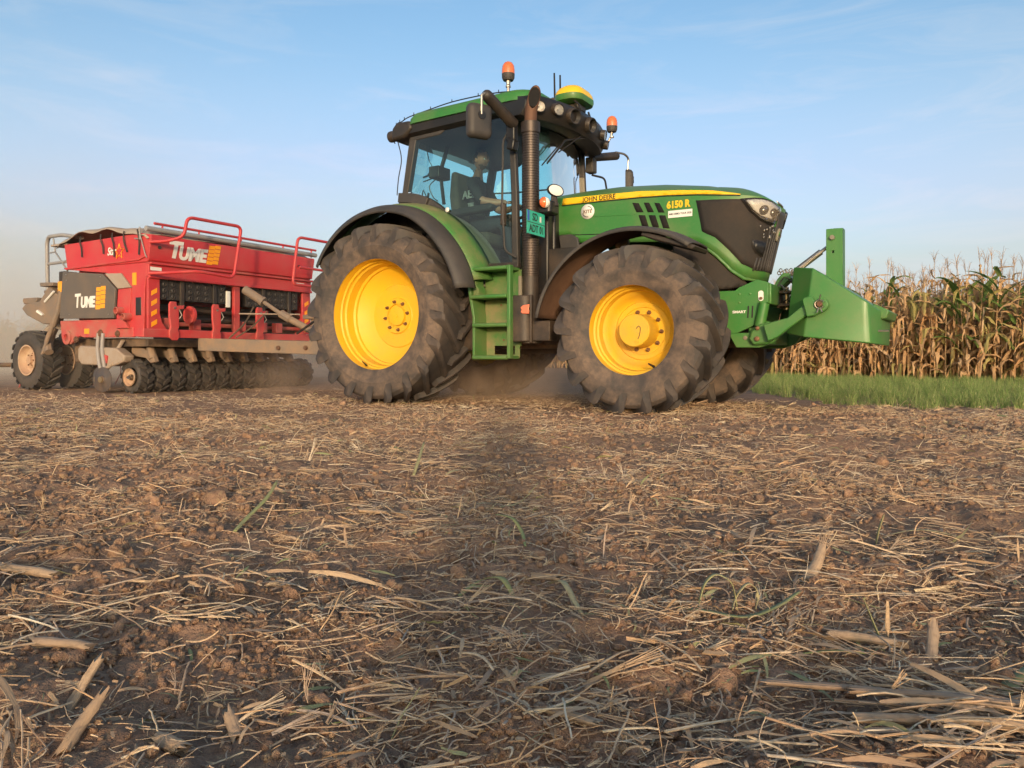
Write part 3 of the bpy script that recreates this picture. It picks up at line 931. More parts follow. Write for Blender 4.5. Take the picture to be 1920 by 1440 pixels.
def corn_parts(k, greenness):
    """meshes of one plant as (name, mesh) and the same joined in one bmesh-free builder"""
    r = random.Random(900 + k)
    H = r.uniform(1.66, 2.0)
    parts = []
    mb = MB()
    lean = (r.uniform(-.06, .06), r.uniform(-.06, .06))
    def ax(h):
        t = h / H
        return Vector((lean[0] * t * t * 2, lean[1] * t * t * 2, h))
    pts = []; rad = []
    for i in range(13):
        h = H * i / 12
        pts.append(ax(h)); rad.append((0.0125 - 0.0085 * (h / H)) * (1.18 if i % 2 else 1))
    mb.tube(pts, rad, 6)
    parts.append(('stalk', mb, 'corn_stalk'))
    nl = r.randint(14, 17)
    a0 = r.uniform(0, 2 * PI)
    for i in range(nl):
        t = (i + 0.4) / nl
        h = 0.14 + (H - 0.22) * t
        az = a0 + (i % 2) * PI + r.uniform(-0.7, 0.7)
        green = r.random() < greenness * (0.3 + t)
        L = r.uniform(0.5, 0.78) * (1.0 if 0.15 < t < 0.85 else 0.72)
        w = r.uniform(0.026, 0.043) if green else r.uniform(.018, .040)
        el = R(r.uniform(55, 78)) if green else R(r.uniform(38, 74))
        droop = r.uniform(0.9, 1.8) if green else r.choice([r.uniform(.6, 1.6), r.uniform(1.8, 3.0), r.uniform(2.8, 4.4)])
        kink = r.randint(2, 6) if not green and r.random() < .55 else 99
        tw = r.uniform(-2.4, 2.4) if not green else r.uniform(-.5, .5)
        n = 9
        P = [ax(h)]; d = el
        seg = L / (n - 1); cur = az
        for j in range(1, n):
            tt = j / (n - 1)
            d = el - droop * tt ** 1.3 + (0 if green else r.uniform(-.28, .28))
            if j >= kink: d -= 1.5
            d = max(d, -1.5)
            cur += r.uniform(-0.16, 0.16) if green else r.uniform(-.4, .4)
            P.append(P[-1] + Vector((math.cos(cur) * math.cos(d), math.sin(cur) * math.cos(d), math.sin(d))) * seg)
        lm = MB(); vs = []; fs = []
        for j in range(n):
            tt = j / (n - 1)
            dd = (P[min(j + 1, n - 1)] - P[max(j - 1, 0)]).normalized()
            side = Vector((-math.sin(az), math.cos(az), 0))
            side = (side - dd * side.dot(dd)).normalized()
            nrm = side.cross(dd)
            a = tw * tt * tt + r.uniform(-.25, .25) * (1 if green else 2.2)
            s2 = side * math.cos(a) + nrm * math.sin(a)
            n2 = nrm * math.cos(a) - side * math.sin(a)
            ww = w * (0.35 + 1.0 * math.sin(PI * min(1, tt * 0.72 + 0.28)) ** 0.8) * (1 if green else r.uniform(.40, 1.1))
            if j == n - 1: ww = 0.003
            fold = 0.35 if green else r.uniform(.2, .9)
            vs += [P[j] - s2 * ww + n2 * ww * fold, P[j] - n2 * ww * .1, P[j] + s2 * ww + n2 * ww * fold]
        for j in range(n - 1):
            b = j * 3
            fs += [(b, b + 1, b + 4, b + 3), (b + 1, b + 2, b + 5, b + 4)]
        lm.add(vs, fs)
        parts.append(('leaf', lm, 'corn_green' if green else ('corn_mid' if r.random() < 0.22 + greenness * .3 else 'corn_dry')))
    # cob in its husk
    ch = r.uniform(0.75, 0.95); az = r.uniform(0, 2 * PI)
    cm = MB(); b = ax(ch)
    cob_up = r.random() < .4
    dirv = Vector((math.cos(az) * .5, math.sin(az) * .5, .75 if cob_up else -.6)).normalized()
    cm.tube([b, b + dirv * .05, b + dirv * .12, b + dirv * .2, b + dirv * .25], [0.008, .022, .027, .018, .004], 7)
    parts.append(('husk', cm, 'corn_dry'))
    tm = MB(); top = ax(H)
    tp = top + Vector((lean[0], lean[1], r.uniform(.26, .36)))
    tm.tube([top, top.lerp(tp, .5), tp], [0.0042, 0.0034, .0016], 4)
    nt = r.randint(5, 9)
    CORN_LOOK.append(('tall' if H > 1.77 else 'short', 'upright' if cob_up else 'hanging', 'bushy' if nt > 6 else 'sparse'))
    for q in range(nt):
        t0 = top.lerp(tp, r.uniform(.15, .6)); az = r.uniform(0, 2 * PI); o_ = r.uniform(.05, .13); u_ = r.uniform(.10, .20)
        dr = Vector((math.cos(az), math.sin(az), 0))
        tm.tube([t0, t0 + dr * o_ * .45 + Vector((0, 0, u_ * .7)), t0 + dr * o_ + Vector((0, 0, u_ * r.uniform(.4, 1.1)))], [0.0028, .0026, .0012], 3, cap=False)
    parts.append(('tassel', tm, 'tassel'))
    return parts

CORN_LOOK = []
CORN_PROTO = []
CORN_WHOLE = []
def build_corn():
    gs = [0.0, 0.03, 0.05, 0.0, 0.22, 0.09, 0.0, 0.60]
    for k, g in enumerate(gs):
        pr = corn_parts(k, g)
        CORN_PROTO.append([(nm, mb.build('corn_' + nm, M[mt], smooth=50, fix=False, link=False).data, mt) for nm, mb, mt in pr])
        # the same plant joined, for the rows behind that nobody can count
        bm_ = MB(); mats = ['corn_stalk', 'corn_dry', 'corn_mid', 'corn_green', 'tassel']
        for nm, mb, mt in pr:
            bm_.add(mb.v, mb.f, mats.index(mt))
        CORN_WHOLE.append(bm_.build('corn', [M[x] for x in mats], smooth=50, fix=False, link=False))
    def corn_label(k, row):
        g = gs[k]; look = CORN_LOOK[k]
        tint = 'dry tan' if g < .02 else 'yellowish tan' if g < .08 else 'half yellow' if g < .2 else 'partly green' if g < .7 else 'green topped'
        where = 'front row beside the grass' if row == 0 else 'second row from the grass' if row == 1 else 'behind the front rows'
        return '%s %s corn plant, %s cob, %s tassel, %s' % (look[0], tint, look[1], look[2], where)
    spots = []
    r = random.Random(5)
    # rows run beside the field edge, 0.6 m apart, plants about 0.19 m apart in the row
    ys = np.arange(9.5, 20.5, 0.145)
    for row in range(6):
        for y in ys:
            yy = y + r.uniform(-.05, .05) + row * .03
            xx = float(edge_x(yy)) + row * 0.62 + r.uniform(-.06, .06)
            spots.append((xx, yy, row))
    front = [s for s in spots if .30 < s[0] / s[1] < 0.76 and not (s[2] >= 5)]
    front.sort(key=lambda s: s[2] * 3.0 + s[1] * 0.05)
    keep = front[:285]
    ks = set(keep)
    for i, (x, y, row) in enumerate(keep):
        k = r.choice([0, 1, 2, 3, 6, 0, 1, 3, 6, 2, 5, 4] if row else [0, 1, 2, 3, 6, 5, 4, 1, 6, 3])
        if row == 0 and (abs(y - 13.5) < .1 or abs(y - 13.05) < .1 or abs(y - 13.95) < .1): k = 7
        root = empty('corn_plant', (x, y, -0.01), r.uniform(0, 2 * PI))
        s = r.uniform(0.93, 1.10)
        root.scale = (s, s, s * r.uniform(.95, 1.06))
        tag(root, corn_label(k, row), 'corn plant', 'corn plants in the field on the right')
        for nm, me, mt in CORN_PROTO[k]:
            o = bpy.data.objects.new(nm, me); COL.objects.link(o); o.parent = root
    # everything further back or outside the frame: one mass
    P = [(x, y, row) for (x, y, row) in spots if (x, y, row) not in ks]
    for row in range(6, 16):
        for y in np.arange(8.0, 23, 0.24):
            P.append((float(edge_x(y)) + row * .55 + r.uniform(-.08, .08), y + r.uniform(-.08, .08), row))
    rear = []
    for row in range(6):
        for x in np.arange(-34, 13, 0.26):
            yy = 31.5 + row * .75 + (x * -0.05)
            rear.append((x + r.uniform(-.1, .1), yy + r.uniform(-.15, .15), row))
    def mass(nm, P, label):
        n = len(P)
        pts = np.array([(a, b, -0.02) for a, b, c in P])
        rots = np.stack([rng.normal(0, .04, n), rng.normal(0, .04, n), rng.uniform(0, 2 * PI, n)], 1)
        idx = rng.choice([0, 1, 2, 3, 6, 5, 4], n, p=[.2, .18, .18, .2, .14, .06, .04])
        protos = [bpy.data.objects.new('corn', p.data) for p in CORN_WHOLE]
        scatter(nm, protos, pts, rots, rng.uniform(.92, 1.12, n), idx, label, 'corn field')
    mass('corn_field', P, 'mass of dry corn behind the front rows on the right')
    mass('far_corn_field', rear, 'pale dry corn in the dust far behind the red drill')
build_corn()

def build_grass():
    m = bpy.data.materials.new('verge_grass')
    t = NT(m)
    oi = t.n('ShaderNodeObjectInfo')
    c = t.mix(oi.outputs['Random'], (0.14, 0.24, 0.065), (0.28, 0.36, 0.12))
    v = t.coord()
    n = t.noise(t.mapping(v, (30, 30, 8)), 1.0, 3)
    c = t.mix(t.ramp(n, 0.50, 0.66, 0, 0.8), c, (0.56, 0.46, 0.26))
    di = t.n('ShaderNodeBsdfDiffuse'); t.set(di, 'Color', c)
    tr = t.n('ShaderNodeBsdfTranslucent'); t.set(tr, 'Color', c)
    mx = t.n('ShaderNodeMixShader'); t.set(mx, 0, 0.25)
    t.t.links.new(di.outputs[0], mx.inputs[1]); t.t.links.new(tr.outputs[0], mx.inputs[2])
    t.done(mx.outputs[0])
    protos = []
    for k in range(7):
        r = random.Random(50 + k)
        mb = MB()
        for b in range(34):
            a = r.uniform(0, 2 * PI); rr = r.uniform(0, .10)
            base = Vector((math.cos(a) * rr, math.sin(a) * rr, 0))
            az = r.uniform(0, 2 * PI); L = r.uniform(.12, .36); bend = r.uniform(.2, 1.3)
            P = [base]
            for j in range(1, 5):
                e = 1.5 - bend * (j / 4) ** 1.4
                P.append(P[-1] + Vector((math.cos(az) * math.cos(e), math.sin(az) * math.cos(e), math.sin(e))) * L / 4)
            w = r.uniform(.002, .0042)
            sd = Vector((-math.sin(az + .6), math.cos(az + .6), 0))
            mb.ribbon(P, [w, w, w * .85, w * .6, w * .1], [sd] * 5)
        protos.append(mb.build('grass', m, smooth=60, fix=False, link=False))
    n = 17000
    x = rng.uniform(0.8, 12, n); y = rng.uniform(4, 25, n)
    gy = grass_y(x) + 0.9 * vnoise(x * 1.1, 7.7, 41) + 0.5 * vnoise(x * 3.3, 2.2, 46) + 0.3 * vnoise(x * 7, y * 7, 42)
    k = (y > gy) & (x < edge_x(y) + 0.25) & (x > 3.25 + .25 * vnoise(x * 3, y * 3, 45))
    dens = np.clip(0.70 + 1.6 * vnoise(x * .9, y * .9, 43) + (y - gy) * .4, .25, 1)
    k &= rng.uniform(0, 1, n) < dens
    x, y = x[k], y[k]; n = len(x)
    s = np.clip(0.55 + 0.5 * (y - grass_y(x)) * .5 + 0.8 * vnoise(x * 1.4, y * 1.4, 44), .15, 0.52) * rng.uniform(.45, 1.3, n)
    scatter('grass_verge', protos, np.stack([x, y, np.full(n, -.01)], 1),
            np.stack([rng.normal(0, .12, n), rng.normal(0, .12, n), rng.uniform(0, 2 * PI, n)], 1), s, rng.integers(0, 7, n),
            'strip of rough green grass between the stubble and the corn', 'grass')
    print('grass', n)
build_grass()

# ================================================================== TRACTOR  (x forward, y to its left, z up; origin under the rear axle)
TR = empty('tractor', (-0.80, 8.96, 0.0), R(-31))
tag(TR, 'green tractor with yellow wheel rims driving across the stubble', 'tractor')

def tyre_mb(Rt, W, rb, nlug, sweep, lug_h, side):
    """ag tyre: smooth carcass with two rows of slanted lugs; 'a' runs outward from the wheel's centre plane"""
    mb = MB(); att = []
    S = Rt - lug_h
    prof = [(-.86, rb - .015, .9), (-.92, rb + .03, 1), (-.98, rb + (S - rb) * .32, 1), (-1.0, rb + (S - rb) * .40, 1.0), (-.995, rb + (S - rb) * .43, .85), (-1.0, rb + (S - rb) * .47, 1.0),
            (-1.0, rb + (S - rb) * .60, 1), (-.95, rb + (S - rb) * .83, .85), (-.84, S - .018, .4), (-.5, S - .006, .2), (0, S, .15)]
    prof = prof + [(-a, r, d) for a, r, d in prof[-2::-1]]
    n = 72
    mb.lathe([(a * W, r) for a, r, d in prof], axis='y', n=n, sgn=side)
    att += [d for _ in range(n) for a, r, d in prof]
    for row in (1, -1):
        for i in range(nlug):
            ph0 = 2 * PI * (i + (0.5 if row < 0 else 0.0)) / nlug
            vs = []; fs = []
            st = []
            #      t, a, base r, top r, half width base, half width top
            K = 8
            for k in range(K):
                t = k / (K - 1)
                a = row * (W * 0.985 * (1 - t) - 0.03 * W * t)
                bow = 1 - 0.10 * math.sin(PI * t)
                rt = Rt - 0.022 * (abs(a) / W) ** 2.5
                rbse = S - 0.03 - 0.05 * max(0, (abs(a) / W - .75)) * 3
                hw = (0.040 - 0.010 * t + 0.012 * math.exp(-((t - 1) / .12) ** 2)) * Rt
                st.append((ph0 - sweep * (t ** 0.85), a, rbse, rt, hw * 1.22, hw * 0.74))
            # shoulder end reaching down the sidewall
            ph, a, rb_, rt, h1, h2 = st[0]
            st.insert(0, (ph + sweep * .10, row * W * 1.025, S - 0.105, rt - 0.030, h1 * .95, h2 * 1.05))
            st.insert(0, (ph + sweep * .17, row * W * 1.005, S - 0.150, S - 0.085, h1 * .8, h2 * .9))
            for (ph, a, r0, r1, h1, h2) in st:
                for (r, h) in ((r0, h1), (r1, h2), (r1, -h2), (r0, -h1)):
                    # widths follow the rim direction
                    p2 = ph + h / r
                    vs.append((r * math.cos(p2), a * side, r * math.sin(p2)))
                    att.append(0.42 if abs(a) > W * .97 else (0.36 if r == r1 else 0.08))
            m = len(st)
            for k in range(m - 1):
                for j in range(3):
                    fs.append((k * 4 + j, k * 4 + j + 1, k * 4 + 5 + j, k * 4 + 4 + j))
            fs.append((0, 1, 2, 3)); fs.append(tuple((m - 1) * 4 + j for j in (3, 2, 1, 0)))
            mb.add(vs, fs)
    mb.att = att
    return mb

def build_wheel(name, x, side, yc, Rt, W, rim_r, lip, rimprof, nlug, sweep, lug_h, bolts, bolt_r, bolt_a, rimmat, spin, valve):
    w = empty(name, (x, side * yc, Rt - 0.02), parent=TR)
    w.rotation_euler = (0, spin, 0)
    tyre_mb(Rt, W, rim_r - .012, nlug, sweep, lug_h, side).build('tyre', M['tyre'], w, smooth=24, fix=False)
    mb = MB()
    mb.lathe(rimprof, axis='y', n=72, sgn=side)
    mb.build('rim', rimmat, w, smooth=28)
    for i in range(bolts):
        a = 2 * PI * (i + .3) / bolts
        b = MB()
        c = (bolt_r * math.cos(a), 0, bolt_r * math.sin(a))
        b.lathe([(bolt_a - .004, .021), (bolt_a + .004, .021), (bolt_a + .005, .015), (bolt_a + .022, .014), (bolt_a + .026, .009), (bolt_a + .034, .008), (bolt_a + .035, 0)], c=c, axis='y', n=6, sgn=side)
        b.build('wheel_bolt', M['bolt'], w, smooth=20)
    v = MB()
    a = R(valve)
    v.tube([((rim_r - .045) * math.cos(a), side * (lip - .06), (rim_r - .045) * math.sin(a)), ((rim_r - .085) * math.cos(a - .03), side * (lip + .005), (rim_r - .085) * math.sin(a - .03))], [.012, .006], 6)
    v.build('valve', M['black_clean'], w)
    return w

def rear_prof(lip):
    d = [(-.045, .596), (-.012, .604), (.004, .600), (.006, .590), (-.012, .580), (-.045, .574), (-.10, .572), (-.112, .556), (-.122, .560), (-.150, .556), (-.165, .540), (-.26, .532),
         (-.275, .512), (-.30, .508), (-.325, .470), (-.355, .420), (-.375, .375), (-.385, .342), (-.372, .332), (-.372, .20), (-.366, .192), (-.352, .186), (-.352, .128), (-.372, .122), (-.372, .112), (-.345, .104), (-.338, .06), (-.338, .022), (-.330, .018), (-.330, 0)]
    return [(lip + a, r) for a, r in d]
def front_prof(lip):
    d = [(-.04, .408), (-.012, .417), (.004, .413), (.006, .404), (-.012, .396), (-.04, .390), (-.085, .386), (-.095, .370), (-.105, .373), (-.125, .368), (-.135, .354), (-.20, .346),
         (-.215, .325), (-.245, .305), (-.275, .285), (-.290, .262), (-.278, .25), (-.283, .212), (-.290, .205), (-.290, .150), (-.285, .147), (-.082, .141), (-.074, .134), (-.074, .03), (-.070, .0)]
    return [(lip + a, r) for a, r in d]

for side in (-1, 1):
    build_wheel('rear_wheel', 0.0, side, 0.93, 0.948, 0.315, 0.60, 0.27, rear_prof(0.27), 20, 0.34, 0.056, 8, 0.152, -0.08, M['yellow_clean'], 0.12 + side * .05, -103)
    fw = build_wheel('front_wheel', 2.80, side, 0.92, 0.738, 0.275, 0.412, 0.23, front_prof(0.23), 17, 0.37, 0.052, 10, 0.172, -0.055, M['yellow'], 0.31 + side * .09, -46)
    # cap on the hub
    g = MB(); g.lathe([(0.157, .018), (0.163, .018), (.164, .008), (.160, .007), (.160, 0)], c=(0.05, 0, -0.085), axis='y', n=14, sgn=side); g.build('hub_plug', M['yellow'], fw)
    g = MB(); g.tube(smoothpath([(0.02, side * .158, .02), (.035, side * .158, .045), (.055, side * .158, .03), (.06, side * .158, -.02), (.055, side * .158, -.065)], 5), .0035, 5); g.build('hub_mark', M['bolt'], fw)

# ------------------------------------------------ running gear under the tractor
b = MB()
b.box(-.45, 3.50, -.30, .30, .58, 1.08); b.box(.2, 1.5, -.42, .42, .62, 1.25); b.box(2.1, 3.30, -.30, .30, .9, 1.5)
b.build('chassis', M['cast'], TR, bevel=.03)
b = MB(); b.lathe([(-.72, .16), (-.60, .18), (-.50, .24), (-.2, .28), (.2, .28), (.5, .24), (.6, .18), (.72, .16)], c=(0, 0, .93), axis='y', n=24); b.build('rear_axle', M['cast'], TR)
b = MB(); b.prism([(2.62, .52), (2.98, .52), (3.02, .66), (2.98, .84), (2.62, .84), (2.58, .66)], -.58, .58); b.lathe([(-.78, .15), (-.6, .17), (-.55, .12), (.55, .12), (.6, .17), (.78, .15)], c=(2.8, 0, .71), axis='y', n=20)
b.build('front_axle', M['cast'], TR, bevel=.02)
b = MB(); b.box(.55, 1.05, -.78, -.35, .55, 1.2); b.build('fuel_tank', M['black'], TR, bevel=.05)
b = MB(); b.box(.45, 1.6, .35, .9, .52, 1.25); b.build('fuel_tank', M['black'], TR, bevel=.06)
b = MB(); b.box(-1.0, -.45, -.10, .10, .50, .66); b.box(-1.02, -.85, -.16, .16, .46, .70); b.build('tow_hitch', M['cast'], TR, bevel=.015)

# ------------------------------------------------ rear fenders
def arc_sheet(c, prof, angs, rfun=None, wfun=None):
    mb = MB(); p = len(prof); vs = []; fs = []
    for a in angs:
        k = rfun(a) if rfun else 1.0
        for (y, r) in prof:
            yy = wfun(a, y) if wfun else y
            vs.append((c[0] + r * k * math.cos(a), yy, c[1] + r * k * math.sin(a)))
    for i in range(len(angs) - 1):
        for j in range(p - 1):
            fs.append((i * p + j, i * p + j + 1, (i + 1) * p + j + 1, (i + 1) * p + j))
    return mb.add(vs, fs)
def fr(a):
    d = math.degrees(a)
    return 1.0 - 0.155 * max(0, (d - 62) / 80) ** 1.25 + 0.02 * max(0, (40 - d) / 30)
for s in (-1, 1):
    A = [R(d) for d in np.linspace(15, 143, 44)]
    f = arc_sheet((0, .93), [(s * .78, 1.235), (s * .90, 1.225), (s * 1.00, 1.205), (s * 1.06, 1.180), (s * 1.075, 1.150)], A, fr)
    f.build('rear_fender', M['green_dusty'], TR, smooth=50, solid=.008)
    f = arc_sheet((0, .93), [(s * 1.065, 1.165), (s * 1.10, 1.168), (s * 1.20, 1.155), (s * 1.265, 1.125), (s * 1.288, 1.085), (s * 1.285, 1.06)], [R(d) for d in np.linspace(11, 145, 46)], fr)
    f.build('fender_extension', M['black_dusty'], TR, smooth=50, solid=.010)
    f = arc_sheet((0, .93), [(s * .79, 1.22), (s * .79, .70)], [R(d) for d in np.linspace(18, 120, 24)], fr)
    f.build('fender_inner_wall', M['black'], TR, smooth=50, solid=.006)

# ------------------------------------------------ cab
def bar(name, pts, w, m, parent=TR, n=6, depth=None, bevel=0):
    b = MB(); b.tube(pts, w, n); return b.build(name, m, parent, smooth=45)
CW = .80
for s in (-1, 1):
    y = s * CW
    b = MB()
    b.prism([(.03, 2.16), (.105, 2.16), (.235, 2.80), (.205, 2.86), (.15, 2.86)], y - s * .06, y + s * .012)
    b.build('cab_pillar', M['black_dusty'], TR, bevel=.010)
    b = MB()
    b.prism([(1.415, 1.36), (1.49, 1.36), (1.475, 2.1), (1.435, 2.88), (1.365, 2.88), (1.405, 2.1)], y - s * .05, y + s * .010)
    b.build('cab_pillar', M['black_dusty'], TR, bevel=.012)
    b = MB()
    b.prism([(.15, 2.80), (.24, 2.785), (.55, 2.80), (.62, 2.845), (1.42, 2.875), (1.42, 2.93), (.15, 2.88)], y - s * .06, y + s * .014)
    b.build('roof_rail', M['black_dusty'], TR, bevel=.010)
    b = MB()
    low = smoothpath([(.00, 2.235), (.20, 2.215), (.38, 2.155), (.53, 2.06), (.66, 1.955), (.80, 1.78), (.92, 1.58), (1.02, 1.40)], 5)
    lo = [(p[0], p[1]) for p in [(q.x, q.y) for q in [Vector((a, b_, 0)) for a, b_ in [(v[0], v[1]) for v in [(.0, 2.235), (.2, 2.215)]]]]]
    curve = smoothpath([(.0, 0, 2.25), (.20, 0, 2.225), (.38, 0, 2.165), (.53, 0, 2.075), (.66, 0, 1.965), (.80, 0, 1.785), (.92, 0, 1.585), (1.03, 0, 1.405)], 5)
    n = len(curve); P2 = []
    for i, p in enumerate(curve):
        t = i / (n - 1)
        P2.append((p.x, p.z))
    back = []
    for i, p in enumerate(curve):
        t = i / (n - 1)
        wdt = interp(t, [(0, .10), (.2, .10), (.42, .085), (.5, .035), (1, .022)])
        d = (curve[min(i + 1, n - 1)] - curve[max(i - 1, 0)]).normalized()
        nn = Vector((d.z, 0, -d.x))
        q = p + nn * wdt
        back.append((q.x, q.z))
    for i in range(n - 1):
        b.prism([P2[i], P2[i + 1], back[i + 1], back[i]], y - s * .05, y + s * .016)
    b.build('cab_lower_trim', M['black_dusty'], TR, smooth=35)
    b = MB(); b.prism([(1.02, 1.365), (1.49, 1.365), (1.49, 1.415), (1.01, 1.425)], y - s * .06, y + s * .012); b.build('door_sill', M['black'], TR, bevel=.008)
    # side pane: bulges a little
    outl = [(.10, 2.225)] + [(p.x + .005, p.z + .01) for p in curve[2:]] + [(1.43, 1.41), (1.425, 2.1), (1.395, 2.87), (.62, 2.845), (.55, 2.80), (.225, 2.79)]
    bm = bmesh.new()
    vs = [bm.verts.new((px, y, pz)) for px, pz in outl]
    bm.faces.new(vs)
    bmesh.ops.triangulate(bm, faces=bm.faces)
    for _ in range(3):
        e = [e for e in bm.edges if e.calc_length() > .14]
        if e: bmesh.ops.subdivide_edges(bm, edges=e, cuts=1); bmesh.ops.triangulate(bm, faces=bm.faces)
    for v in bm.verts:
        v.co.y += s * .03 * max(0, 1 - ((v.co.x - .8) / .75) ** 2) * max(0, 1 - ((v.co.z - 2.1) / .8) ** 2)
    me = bpy.data.meshes.new('side_window'); bm.to_mesh(me); bm.free()
    me.polygons.foreach_set('use_smooth', [True] * len(me.polygons)); me.materials.append(M['glass_side'])
    o = bpy.data.objects.new('side_window', me); COL.objects.link(o); o.parent = TR
# dark rubber edge between door glass and quarter glass, door handle, grab rail, sticker
b = MB(); b.tube(roundpath([(1.398, -.835, 2.70), (1.372, -.90, 2.60), (1.365, -.905, 2.0), (1.39, -.90, 1.52), (1.50, -.86, 1.455)], .05), .011, 8); b.build('grab_rail', M['black_dusty'], TR)
b = MB(); b.prism([(1.325, 1.78), (1.372, 1.77), (1.378, 1.99), (1.330, 2.0)], -.885, -.83); b.build('door_handle', M['black'], TR, bevel=.012)
b = MB(); b.lathe([(-.8475, 0), (-.8475, .026)], c=(.664, 0, 2.0), axis='y', n=20); b.build('round_sticker', M['white'], TR, solid=.001)
b = MB(); b.lathe([(-.887, 0), (-.887, .008)], c=(1.355, 0, 1.965), axis='y', n=12); b.build('lock', M['white'], TR)

def sheet(name, fx, y0, y1, z0, z1, m, ny=14, nz=6):
    mb = MB(); vs = []; fs = []
    for i in range(ny + 1):
        y = y0 + (y1 - y0) * i / ny
        for j in range(nz + 1):
            z = z0 + (z1 - z0) * j / nz
            vs.append((fx(y, z), y, z))
    for i in range(ny):
        for j in range(nz):
            a = i * (nz + 1) + j
            fs.append((a, a + 1, a + nz + 2, a + nz + 1))
    mb.add(vs, fs)
    return mb.build(name, m, TR, smooth=60, fix=False)
wsx = lambda y, z: 1.44 + .20 * (1 - (y / .80) ** 2) - .05 * (z - 1.45)
sheet('windshield', wsx, -.79, .79, 1.50, 2.88, M['glass'])
sheet('rear_window', lambda y, z: .075 + .19 * (z - 2.16) - .03 * (1 - (y / .8) ** 2), -.78, .78, 2.2, 2.86, M['glass'])
b = MB(); b.box(-.02, .10, -.80, .80, 1.3, 2.2); b.build('cab_rear_wall', M['interior_dark'], TR, bevel=.02)
b = MB(); b.box(.0, 1.60, -.74, .74, 1.22, 1.36); b.build('cab_floor', M['interior_dark'], TR, bevel=.02)
b = MB(); b.box(1.46, 1.62, -.70, .70, 1.36, 1.62); b.box(1.38, 1.52, -.2, .2, 1.36, 1.95); b.build('dashboard', M['interior_dark'], TR, bevel=.03)
for s in (-1, 1):
    f = arc_sheet((0, .93), [(s * .77, .98), (s * .77, 1.16), (s * .74, 1.185), (s * .44, 1.19), (s * .42, 1.17), (s * .42, .98)], [R(d) for d in np.linspace(14, 88, 22)])
    f.build('cab_side_panel', M['interior'], TR, smooth=40)
# headliner and sun blind
b = MB(); b.box(.66, 1.46, -.77, .77, 2.838, 2.855); b.build('headliner', M['interior_dark'], TR, bevel=.01)
M['blind'] = glassy('sun_blind_film', (0.16, 0.22, 0.24), 1, dirt=.2, dcol=(.25, .27, .28))
sheet('sun_blind', lambda y, z: wsx(y, z) - .03, -.62, .70, 2.50, 2.84, M['blind'], 10, 3)
# seat
SEAT = empty('driver_seat', (0.47, 0.0, 0), parent=TR)
b = MB(); b.box(-.20, .30, -.25, .25, 1.72, 1.86); b.build('cushion', M['seat'], SEAT, bevel=.05, seg=3)
b = MB(); b.prism([(-.20, 1.84), (-.08, 1.84), (-.14, 2.30), (-.16, 2.58), (-.235, 2.58), (-.26, 2.3)], -.19, .19); b.build('backrest', M['seat'], SEAT, bevel=.05, seg=3)
b = MB(); b.box(-.15, .2, -.2, .2, 1.36, 1.72); b.build('suspension', M['interior_dark'], SEAT, bevel=.03)
b = MB(); b.prism([(-.1, 2.02), (.42, 2.05), (.46, 2.10), (.42, 2.13), (-.1, 2.10)], -.40, -.29); b.build('armrest', M['interior_dark'], SEAT, bevel=.02)
b = MB(); b.prism([(-.05, 2.02), (.30, 2.04), (.30, 2.09), (-.05, 2.08)], .29, .38); b.build('armrest', M['interior_dark'], SEAT, bevel=.02)
b = MB(); b.box(-.20, -.10, -.33, -.20, 2.28, 2.42); b.build('tab', M['white'], SEAT) if False else None
# steering column and wheel
SW = empty('steering_wheel', (1.14, 0, 2.06), parent=TR, rot=(0, R(-32), 0))
b = MB(); b.tube([(.20 * math.cos(2 * PI * i / 28), .20 * math.sin(2 * PI * i / 28), 0) for i in range(28)], .016, 8, closed=True); b.build('wheel_rim', M['black_clean'], SW)
b = MB()
for a in (90, 210, 330): b.tube([(0, 0, -.03), (.19 * math.cos(R(a)), .19 * math.sin(R(a)), 0)], [.022, .014], 6)
b.lathe([(-.04, .05), (.0, .055), (.01, .04), (.01, 0)], axis='z', n=16); b.build('spokes', M['black_clean'], SW)
b = MB(); b.tube([(1.14, 0, 2.03), (1.32, 0, 1.62), (1.36, 0, 1.40)], [.05, .06, .09], 10); b.build('steering_column', M['interior_dark'], TR)
# side console with levers, screen and cables seen against the sky
b = MB(); b.box(.10, .62, .48, .74, 1.95, 2.18); b.build('side_console', M['interior_dark'], TR, bevel=.03)
MO = empty('monitor', (.21, -.36, 2.52), parent=TR)
b = MB(); b.box(-.07, .07, -.11, .11, -.06, .07); b.build('screen_housing', M['black_clean'], MO, bevel=.01)
b = MB(); b.tube([(0.02, 0, -.05), (.06, 0, -.34)], .022, 6); b.tube([(.02, 0, .05), (.10, .02, .30)], .024, 6); b.build('stand', M['black_clean'], MO)
b = MB(); b.tube([(-.30, .1, .02), (-.06, 0, .02)], .012, 6); b.tube([(-.30, .1, -.03), (-.06, 0, -.03)], .008, 6); b.lathe([(-.02, .0), (-.02, .035), (.02, .035), (.02, 0)], c=(-.12, .03, 0), axis='x', n=10); b.build('arm', M['black_clean'], MO)
b = MB(); b.tube(smoothpath([(.0, -.05, -.06), (-.08, -.08, -.14), (-.05, -.05, -.26), (-.02, 0, -.3)], 5), .006, 5); b.tube(smoothpath([(-.22, .1, -.30), (-.25, .05, -.16), (-.31, .1, -.14), (-.33, .1, -.28)], 5), .006, 5); b.tube(smoothpath([(-.27, .12, .34), (-.22, .1, .2), (-.18, .1, .12), (-.24, .1, .04)], 4), .006, 5)
b.build('cable', M['black_clean'], MO)
b = MB(); b.tube([(-.22, .05, -.32), (-.19, .05, -.18)], .014, 6); b.build('lever', M['black_clean'], MO)
bar('rear_grab_bar', [(.12, .70, 2.50), (.5, .74, 2.48), (1.3, .76, 2.46)], .010, M['black_clean'])

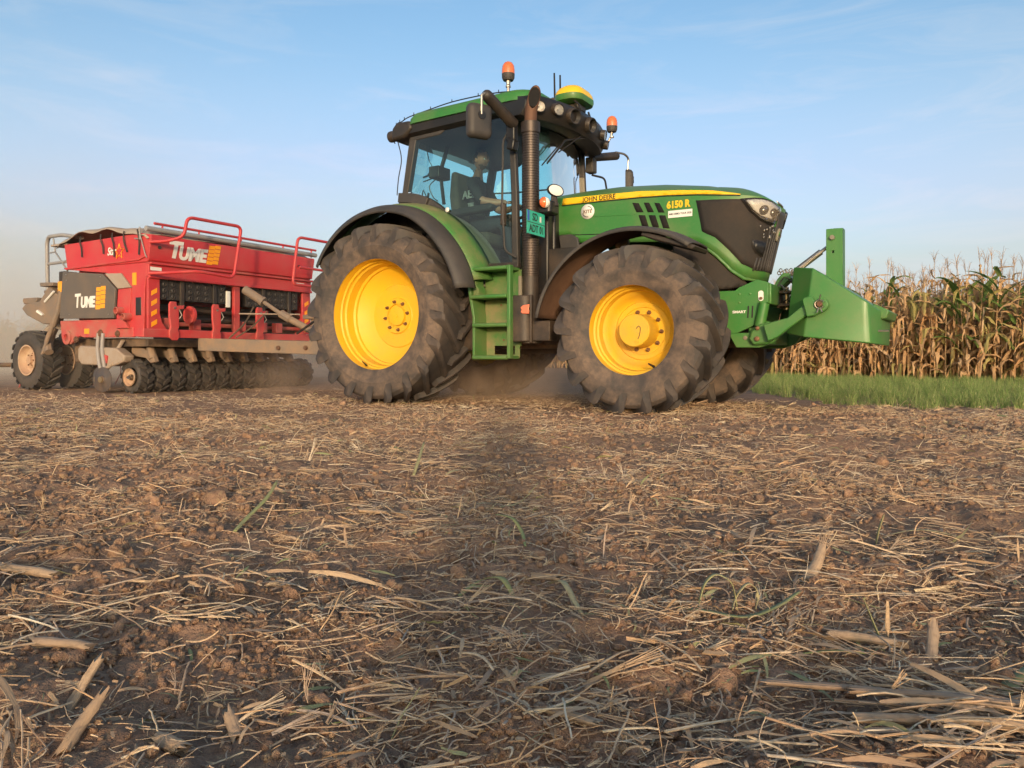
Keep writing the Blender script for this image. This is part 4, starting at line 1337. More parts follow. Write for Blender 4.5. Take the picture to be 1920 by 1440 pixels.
# ------------------------------------------------ roof
def loop_pts(x0, x1, hw, rf, rr, n=7):
    pts = []
    for (cx, cy, r, a0) in ((x1 - rf, -hw + rf, rf, -90), (x1 - rf, hw - rf, rf, 0), (x0 + rr, hw - rr, rr, 90), (x0 + rr, -hw + rr, rr, 180)):
        for k in range(n):
            a = R(a0 + 90 * k / (n - 1))
            pts.append((cx + r * math.cos(a), cy + r * math.sin(a)))
    return pts
def stack(layers, caps=True):
    mb = MB(); n = None; vs = []; fs = []
    for (z, pts) in layers:
        n = len(pts)
        for (x, y) in pts:
            zz = z(x, y) if callable(z) else z
            vs.append((x, y, zz))
    for k in range(len(layers) - 1):
        for i in range(n):
            fs.append((k * n + i, k * n + (i + 1) % n, (k + 1) * n + (i + 1) % n, (k + 1) * n + i))
    if caps:
        fs.append(tuple(range(n - 1, -1, -1))); fs.append(tuple((len(layers) - 1) * n + i for i in range(n)))
    return mb.add(vs, fs)
lift = lambda x: -.075 * max(0, (.65 - x) / .75) ** 1.2
zf = lambda z0: (lambda x, y: z0 + lift(x))
b = stack([(zf(2.86), loop_pts(.02, 1.60, .80, .25, .14)), (zf(2.90), loop_pts(-.03, 1.66, .865, .25, .14)), (zf(2.985), loop_pts(-.03, 1.67, .875, .25, .14)), (zf(2.995), loop_pts(.0, 1.64, .85, .25, .14))])
b.build('roof_band', M['black_clean'], TR, smooth=40)
b = stack([(zf(2.975), loop_pts(.16, 1.67, .895, .22, .10)), (zf(3.04), loop_pts(.17, 1.68, .890, .22, .10)), (zf(3.085), loop_pts(.19, 1.66, .855, .22, .10)), (zf(3.115), loop_pts(.26, 1.58, .74, .2, .1)), (zf(3.13), loop_pts(.4, 1.4, .4, .2, .1))])
b.build('roof_panel', M['green'], TR, smooth=50)
for s in (-1, 1):
    b = MB(); b.prism([(-.045, 2.80), (.13, 2.815), (.24, 2.90), (.20, 2.985), (.02, 2.985), (-.04, 2.93)], s * .89, s * .60); b.build('roof_corner', M['black'], TR, bevel=.03, seg=3)
    L_ = empty('rear_lamp', (-.05, s * .82, 2.865), parent=TR)
    b = MB(); b.lathe([(.03, 0), (.03, .05), (-.03, .062), (-.06, .058)], axis='x', n=18); b.build('housing', M['black'], L_)
    b = MB(); b.lathe([(-.058, .056), (-.064, .03), (-.066, 0)], axis='x', n=18); b.build('lens', M['reflector'], L_)
# front visor carrying the work lights
def vis(y):
    t = min(1, abs(y) / .86)
    return 1.60 + .20 * (1 - t ** 2.2)
b = MB(); vs = []; fs = []
ys = np.linspace(-.88, .88, 29)
sec = [(-.05, 3.045), (.045, 3.02), (.075, 2.965), (.055, 2.87), (.01, 2.80), (-.10, 2.79), (-.22, 2.83), (-.22, 3.03)]
for y in ys:
    e = max(0, (abs(y) - .80) / .08)
    for (dx, z) in sec:
        vs.append((vis(y) + dx - .06 * e, y, 2.92 + (z - 2.92) * (1 - .25 * e)))
n = len(sec)
for i in range(len(ys) - 1):
    for j in range(n):
        fs.append((i * n + j, i * n + (j + 1) % n, (i + 1) * n + (j + 1) % n, (i + 1) * n + j))
fs += [tuple(range(n)), tuple((len(ys) - 1) * n + j for j in range(n - 1, -1, -1))]
b.add(vs, fs); b.build('roof_visor', M['black_clean'], TR, smooth=40)
def work_light(y, z, r, lit=True, yaw=0.0, pitch=0.0, sx=1.25):
    dx = .072 + (0 if lit else .0)
    slope = -(vis(y + .01) - vis(y - .01)) / .02
    w = empty('work_light', (vis(y) + .094, y, z), parent=TR, rot=(0, R(12 + pitch), math.atan(slope) + R(yaw)))
    w.scale = (1, sx, 1)
    b = MB(); b.lathe([(-.06, r * 1.25), (.004, r * 1.18), (.012, r * 1.12), (.010, r * .98)], axis='x', n=22); b.build('bezel', M['black'], w)
    if lit:
        b = MB(); b.lathe([(-.026, 0), (-.022, r * .4), (-.010, r * .8), (.006, r)], axis='x', n=22); b.build('reflector', M['reflector'], w)
        b = MB(); b.lathe([(.010, 0), (.009, r * .5), (.006, r * .98)], axis='x', n=22); b.build('lens', M['lens'], w)
        b = MB(); b.ball((-.012, 0, 0), r * .20, 5); b.build('bulb', M['chrome'], w)
    else:
        b = MB(); b.lathe([(-.085, 0), (-.08, r * .5), (-.03, r * .85), (.008, r * 1.0)], axis='x', n=22); b.build('socket', M['black_dusty'], w)
for (y, z, r, lit) in ((-.80, 2.90, .048, True), (-.575, 2.915, .050, True), (-.33, 2.905, .066, False), (.02, 2.90, .066, False), (.44, 2.905, .048, True), (.665, 2.86, .042, True)):
    work_light(y, z, r, lit)
b = MB(); b.prism([(.70, 2.86), (.90, 2.90), (.90, 2.99), (.84, 3.02), (.72, 3.0)], 1.48, 1.62, 'x'); b.build('visor_end', M['black'], TR, bevel=.03)
# sun strip hanging below the visor inside the windshield top
b = MB(); vs = []; fs = []
for i, y in enumerate(np.linspace(-.74, .76, 31)):
    z = 2.72 + .05 * math.sin(i * 1.1) * (1 if i % 3 else .3) - .10 * max(0, (y - .3) / .45) - .03 * max(0, (-y - .4) / .3)
    vs += [(wsx(y, 2.85) + .012, y, 2.90), (wsx(y, z) + .012, y, z)]
for i in range(30): fs.append((2 * i, 2 * i + 1, 2 * i + 3, 2 * i + 2))
b.add(vs, fs); b.build('dusty_windshield_edge', M['black_dusty'], TR, smooth=60, solid=.003) if False else None
b = MB(); b.tube([(1.78, .08, 2.80), (1.69, -.20, 2.72), (1.655, -.52, 2.42)], [.012, .014, .010], 6); b.tube([(1.79, .02, 2.82), (1.70, -.36, 2.56)], .007, 5); b.tube([(1.665, -.28, 2.66), (1.65, -.62, 2.38)], .008, 4); b.build('wiper', M['black_clean'], TR)
# cable clipped along the roof edge
pts = smoothpath([(-.03, -.84, 2.78), (-.06, -.84, 2.88), (.0, -.84, 2.985), (.06, -.84, 3.0), (.16, -.84, 3.035), (.40, -.84, 3.065), (.72, -.84, 3.10), (1.10, -.84, 3.105), (1.36, -.84, 3.09), (1.52, -.82, 3.06)], 6)
b = MB(); b.tube(pts, .0065, 6); b.build('roof_cable', M['black_clean'], TR)
for i in range(6, len(pts) - 4, 5):
    b = MB(); b.tube([pts[i], pts[i] + Vector((0, 0, .028))], [.006, .004], 5); b.build('cable_clip', M['black_clean'], TR)
b = MB(); b.tube(smoothpath([(.02, -.85, 2.79), (.06, -.84, 2.6), (.02, -.84, 2.4), (.0, -.84, 2.22)], 5), .006, 5); b.build('pillar_cable', M['black_clean'], TR)

# beacons
def beacon(x, y, z, elbow=None):
    w = empty('beacon', (x, y, z), parent=TR)
    b = MB(); b.lathe([(-.085, .0), (-.085, .05), (-.06, .062), (-.02, .064), (-.02, 0)], axis='z', n=20); b.build('base', M['black_dusty'], w)
    b = MB(); b.lathe([(-.02, .064), (.02, .064), (.06, .058), (.088, .040), (.10, .018), (.103, 0)], axis='z', n=22); b.build('dome', M['amber'], w)
    b = MB()
    if elbow: b.tube([(0, 0, -.085), (-.01, .0, -.13), (-.045, -.005, -.20)], [.020, .013, .012], 8); b.tube(roundpath([(-.045, -.005, -.20), (-.05, -.005, -.235), elbow], .02), .009, 6)
    else: b.tube([(0, 0, -.085), (0, 0, -.125), (0, 0, -.13), (0, 0, -.16), (.002, 0, -.36)], [.024, .020, .013, .016, .013], 8)
    b.lathe([(-.15, .0), (-.15, .026), (-.135, .026), (-.135, 0)], axis='z', n=8)
    b.build('stem', M['steel'], w)
beacon(1.371, -.80, 3.295)
beacon(1.69, 1.0, 3.19, (-.30, -.12, -.25))
# GPS receiver and aerials
G_ = empty('gps_receiver', (1.70, -.02, 3.10), parent=TR)
G_.scale = (1, 1, .93)
b = stack([(.02, loop_pts(-.10, .12, .18, .08, .08)), (.035, loop_pts(-.14, .16, .225, .12, .12)), (.07, loop_pts(-.15, .17, .238, .13, .13)), (.098, loop_pts(-.149, .169, .237, .13, .13))]); b.build('body', M['green'], G_, smooth=45)
b = stack([(.098, loop_pts(-.149, .169, .237, .13, .13)), (.14, loop_pts(-.142, .160, .226, .13, .13)), (.18, loop_pts(-.122, .138, .195, .12, .12)), (.21, loop_pts(-.088, .10, .145, .09, .09)), (.226, loop_pts(-.04, .05, .07, .04, .04)), (.229, loop_pts(-.01, .02, .02, .01, .01))]); b.build('dome', M['yellow_decal'], G_, smooth=50)
b = MB(); b.box(-.12, .10, -.10, .10, -.05, .022); b.build('mount', M['black'], G_, bevel=.015)
b = MB(); b.tube(smoothpath([(.08, -.16, .03), (.16, -.17, -.06), (.13, -.14, -.17), (.14, -.02, -.20), (.14, .12, -.14), (.10, .15, -.02)], 5), .011, 6); b.build('cable', M['black_clean'], G_)
b = MB(); b.tube([(1.47, 0, 3.11), (1.46, 0, 3.52)], [.013, .010], 6); b.lathe([(3.09, .025), (3.12, .02), (3.13, 0)], c=(1.47, 0, 0), axis='z', n=10); b.build('aerial', M['black_clean'], TR)
b = MB(); b.tube([(1.535, 0, 3.10), (1.53, 0, 3.485)], [.013, .010], 6); b.lathe([(3.09, .025), (3.12, .02), (3.13, 0)], c=(1.535, 0, 0), axis='z', n=10); b.build('aerial', M['black_clean'], TR)
b = MB(); b.tube([(1.60, -.36, 3.05), (1.60, -.36, 3.10)], .014, 6); b.tube([(1.60, -.36, 3.095), (1.63, -.33, 3.115)], .024, 6); b.build('roof_knob', M['black'], TR)

# mirrors
def mirror(loc, rz, arm, tilt=0, size=(.245, .325)):
    w = empty('mirror', loc, parent=TR)
    h = MB(); W2, H2 = size[0] / 2, size[1] / 2
    def rr(k, d): return [(d * 0 + x, y) for x, y in loop_pts(-W2 * k, W2 * k, H2 * k, .05 * k, .05 * k, 6)]
    vs = []; fs = []
    L5 = [(-.035, .97), (-.015, 1.0), (.01, 1.0), (.035, .96), (.055, .82), (.06, .60)]
    for (d, k) in L5:
        for (u, v) in rr(k, d): vs.append((d, u, v))
    n = len(vs) // len(L5)
    for q in range(len(L5) - 1):
        for i in range(n): fs.append((q * n + i, q * n + (i + 1) % n, (q + 1) * n + (i + 1) % n, (q + 1) * n + i))
    fs.append(tuple(range(n))); fs.append(tuple((len(L5) - 1) * n + i for i in range(n - 1, -1, -1)))
    h.add(vs, fs)
    o = h.build('housing', M['black_dusty'], w, smooth=45); o.rotation_euler = (0, 0, rz)
    g = MB(); g.add([(-.037, u * .92, v * .92) for u, v in rr(1, 0)], [tuple(range(n))]); o = g.build('mirror_glass', M['chrome'], w); o.rotation_euler = (0, 0, rz)
    k = MB(); k.lathe([(.055, 0), (.055, .042), (.0665, .040), (.0665, 0)], c=(0, 0, .045), axis='x', n=14); o = k.build('pivot', M['black_clean'], w, solid=0); o.rotation_euler = (0, 0, rz)
    t = MB(); t.tube(roundpath(arm, .05, 5), .013, 8); t.build('rod', M['steel'], w)
    return w
w = mirror((1.322, -1.25, 2.70), R(-28), [(0.05, -.03, .05), (0.055, -.035, .235), (.085, .0, .255), (.11, .06, .21)])
b = MB(); b.tube([(1.395, -1.22, 2.935), (1.47, -.86, 2.745)], [.055, .058], 10); b.ball((1.395, -1.22, 2.935), .056, 6); b.build('mirror_arm', M['black'], TR, smooth=40)
b = MB(); b.box(1.40, 1.50, -.90, -.82, 2.58, 2.80); b.prism([(1.42, 2.50), (1.50, 2.48), (1.52, 2.58), (1.44, 2.62)], -.93, -.83); b.build('mirror_bracket', M['black_clean'], TR, bevel=.015)
w = mirror((1.69, 1.50, 2.60), R(22), [(.0, -.04, .10), (.02, -.04, .30), (.0, -.12, .335), (-.06, -.25, .335)], size=(.22, .32))
b = MB(); b.tube([(1.50, .86, 2.80), (1.62, 1.30, 2.905)], [.045, .05], 10); b.build('mirror_arm', M['black'], TR, smooth=40)
b = MB(); b.box(1.44, 1.54, .80, .92, 2.62, 2.80); b.build('mirror_bracket', M['black_dusty'], TR, bevel=.015)
b = MB(); b.tube(roundpath([(1.50, .86, 2.60), (1.60, 1.0, 2.58), (1.64, 1.02, 2.30)], .05), .013, 6); b.build('grab_rail', M['black_clean'], TR)
# left front pillar seen through the windshield, with its pale edge strip
b = MB(); b.prism([(1.40, 1.9), (1.50, 1.9), (1.47, 2.55), (1.38, 2.55)], .70, .74); b.build('pillar_cover', M['interior'], TR, bevel=.02)

# ------------------------------------------------ exhaust
EX = empty('exhaust', (1.655, -.855, 0), parent=TR)
prof = []
z = 1.26
while z < 2.64:
    prof += [(z, .084), (z + .013, .084), (z + .015, .079), (z + .020, .079), (z + .022, .084)]
    z += .0245
b = MB(); b.lathe(prof, axis='z', n=36); b.build('heat_guard', M['guard'], EX, smooth=30, fix=False)
b = MB(); b.lathe([(2.635, .080), (2.635, .092), (2.735, .094), (2.74, .086), (2.735, .06)], axis='z', n=32); b.build('guard_collar', M['guard'], EX)
b = MB()
cp = smoothpath([(0, 0, 2.6), (0, 0, 2.76), (.010, -.004, 2.86), (.040, -.014, 2.95), (.085, -.03, 3.05), (.13, -.046, 3.15)], 6)
NS = 24
b.tube(cp, [.060] * len(cp), NS, cap=False)
cut_n = Vector((.66, -.74, .16)).normalized(); cut_p = Vector((.055, -.02, 2.965)); dr = Vector((.40, -.14, .90)).normalized()
cutv = set()
for i in range(len(b.v)):
    p = Vector(b.v[i]); sd_ = (p - cut_p).dot(cut_n)
    if sd_ > 0 and p.z > 2.80:
        b.v[i] = tuple(p - dr * (sd_ / dr.dot(cut_n))); cutv.add(i)
b.f = [f for f in b.f if not all(i in cutv for i in f)]; b.m = [0] * len(b.f)
ring = [Vector(b.v[(len(cp) - 1) * NS + i]) for i in range(NS)]
b.build('outlet_pipe', M['rust'], EX, smooth=50, solid=.006)
cc = sum(ring, Vector()) / NS
b = MB(); b.add([tuple(cc + (p - cc) * .93 - cut_n * .004) for p in ring], [tuple(range(NS))]); b.build('pipe_mouth', M['void'], EX)
b = MB(); b.lathe([(.62, 0), (.62, .078), (1.265, .078), (1.27, 0)], axis='z', n=28); b.build('muffler', M['black'], EX, smooth=30)
b = MB(); b.box(-.12, -.085, -.03, .03, 1.08, 1.27); b.build('bracket_strip', M['interior'], EX, bevel=.004)
b = stack([(.635, loop_pts(-.19, .055, .13, .10, .04)), (1.075, loop_pts(-.19, .055, .13, .10, .04))]); b.build('canister', M['black'], EX, bevel=.01)
b = MB(); b.box(.05, .24, -.06, .1, .64, .83); b.box(.03, .06, -.09, .12, .62, 1.08); b.build('support', M['black'], EX, bevel=.01)
b = MB(); b.prism([(-.030, .915), (-.015, .90), (.060, .895), (.062, .925), (.055, .945), (.062, .965), (.062, .985), (-.005, .978), (-.032, .955), (-.020, .935)], -.138, -.128); b.build('orange_reflector', M['marker'], EX, bevel=.003)
# black ribbed mass between cab and hood
b = MB(); b.box(1.50, 1.72, -.62, .62, 1.10, 1.95); b.box(1.60, 1.74, -.52, .52, 1.25, 2.02); b.build('firewall', M['black_clean'], TR, bevel=.02)
b = MB(); b.box(1.45, 2.15, -.70, -.30, 1.02, 1.10); b.box(1.72, 2.05, -.62, -.58, 1.02, 1.55); b.build('side_frame', M['black'], TR, bevel=.012)
b = MB()
for k in range(5): b.tube(smoothpath([(1.72, -.55, 1.25 + k * .03), (1.85, -.60, 1.2 + .03 * k), (1.98, -.56, 1.22 + .02 * k), (2.1, -.5, 1.15)], 4), .012, 6)
b.build('hoses', M['black_clean'], TR)
b = MB(); b.prism([(1.80, 1.40), (1.95, 1.30), (2.02, 1.42), (1.97, 1.66), (1.90, 1.70), (1.76, 1.70)], -.48, -.44); b.build('engine_side_shield', M['black_dusty'], TR, bevel=.012)

# licence plate, worn by the exhaust and facing forward
PL = empty('licence_plate', (1.775, -.965, 1.742), parent=TR)
b = MB(); b.box(-.002, .002, -.17, .17, -.112, .112); b.build('plate_sheet', M['plate'], PL, bevel=.0008)
b = MB(); b.box(.002, .0035, -.165, -.125, .01, .105); b.build('blue_band', M['plate_blue'], PL)
b = MB(); b.box(.002, .0035, -.17, .17, -.003, .003); b.box(.002, .0032, -.17, .17, .109, .112); b.box(.002, .0032, -.17, .17, -.112, -.109); b.build('plate_lines', M['black_print'], PL)
text('lettering', 'SD', .10, M['black_print'], PL, (.003, -.02, .052), ROT_FRONT, bold=.001, xs=.85)
text('lettering', 'ADT 01', .098, M['black_print'], PL, (.003, .01, -.056), ROT_FRONT, bold=.001, xs=.86)
b = MB(); b.prism([(.07, .02), (.10, .02), (.10, .075), (.07, .075)], .002, .0035, 'x'); b.build('plate_seal', M['white'], PL)
# work lamp and indicator on the cowl
b = stack([(1.86, loop_pts(1.66, 1.86, .10, .04, .04)), (1.98, loop_pts(1.64, 1.87, .10, .05, .05))])
for i, v in enumerate(b.v): b.v[i] = (v[0], v[1] - .74, v[2])
b.build('lamp_box', M['black_clean'], TR, bevel=.015)
WL = empty('cowl_lamp', (1.87, -.745, 2.085), parent=TR, rot=(0, R(-4), R(-22)))
WL.scale = (1, 1.55, .92)
b = MB(); b.lathe([(-.07, 0), (-.065, .03), (-.02, .062), (.0, .066), (.008, .062), (.004, .056)], axis='x', n=24); b.build('housing', M['black_clean'], WL)
b = MB(); b.lathe([(.004, .057), (.010, .03), (.012, 0)], axis='x', n=24); b.build('lens', M['reflector'], WL)
b = MB(); b.tube([(-.03, 0, -.05), (-.03, 0, -.16)], [.022, .03], 8); b.build('stalk', M['black'], WL)
IN = empty('indicator', (1.815, -.865, 1.955), parent=TR, rot=(0, 0, R(-42)))
b = MB(); b.lathe([(-.05, .0), (-.05, .05), (.0, .054), (.012, .046)], axis='x', n=18); b.build('housing', M['black_clean'], IN)
b = MB(); b.lathe([(.0, .053), (.02, .046), (.036, .025), (.04, 0)], axis='x', n=20, a0=PI * .5, a1=PI * 1.5); b.build('amber_half', M['amberlamp'], IN)
b = MB(); b.lathe([(.0, .053), (.02, .046), (.036, .025), (.04, 0)], axis='x', n=20, a0=-PI * .5, a1=PI * .5); b.build('clear_half', M['reflector'], IN)

# ------------------------------------------------ steps
ST = empty('step_ladder', (0, 0, 0), parent=TR)
b = MB(); b.prism([(1.500, .472), (1.536, .472), (1.536, 1.365), (1.500, 1.365)], -1.04, -.975); b.build('side_plate', M['green'], ST, bevel=.006)
b = MB(); b.prism([(1.10, .472), (1.128, .472), (1.128, .80), (1.122, .90), (1.092, 1.06), (1.075, 1.16), (1.10, 1.365), (1.072, 1.365), (1.044, 1.16), (1.062, 1.06), (1.10, .88)], -1.03, -.80); b.build('side_plate', M['green'], ST, bevel=.004)
b = MB()
b.box(1.11, 1.215, -.815, -.805, .48, 1.34); b.box(1.455, 1.51, -.815, -.805, .48, .60); b.box(1.215, 1.53, -.815, -.805, .598, 1.34); b.box(1.215, 1.455, -.815, -.805, .48, .512)
b.build('back_plate', M['green_dusty'], ST, bevel=.003)
for (z, y0) in ((1.345, -1.035), (1.075, -1.035), (.80, -1.03), (.487, -1.03)):
    x0 = 1.085 if z > 1.0 else 1.112
    b = MB(); b.box(x0, 1.503, y0, -.80, z - .018, z + .012); b.tube([(x0, y0 - .006, z - .004), (1.503, y0 - .006, z - .004)], .021, 8); b.build('step', M['green'], ST, bevel=.004)
for (x, z) in ((1.30, 1.0), (1.43, .985), (1.33, .555 + .1)):
    b = MB(); b.lathe([(-.818, 0), (-.818, .012)], c=(x, 0, z), axis='y', n=10); b.build('bolt', M['bolt'], ST)
b = MB(); b.prism([(1.09, 1.09), (1.15, 1.09), (1.15, 1.15), (1.12, 1.20), (1.11, 1.28), (1.09, 1.28)], -1.0, -.86); b.build('corner_bracket', M['green_dusty'], ST, bevel=.004)

# ------------------------------------------------ front fenders, caked with soil inside
for s in (-1, 1):
    A = [R(d) for d in np.linspace(54, 171, 40)]
    rf = lambda a: 1.0 + .06 * max(0, (math.degrees(a) - 80) / 90)
    f = arc_sheet((2.80, .70), [(s * .68, .885), (s * .72, .91), (s * .92, .915), (s * 1.10, .905), (s * 1.165, .885), (s * 1.175, .855)], A, rf)
    o = f.build('front_fender', [M['black_dusty'], M['soil_caked']], TR, smooth=50, solid=.012)
    md = o.modifiers['thickness']; md.material_offset = 1; md.material_offset_rim = 0
    if s == 1: md.material_offset = 0
    b = MB(); b.prism([(2.55, .8), (2.68, .8), (2.58, 1.62), (2.45, 1.62)], s * .70, s * .64); b.build('fender_bracket', M['cast'], TR, bevel=.01)
    b = MB(); b.prism([(2.90, 1.56), (3.08, 1.50), (3.36, 1.40), (3.33, 1.37), (3.05, 1.46), (2.88, 1.52)], s * 1.13, s * .75); b.build('fender_tip', M['black'], TR, bevel=.01)

# ------------------------------------------------ hood
XA, HWD, NX, NP = 3.12, .43, .65, 2.3
_pl = [(1.6, -HWD), (XA, -HWD)]
for i in range(1, 61):
    a = i / 60 * PI / 2
    _pl.append((XA + NX * math.sin(a) ** (2 / NP), -HWD * max(0, math.cos(a)) ** (2 / NP)))
_ps = [0.0]
for i in range(1, len(_pl)): _ps.append(_ps[-1] + math.dist(_pl[i], _pl[i - 1]))
HT = _ps[-1]
def hoodP(s, z, off=0.0):
    """point of the hood's side at plan length s (mirrors past the nose) and height z, pushed outward by off"""
    mir = s > HT
    ss = 2 * HT - s if mir else s
    ss = min(max(ss, 0), HT)
    x = float(np.interp(ss, _ps, [p[0] for p in _pl])); y = float(np.interp(ss, _ps, [p[1] for p in _pl]))
    e = .012
    x1, y1 = np.interp(ss + e, _ps, [p[0] for p in _pl]), np.interp(ss + e, _ps, [p[1] for p in _pl])
    x0, y0 = np.interp(ss - e, _ps, [p[0] for p in _pl]), np.interp(ss - e, _ps, [p[1] for p in _pl])
    tx, ty = x1 - x0, y1 - y0
    l = math.hypot(tx, ty) or 1
    if ss > HT - .02: nx, ny = 1, 0
    else: nx, ny = ty / l, -tx / l
    f = min(1, max(0, (x - 2.9) / .8)); f = f * f * (3 - 2 * f)
    tuck = .02 * max(0, (1.75 - z)) if ss < 1.5 else 0
    px = x + .24 * (z - 1.6) * f + nx * off; py = y + tuck + ny * off
    return (px, -py if mir else py, z)
zsh = lambda s: interp(min(s, 2 * HT - s), [(0, 2.085), (.18, 2.075), (1.0, 2.060), (1.52, 2.015), (1.88, 1.925), (2.06, 1.905), (2.27, 1.845), (HT, 1.832)])
zlo = lambda s: interp(min(s, 2 * HT - s), [(0, 1.715), (.29, 1.70), (.32, 1.62), (1.46, 1.545), (1.57, 1.525), (1.76, 1.40), (1.92, 1.27), (2.06, 1.195), (2.25, 1.175), (HT, 1.17)])
ztp = lambda x: interp(x, [(1.5, 2.160), (1.9, 2.195), (2.3, 2.20), (2.77, 2.165), (3.19, 2.10), (3.4, 2.05), (3.6, 1.99)])
HD = empty('hood', (0, 0, 0), parent=TR)
ss = list(np.linspace(.06, 1.5, 22)) + list(np.linspace(1.54, HT, 40)) + list(np.linspace(HT, 2 * HT - 1.54, 40))[1:] + list(np.linspace(2 * HT - 1.5, 2 * HT - .06, 22))
rows = []
for s in ss:
    lo, sh = zlo(s), zsh(s)
    r_ = [hoodP(s, lo + (sh - lo) * t) for t in np.linspace(0, 1, 9)]
    p = Vector(r_[-1]); cx = min(p.x, 3.25 + .10 * max(0, (p.x - 3.25)))
    c = Vector((cx, 0, ztp(p.x if p.x < 3.3 else cx)))
    for u in np.linspace(.08, 1, 9):
        q = p.lerp(c, u); q.z = p.z + (c.z - p.z) * math.sin(u * PI / 2) ** .9
        r_.append(tuple(q))
    rows.append(r_)
b = MB(); m_ = len(rows[0]); vs = [p for r_ in rows for p in r_]; fs = []
for i in range(len(rows) - 1):
    for j in range(m_ - 1):
        fs.append((i * m_ + j, i * m_ + j + 1, (i + 1) * m_ + j + 1, (i + 1) * m_ + j))
b.add(vs, fs); b.build('hood_shell', M['green'], HD, smooth=38, solid=.01)
b = MB(); r_ = rows[0]; l_ = rows[-1]
b.add([Vector(p) + Vector((.012, 0, 0)) for p in r_] + [Vector(p) + Vector((.012, 0, 0)) for p in l_[::-1]], [tuple(range(2 * m_))]); b.build('hood_back', M['black_clean'], HD)

def hood_patch(name, poly, off, m, parent=HD, mirror=False, mx=.06, solid=.006, curve=False):
    """panel cut from (s,z) polygon that follows the hood's surface"""
    bm = bmesh.new()
    vs = [bm.verts.new((s if not mirror else 2 * HT - s, z, 0)) for s, z in poly]
    bm.faces.new(vs)
    bmesh.ops.triangulate(bm, faces=bm.faces)
    for _ in range(5):
        e = [e for e in bm.edges if e.calc_length() > mx]
        if not e: break
        bmesh.ops.subdivide_edges(bm, edges=e, cuts=1)
        bmesh.ops.triangulate(bm, faces=bm.faces)
    for v in bm.verts: v.co = Vector(hoodP(v.co.x, v.co.y, off))
    bmesh.ops.recalc_face_normals(bm, faces=bm.faces)
    me = bpy.data.meshes.new(name); bm.to_mesh(me); bm.free()
    # normals must point outward for the thickness to go inward
    c = Vector((3.0, 0, 1.6))
    tot = sum(p.normal.dot(p.center - c) * p.area for p in me.polygons)
    if tot < 0: me.flip_normals()
    me.polygons.foreach_set('use_smooth', [True] * len(me.polygons))
    me.materials.append(m)
    o = bpy.data.objects.new(name, me); COL.objects.link(o); o.parent = parent
    md = o.modifiers.new('thickness', 'SOLIDIFY'); md.thickness = solid; md.offset = -1
    return o
X = lambda x: x - 1.6
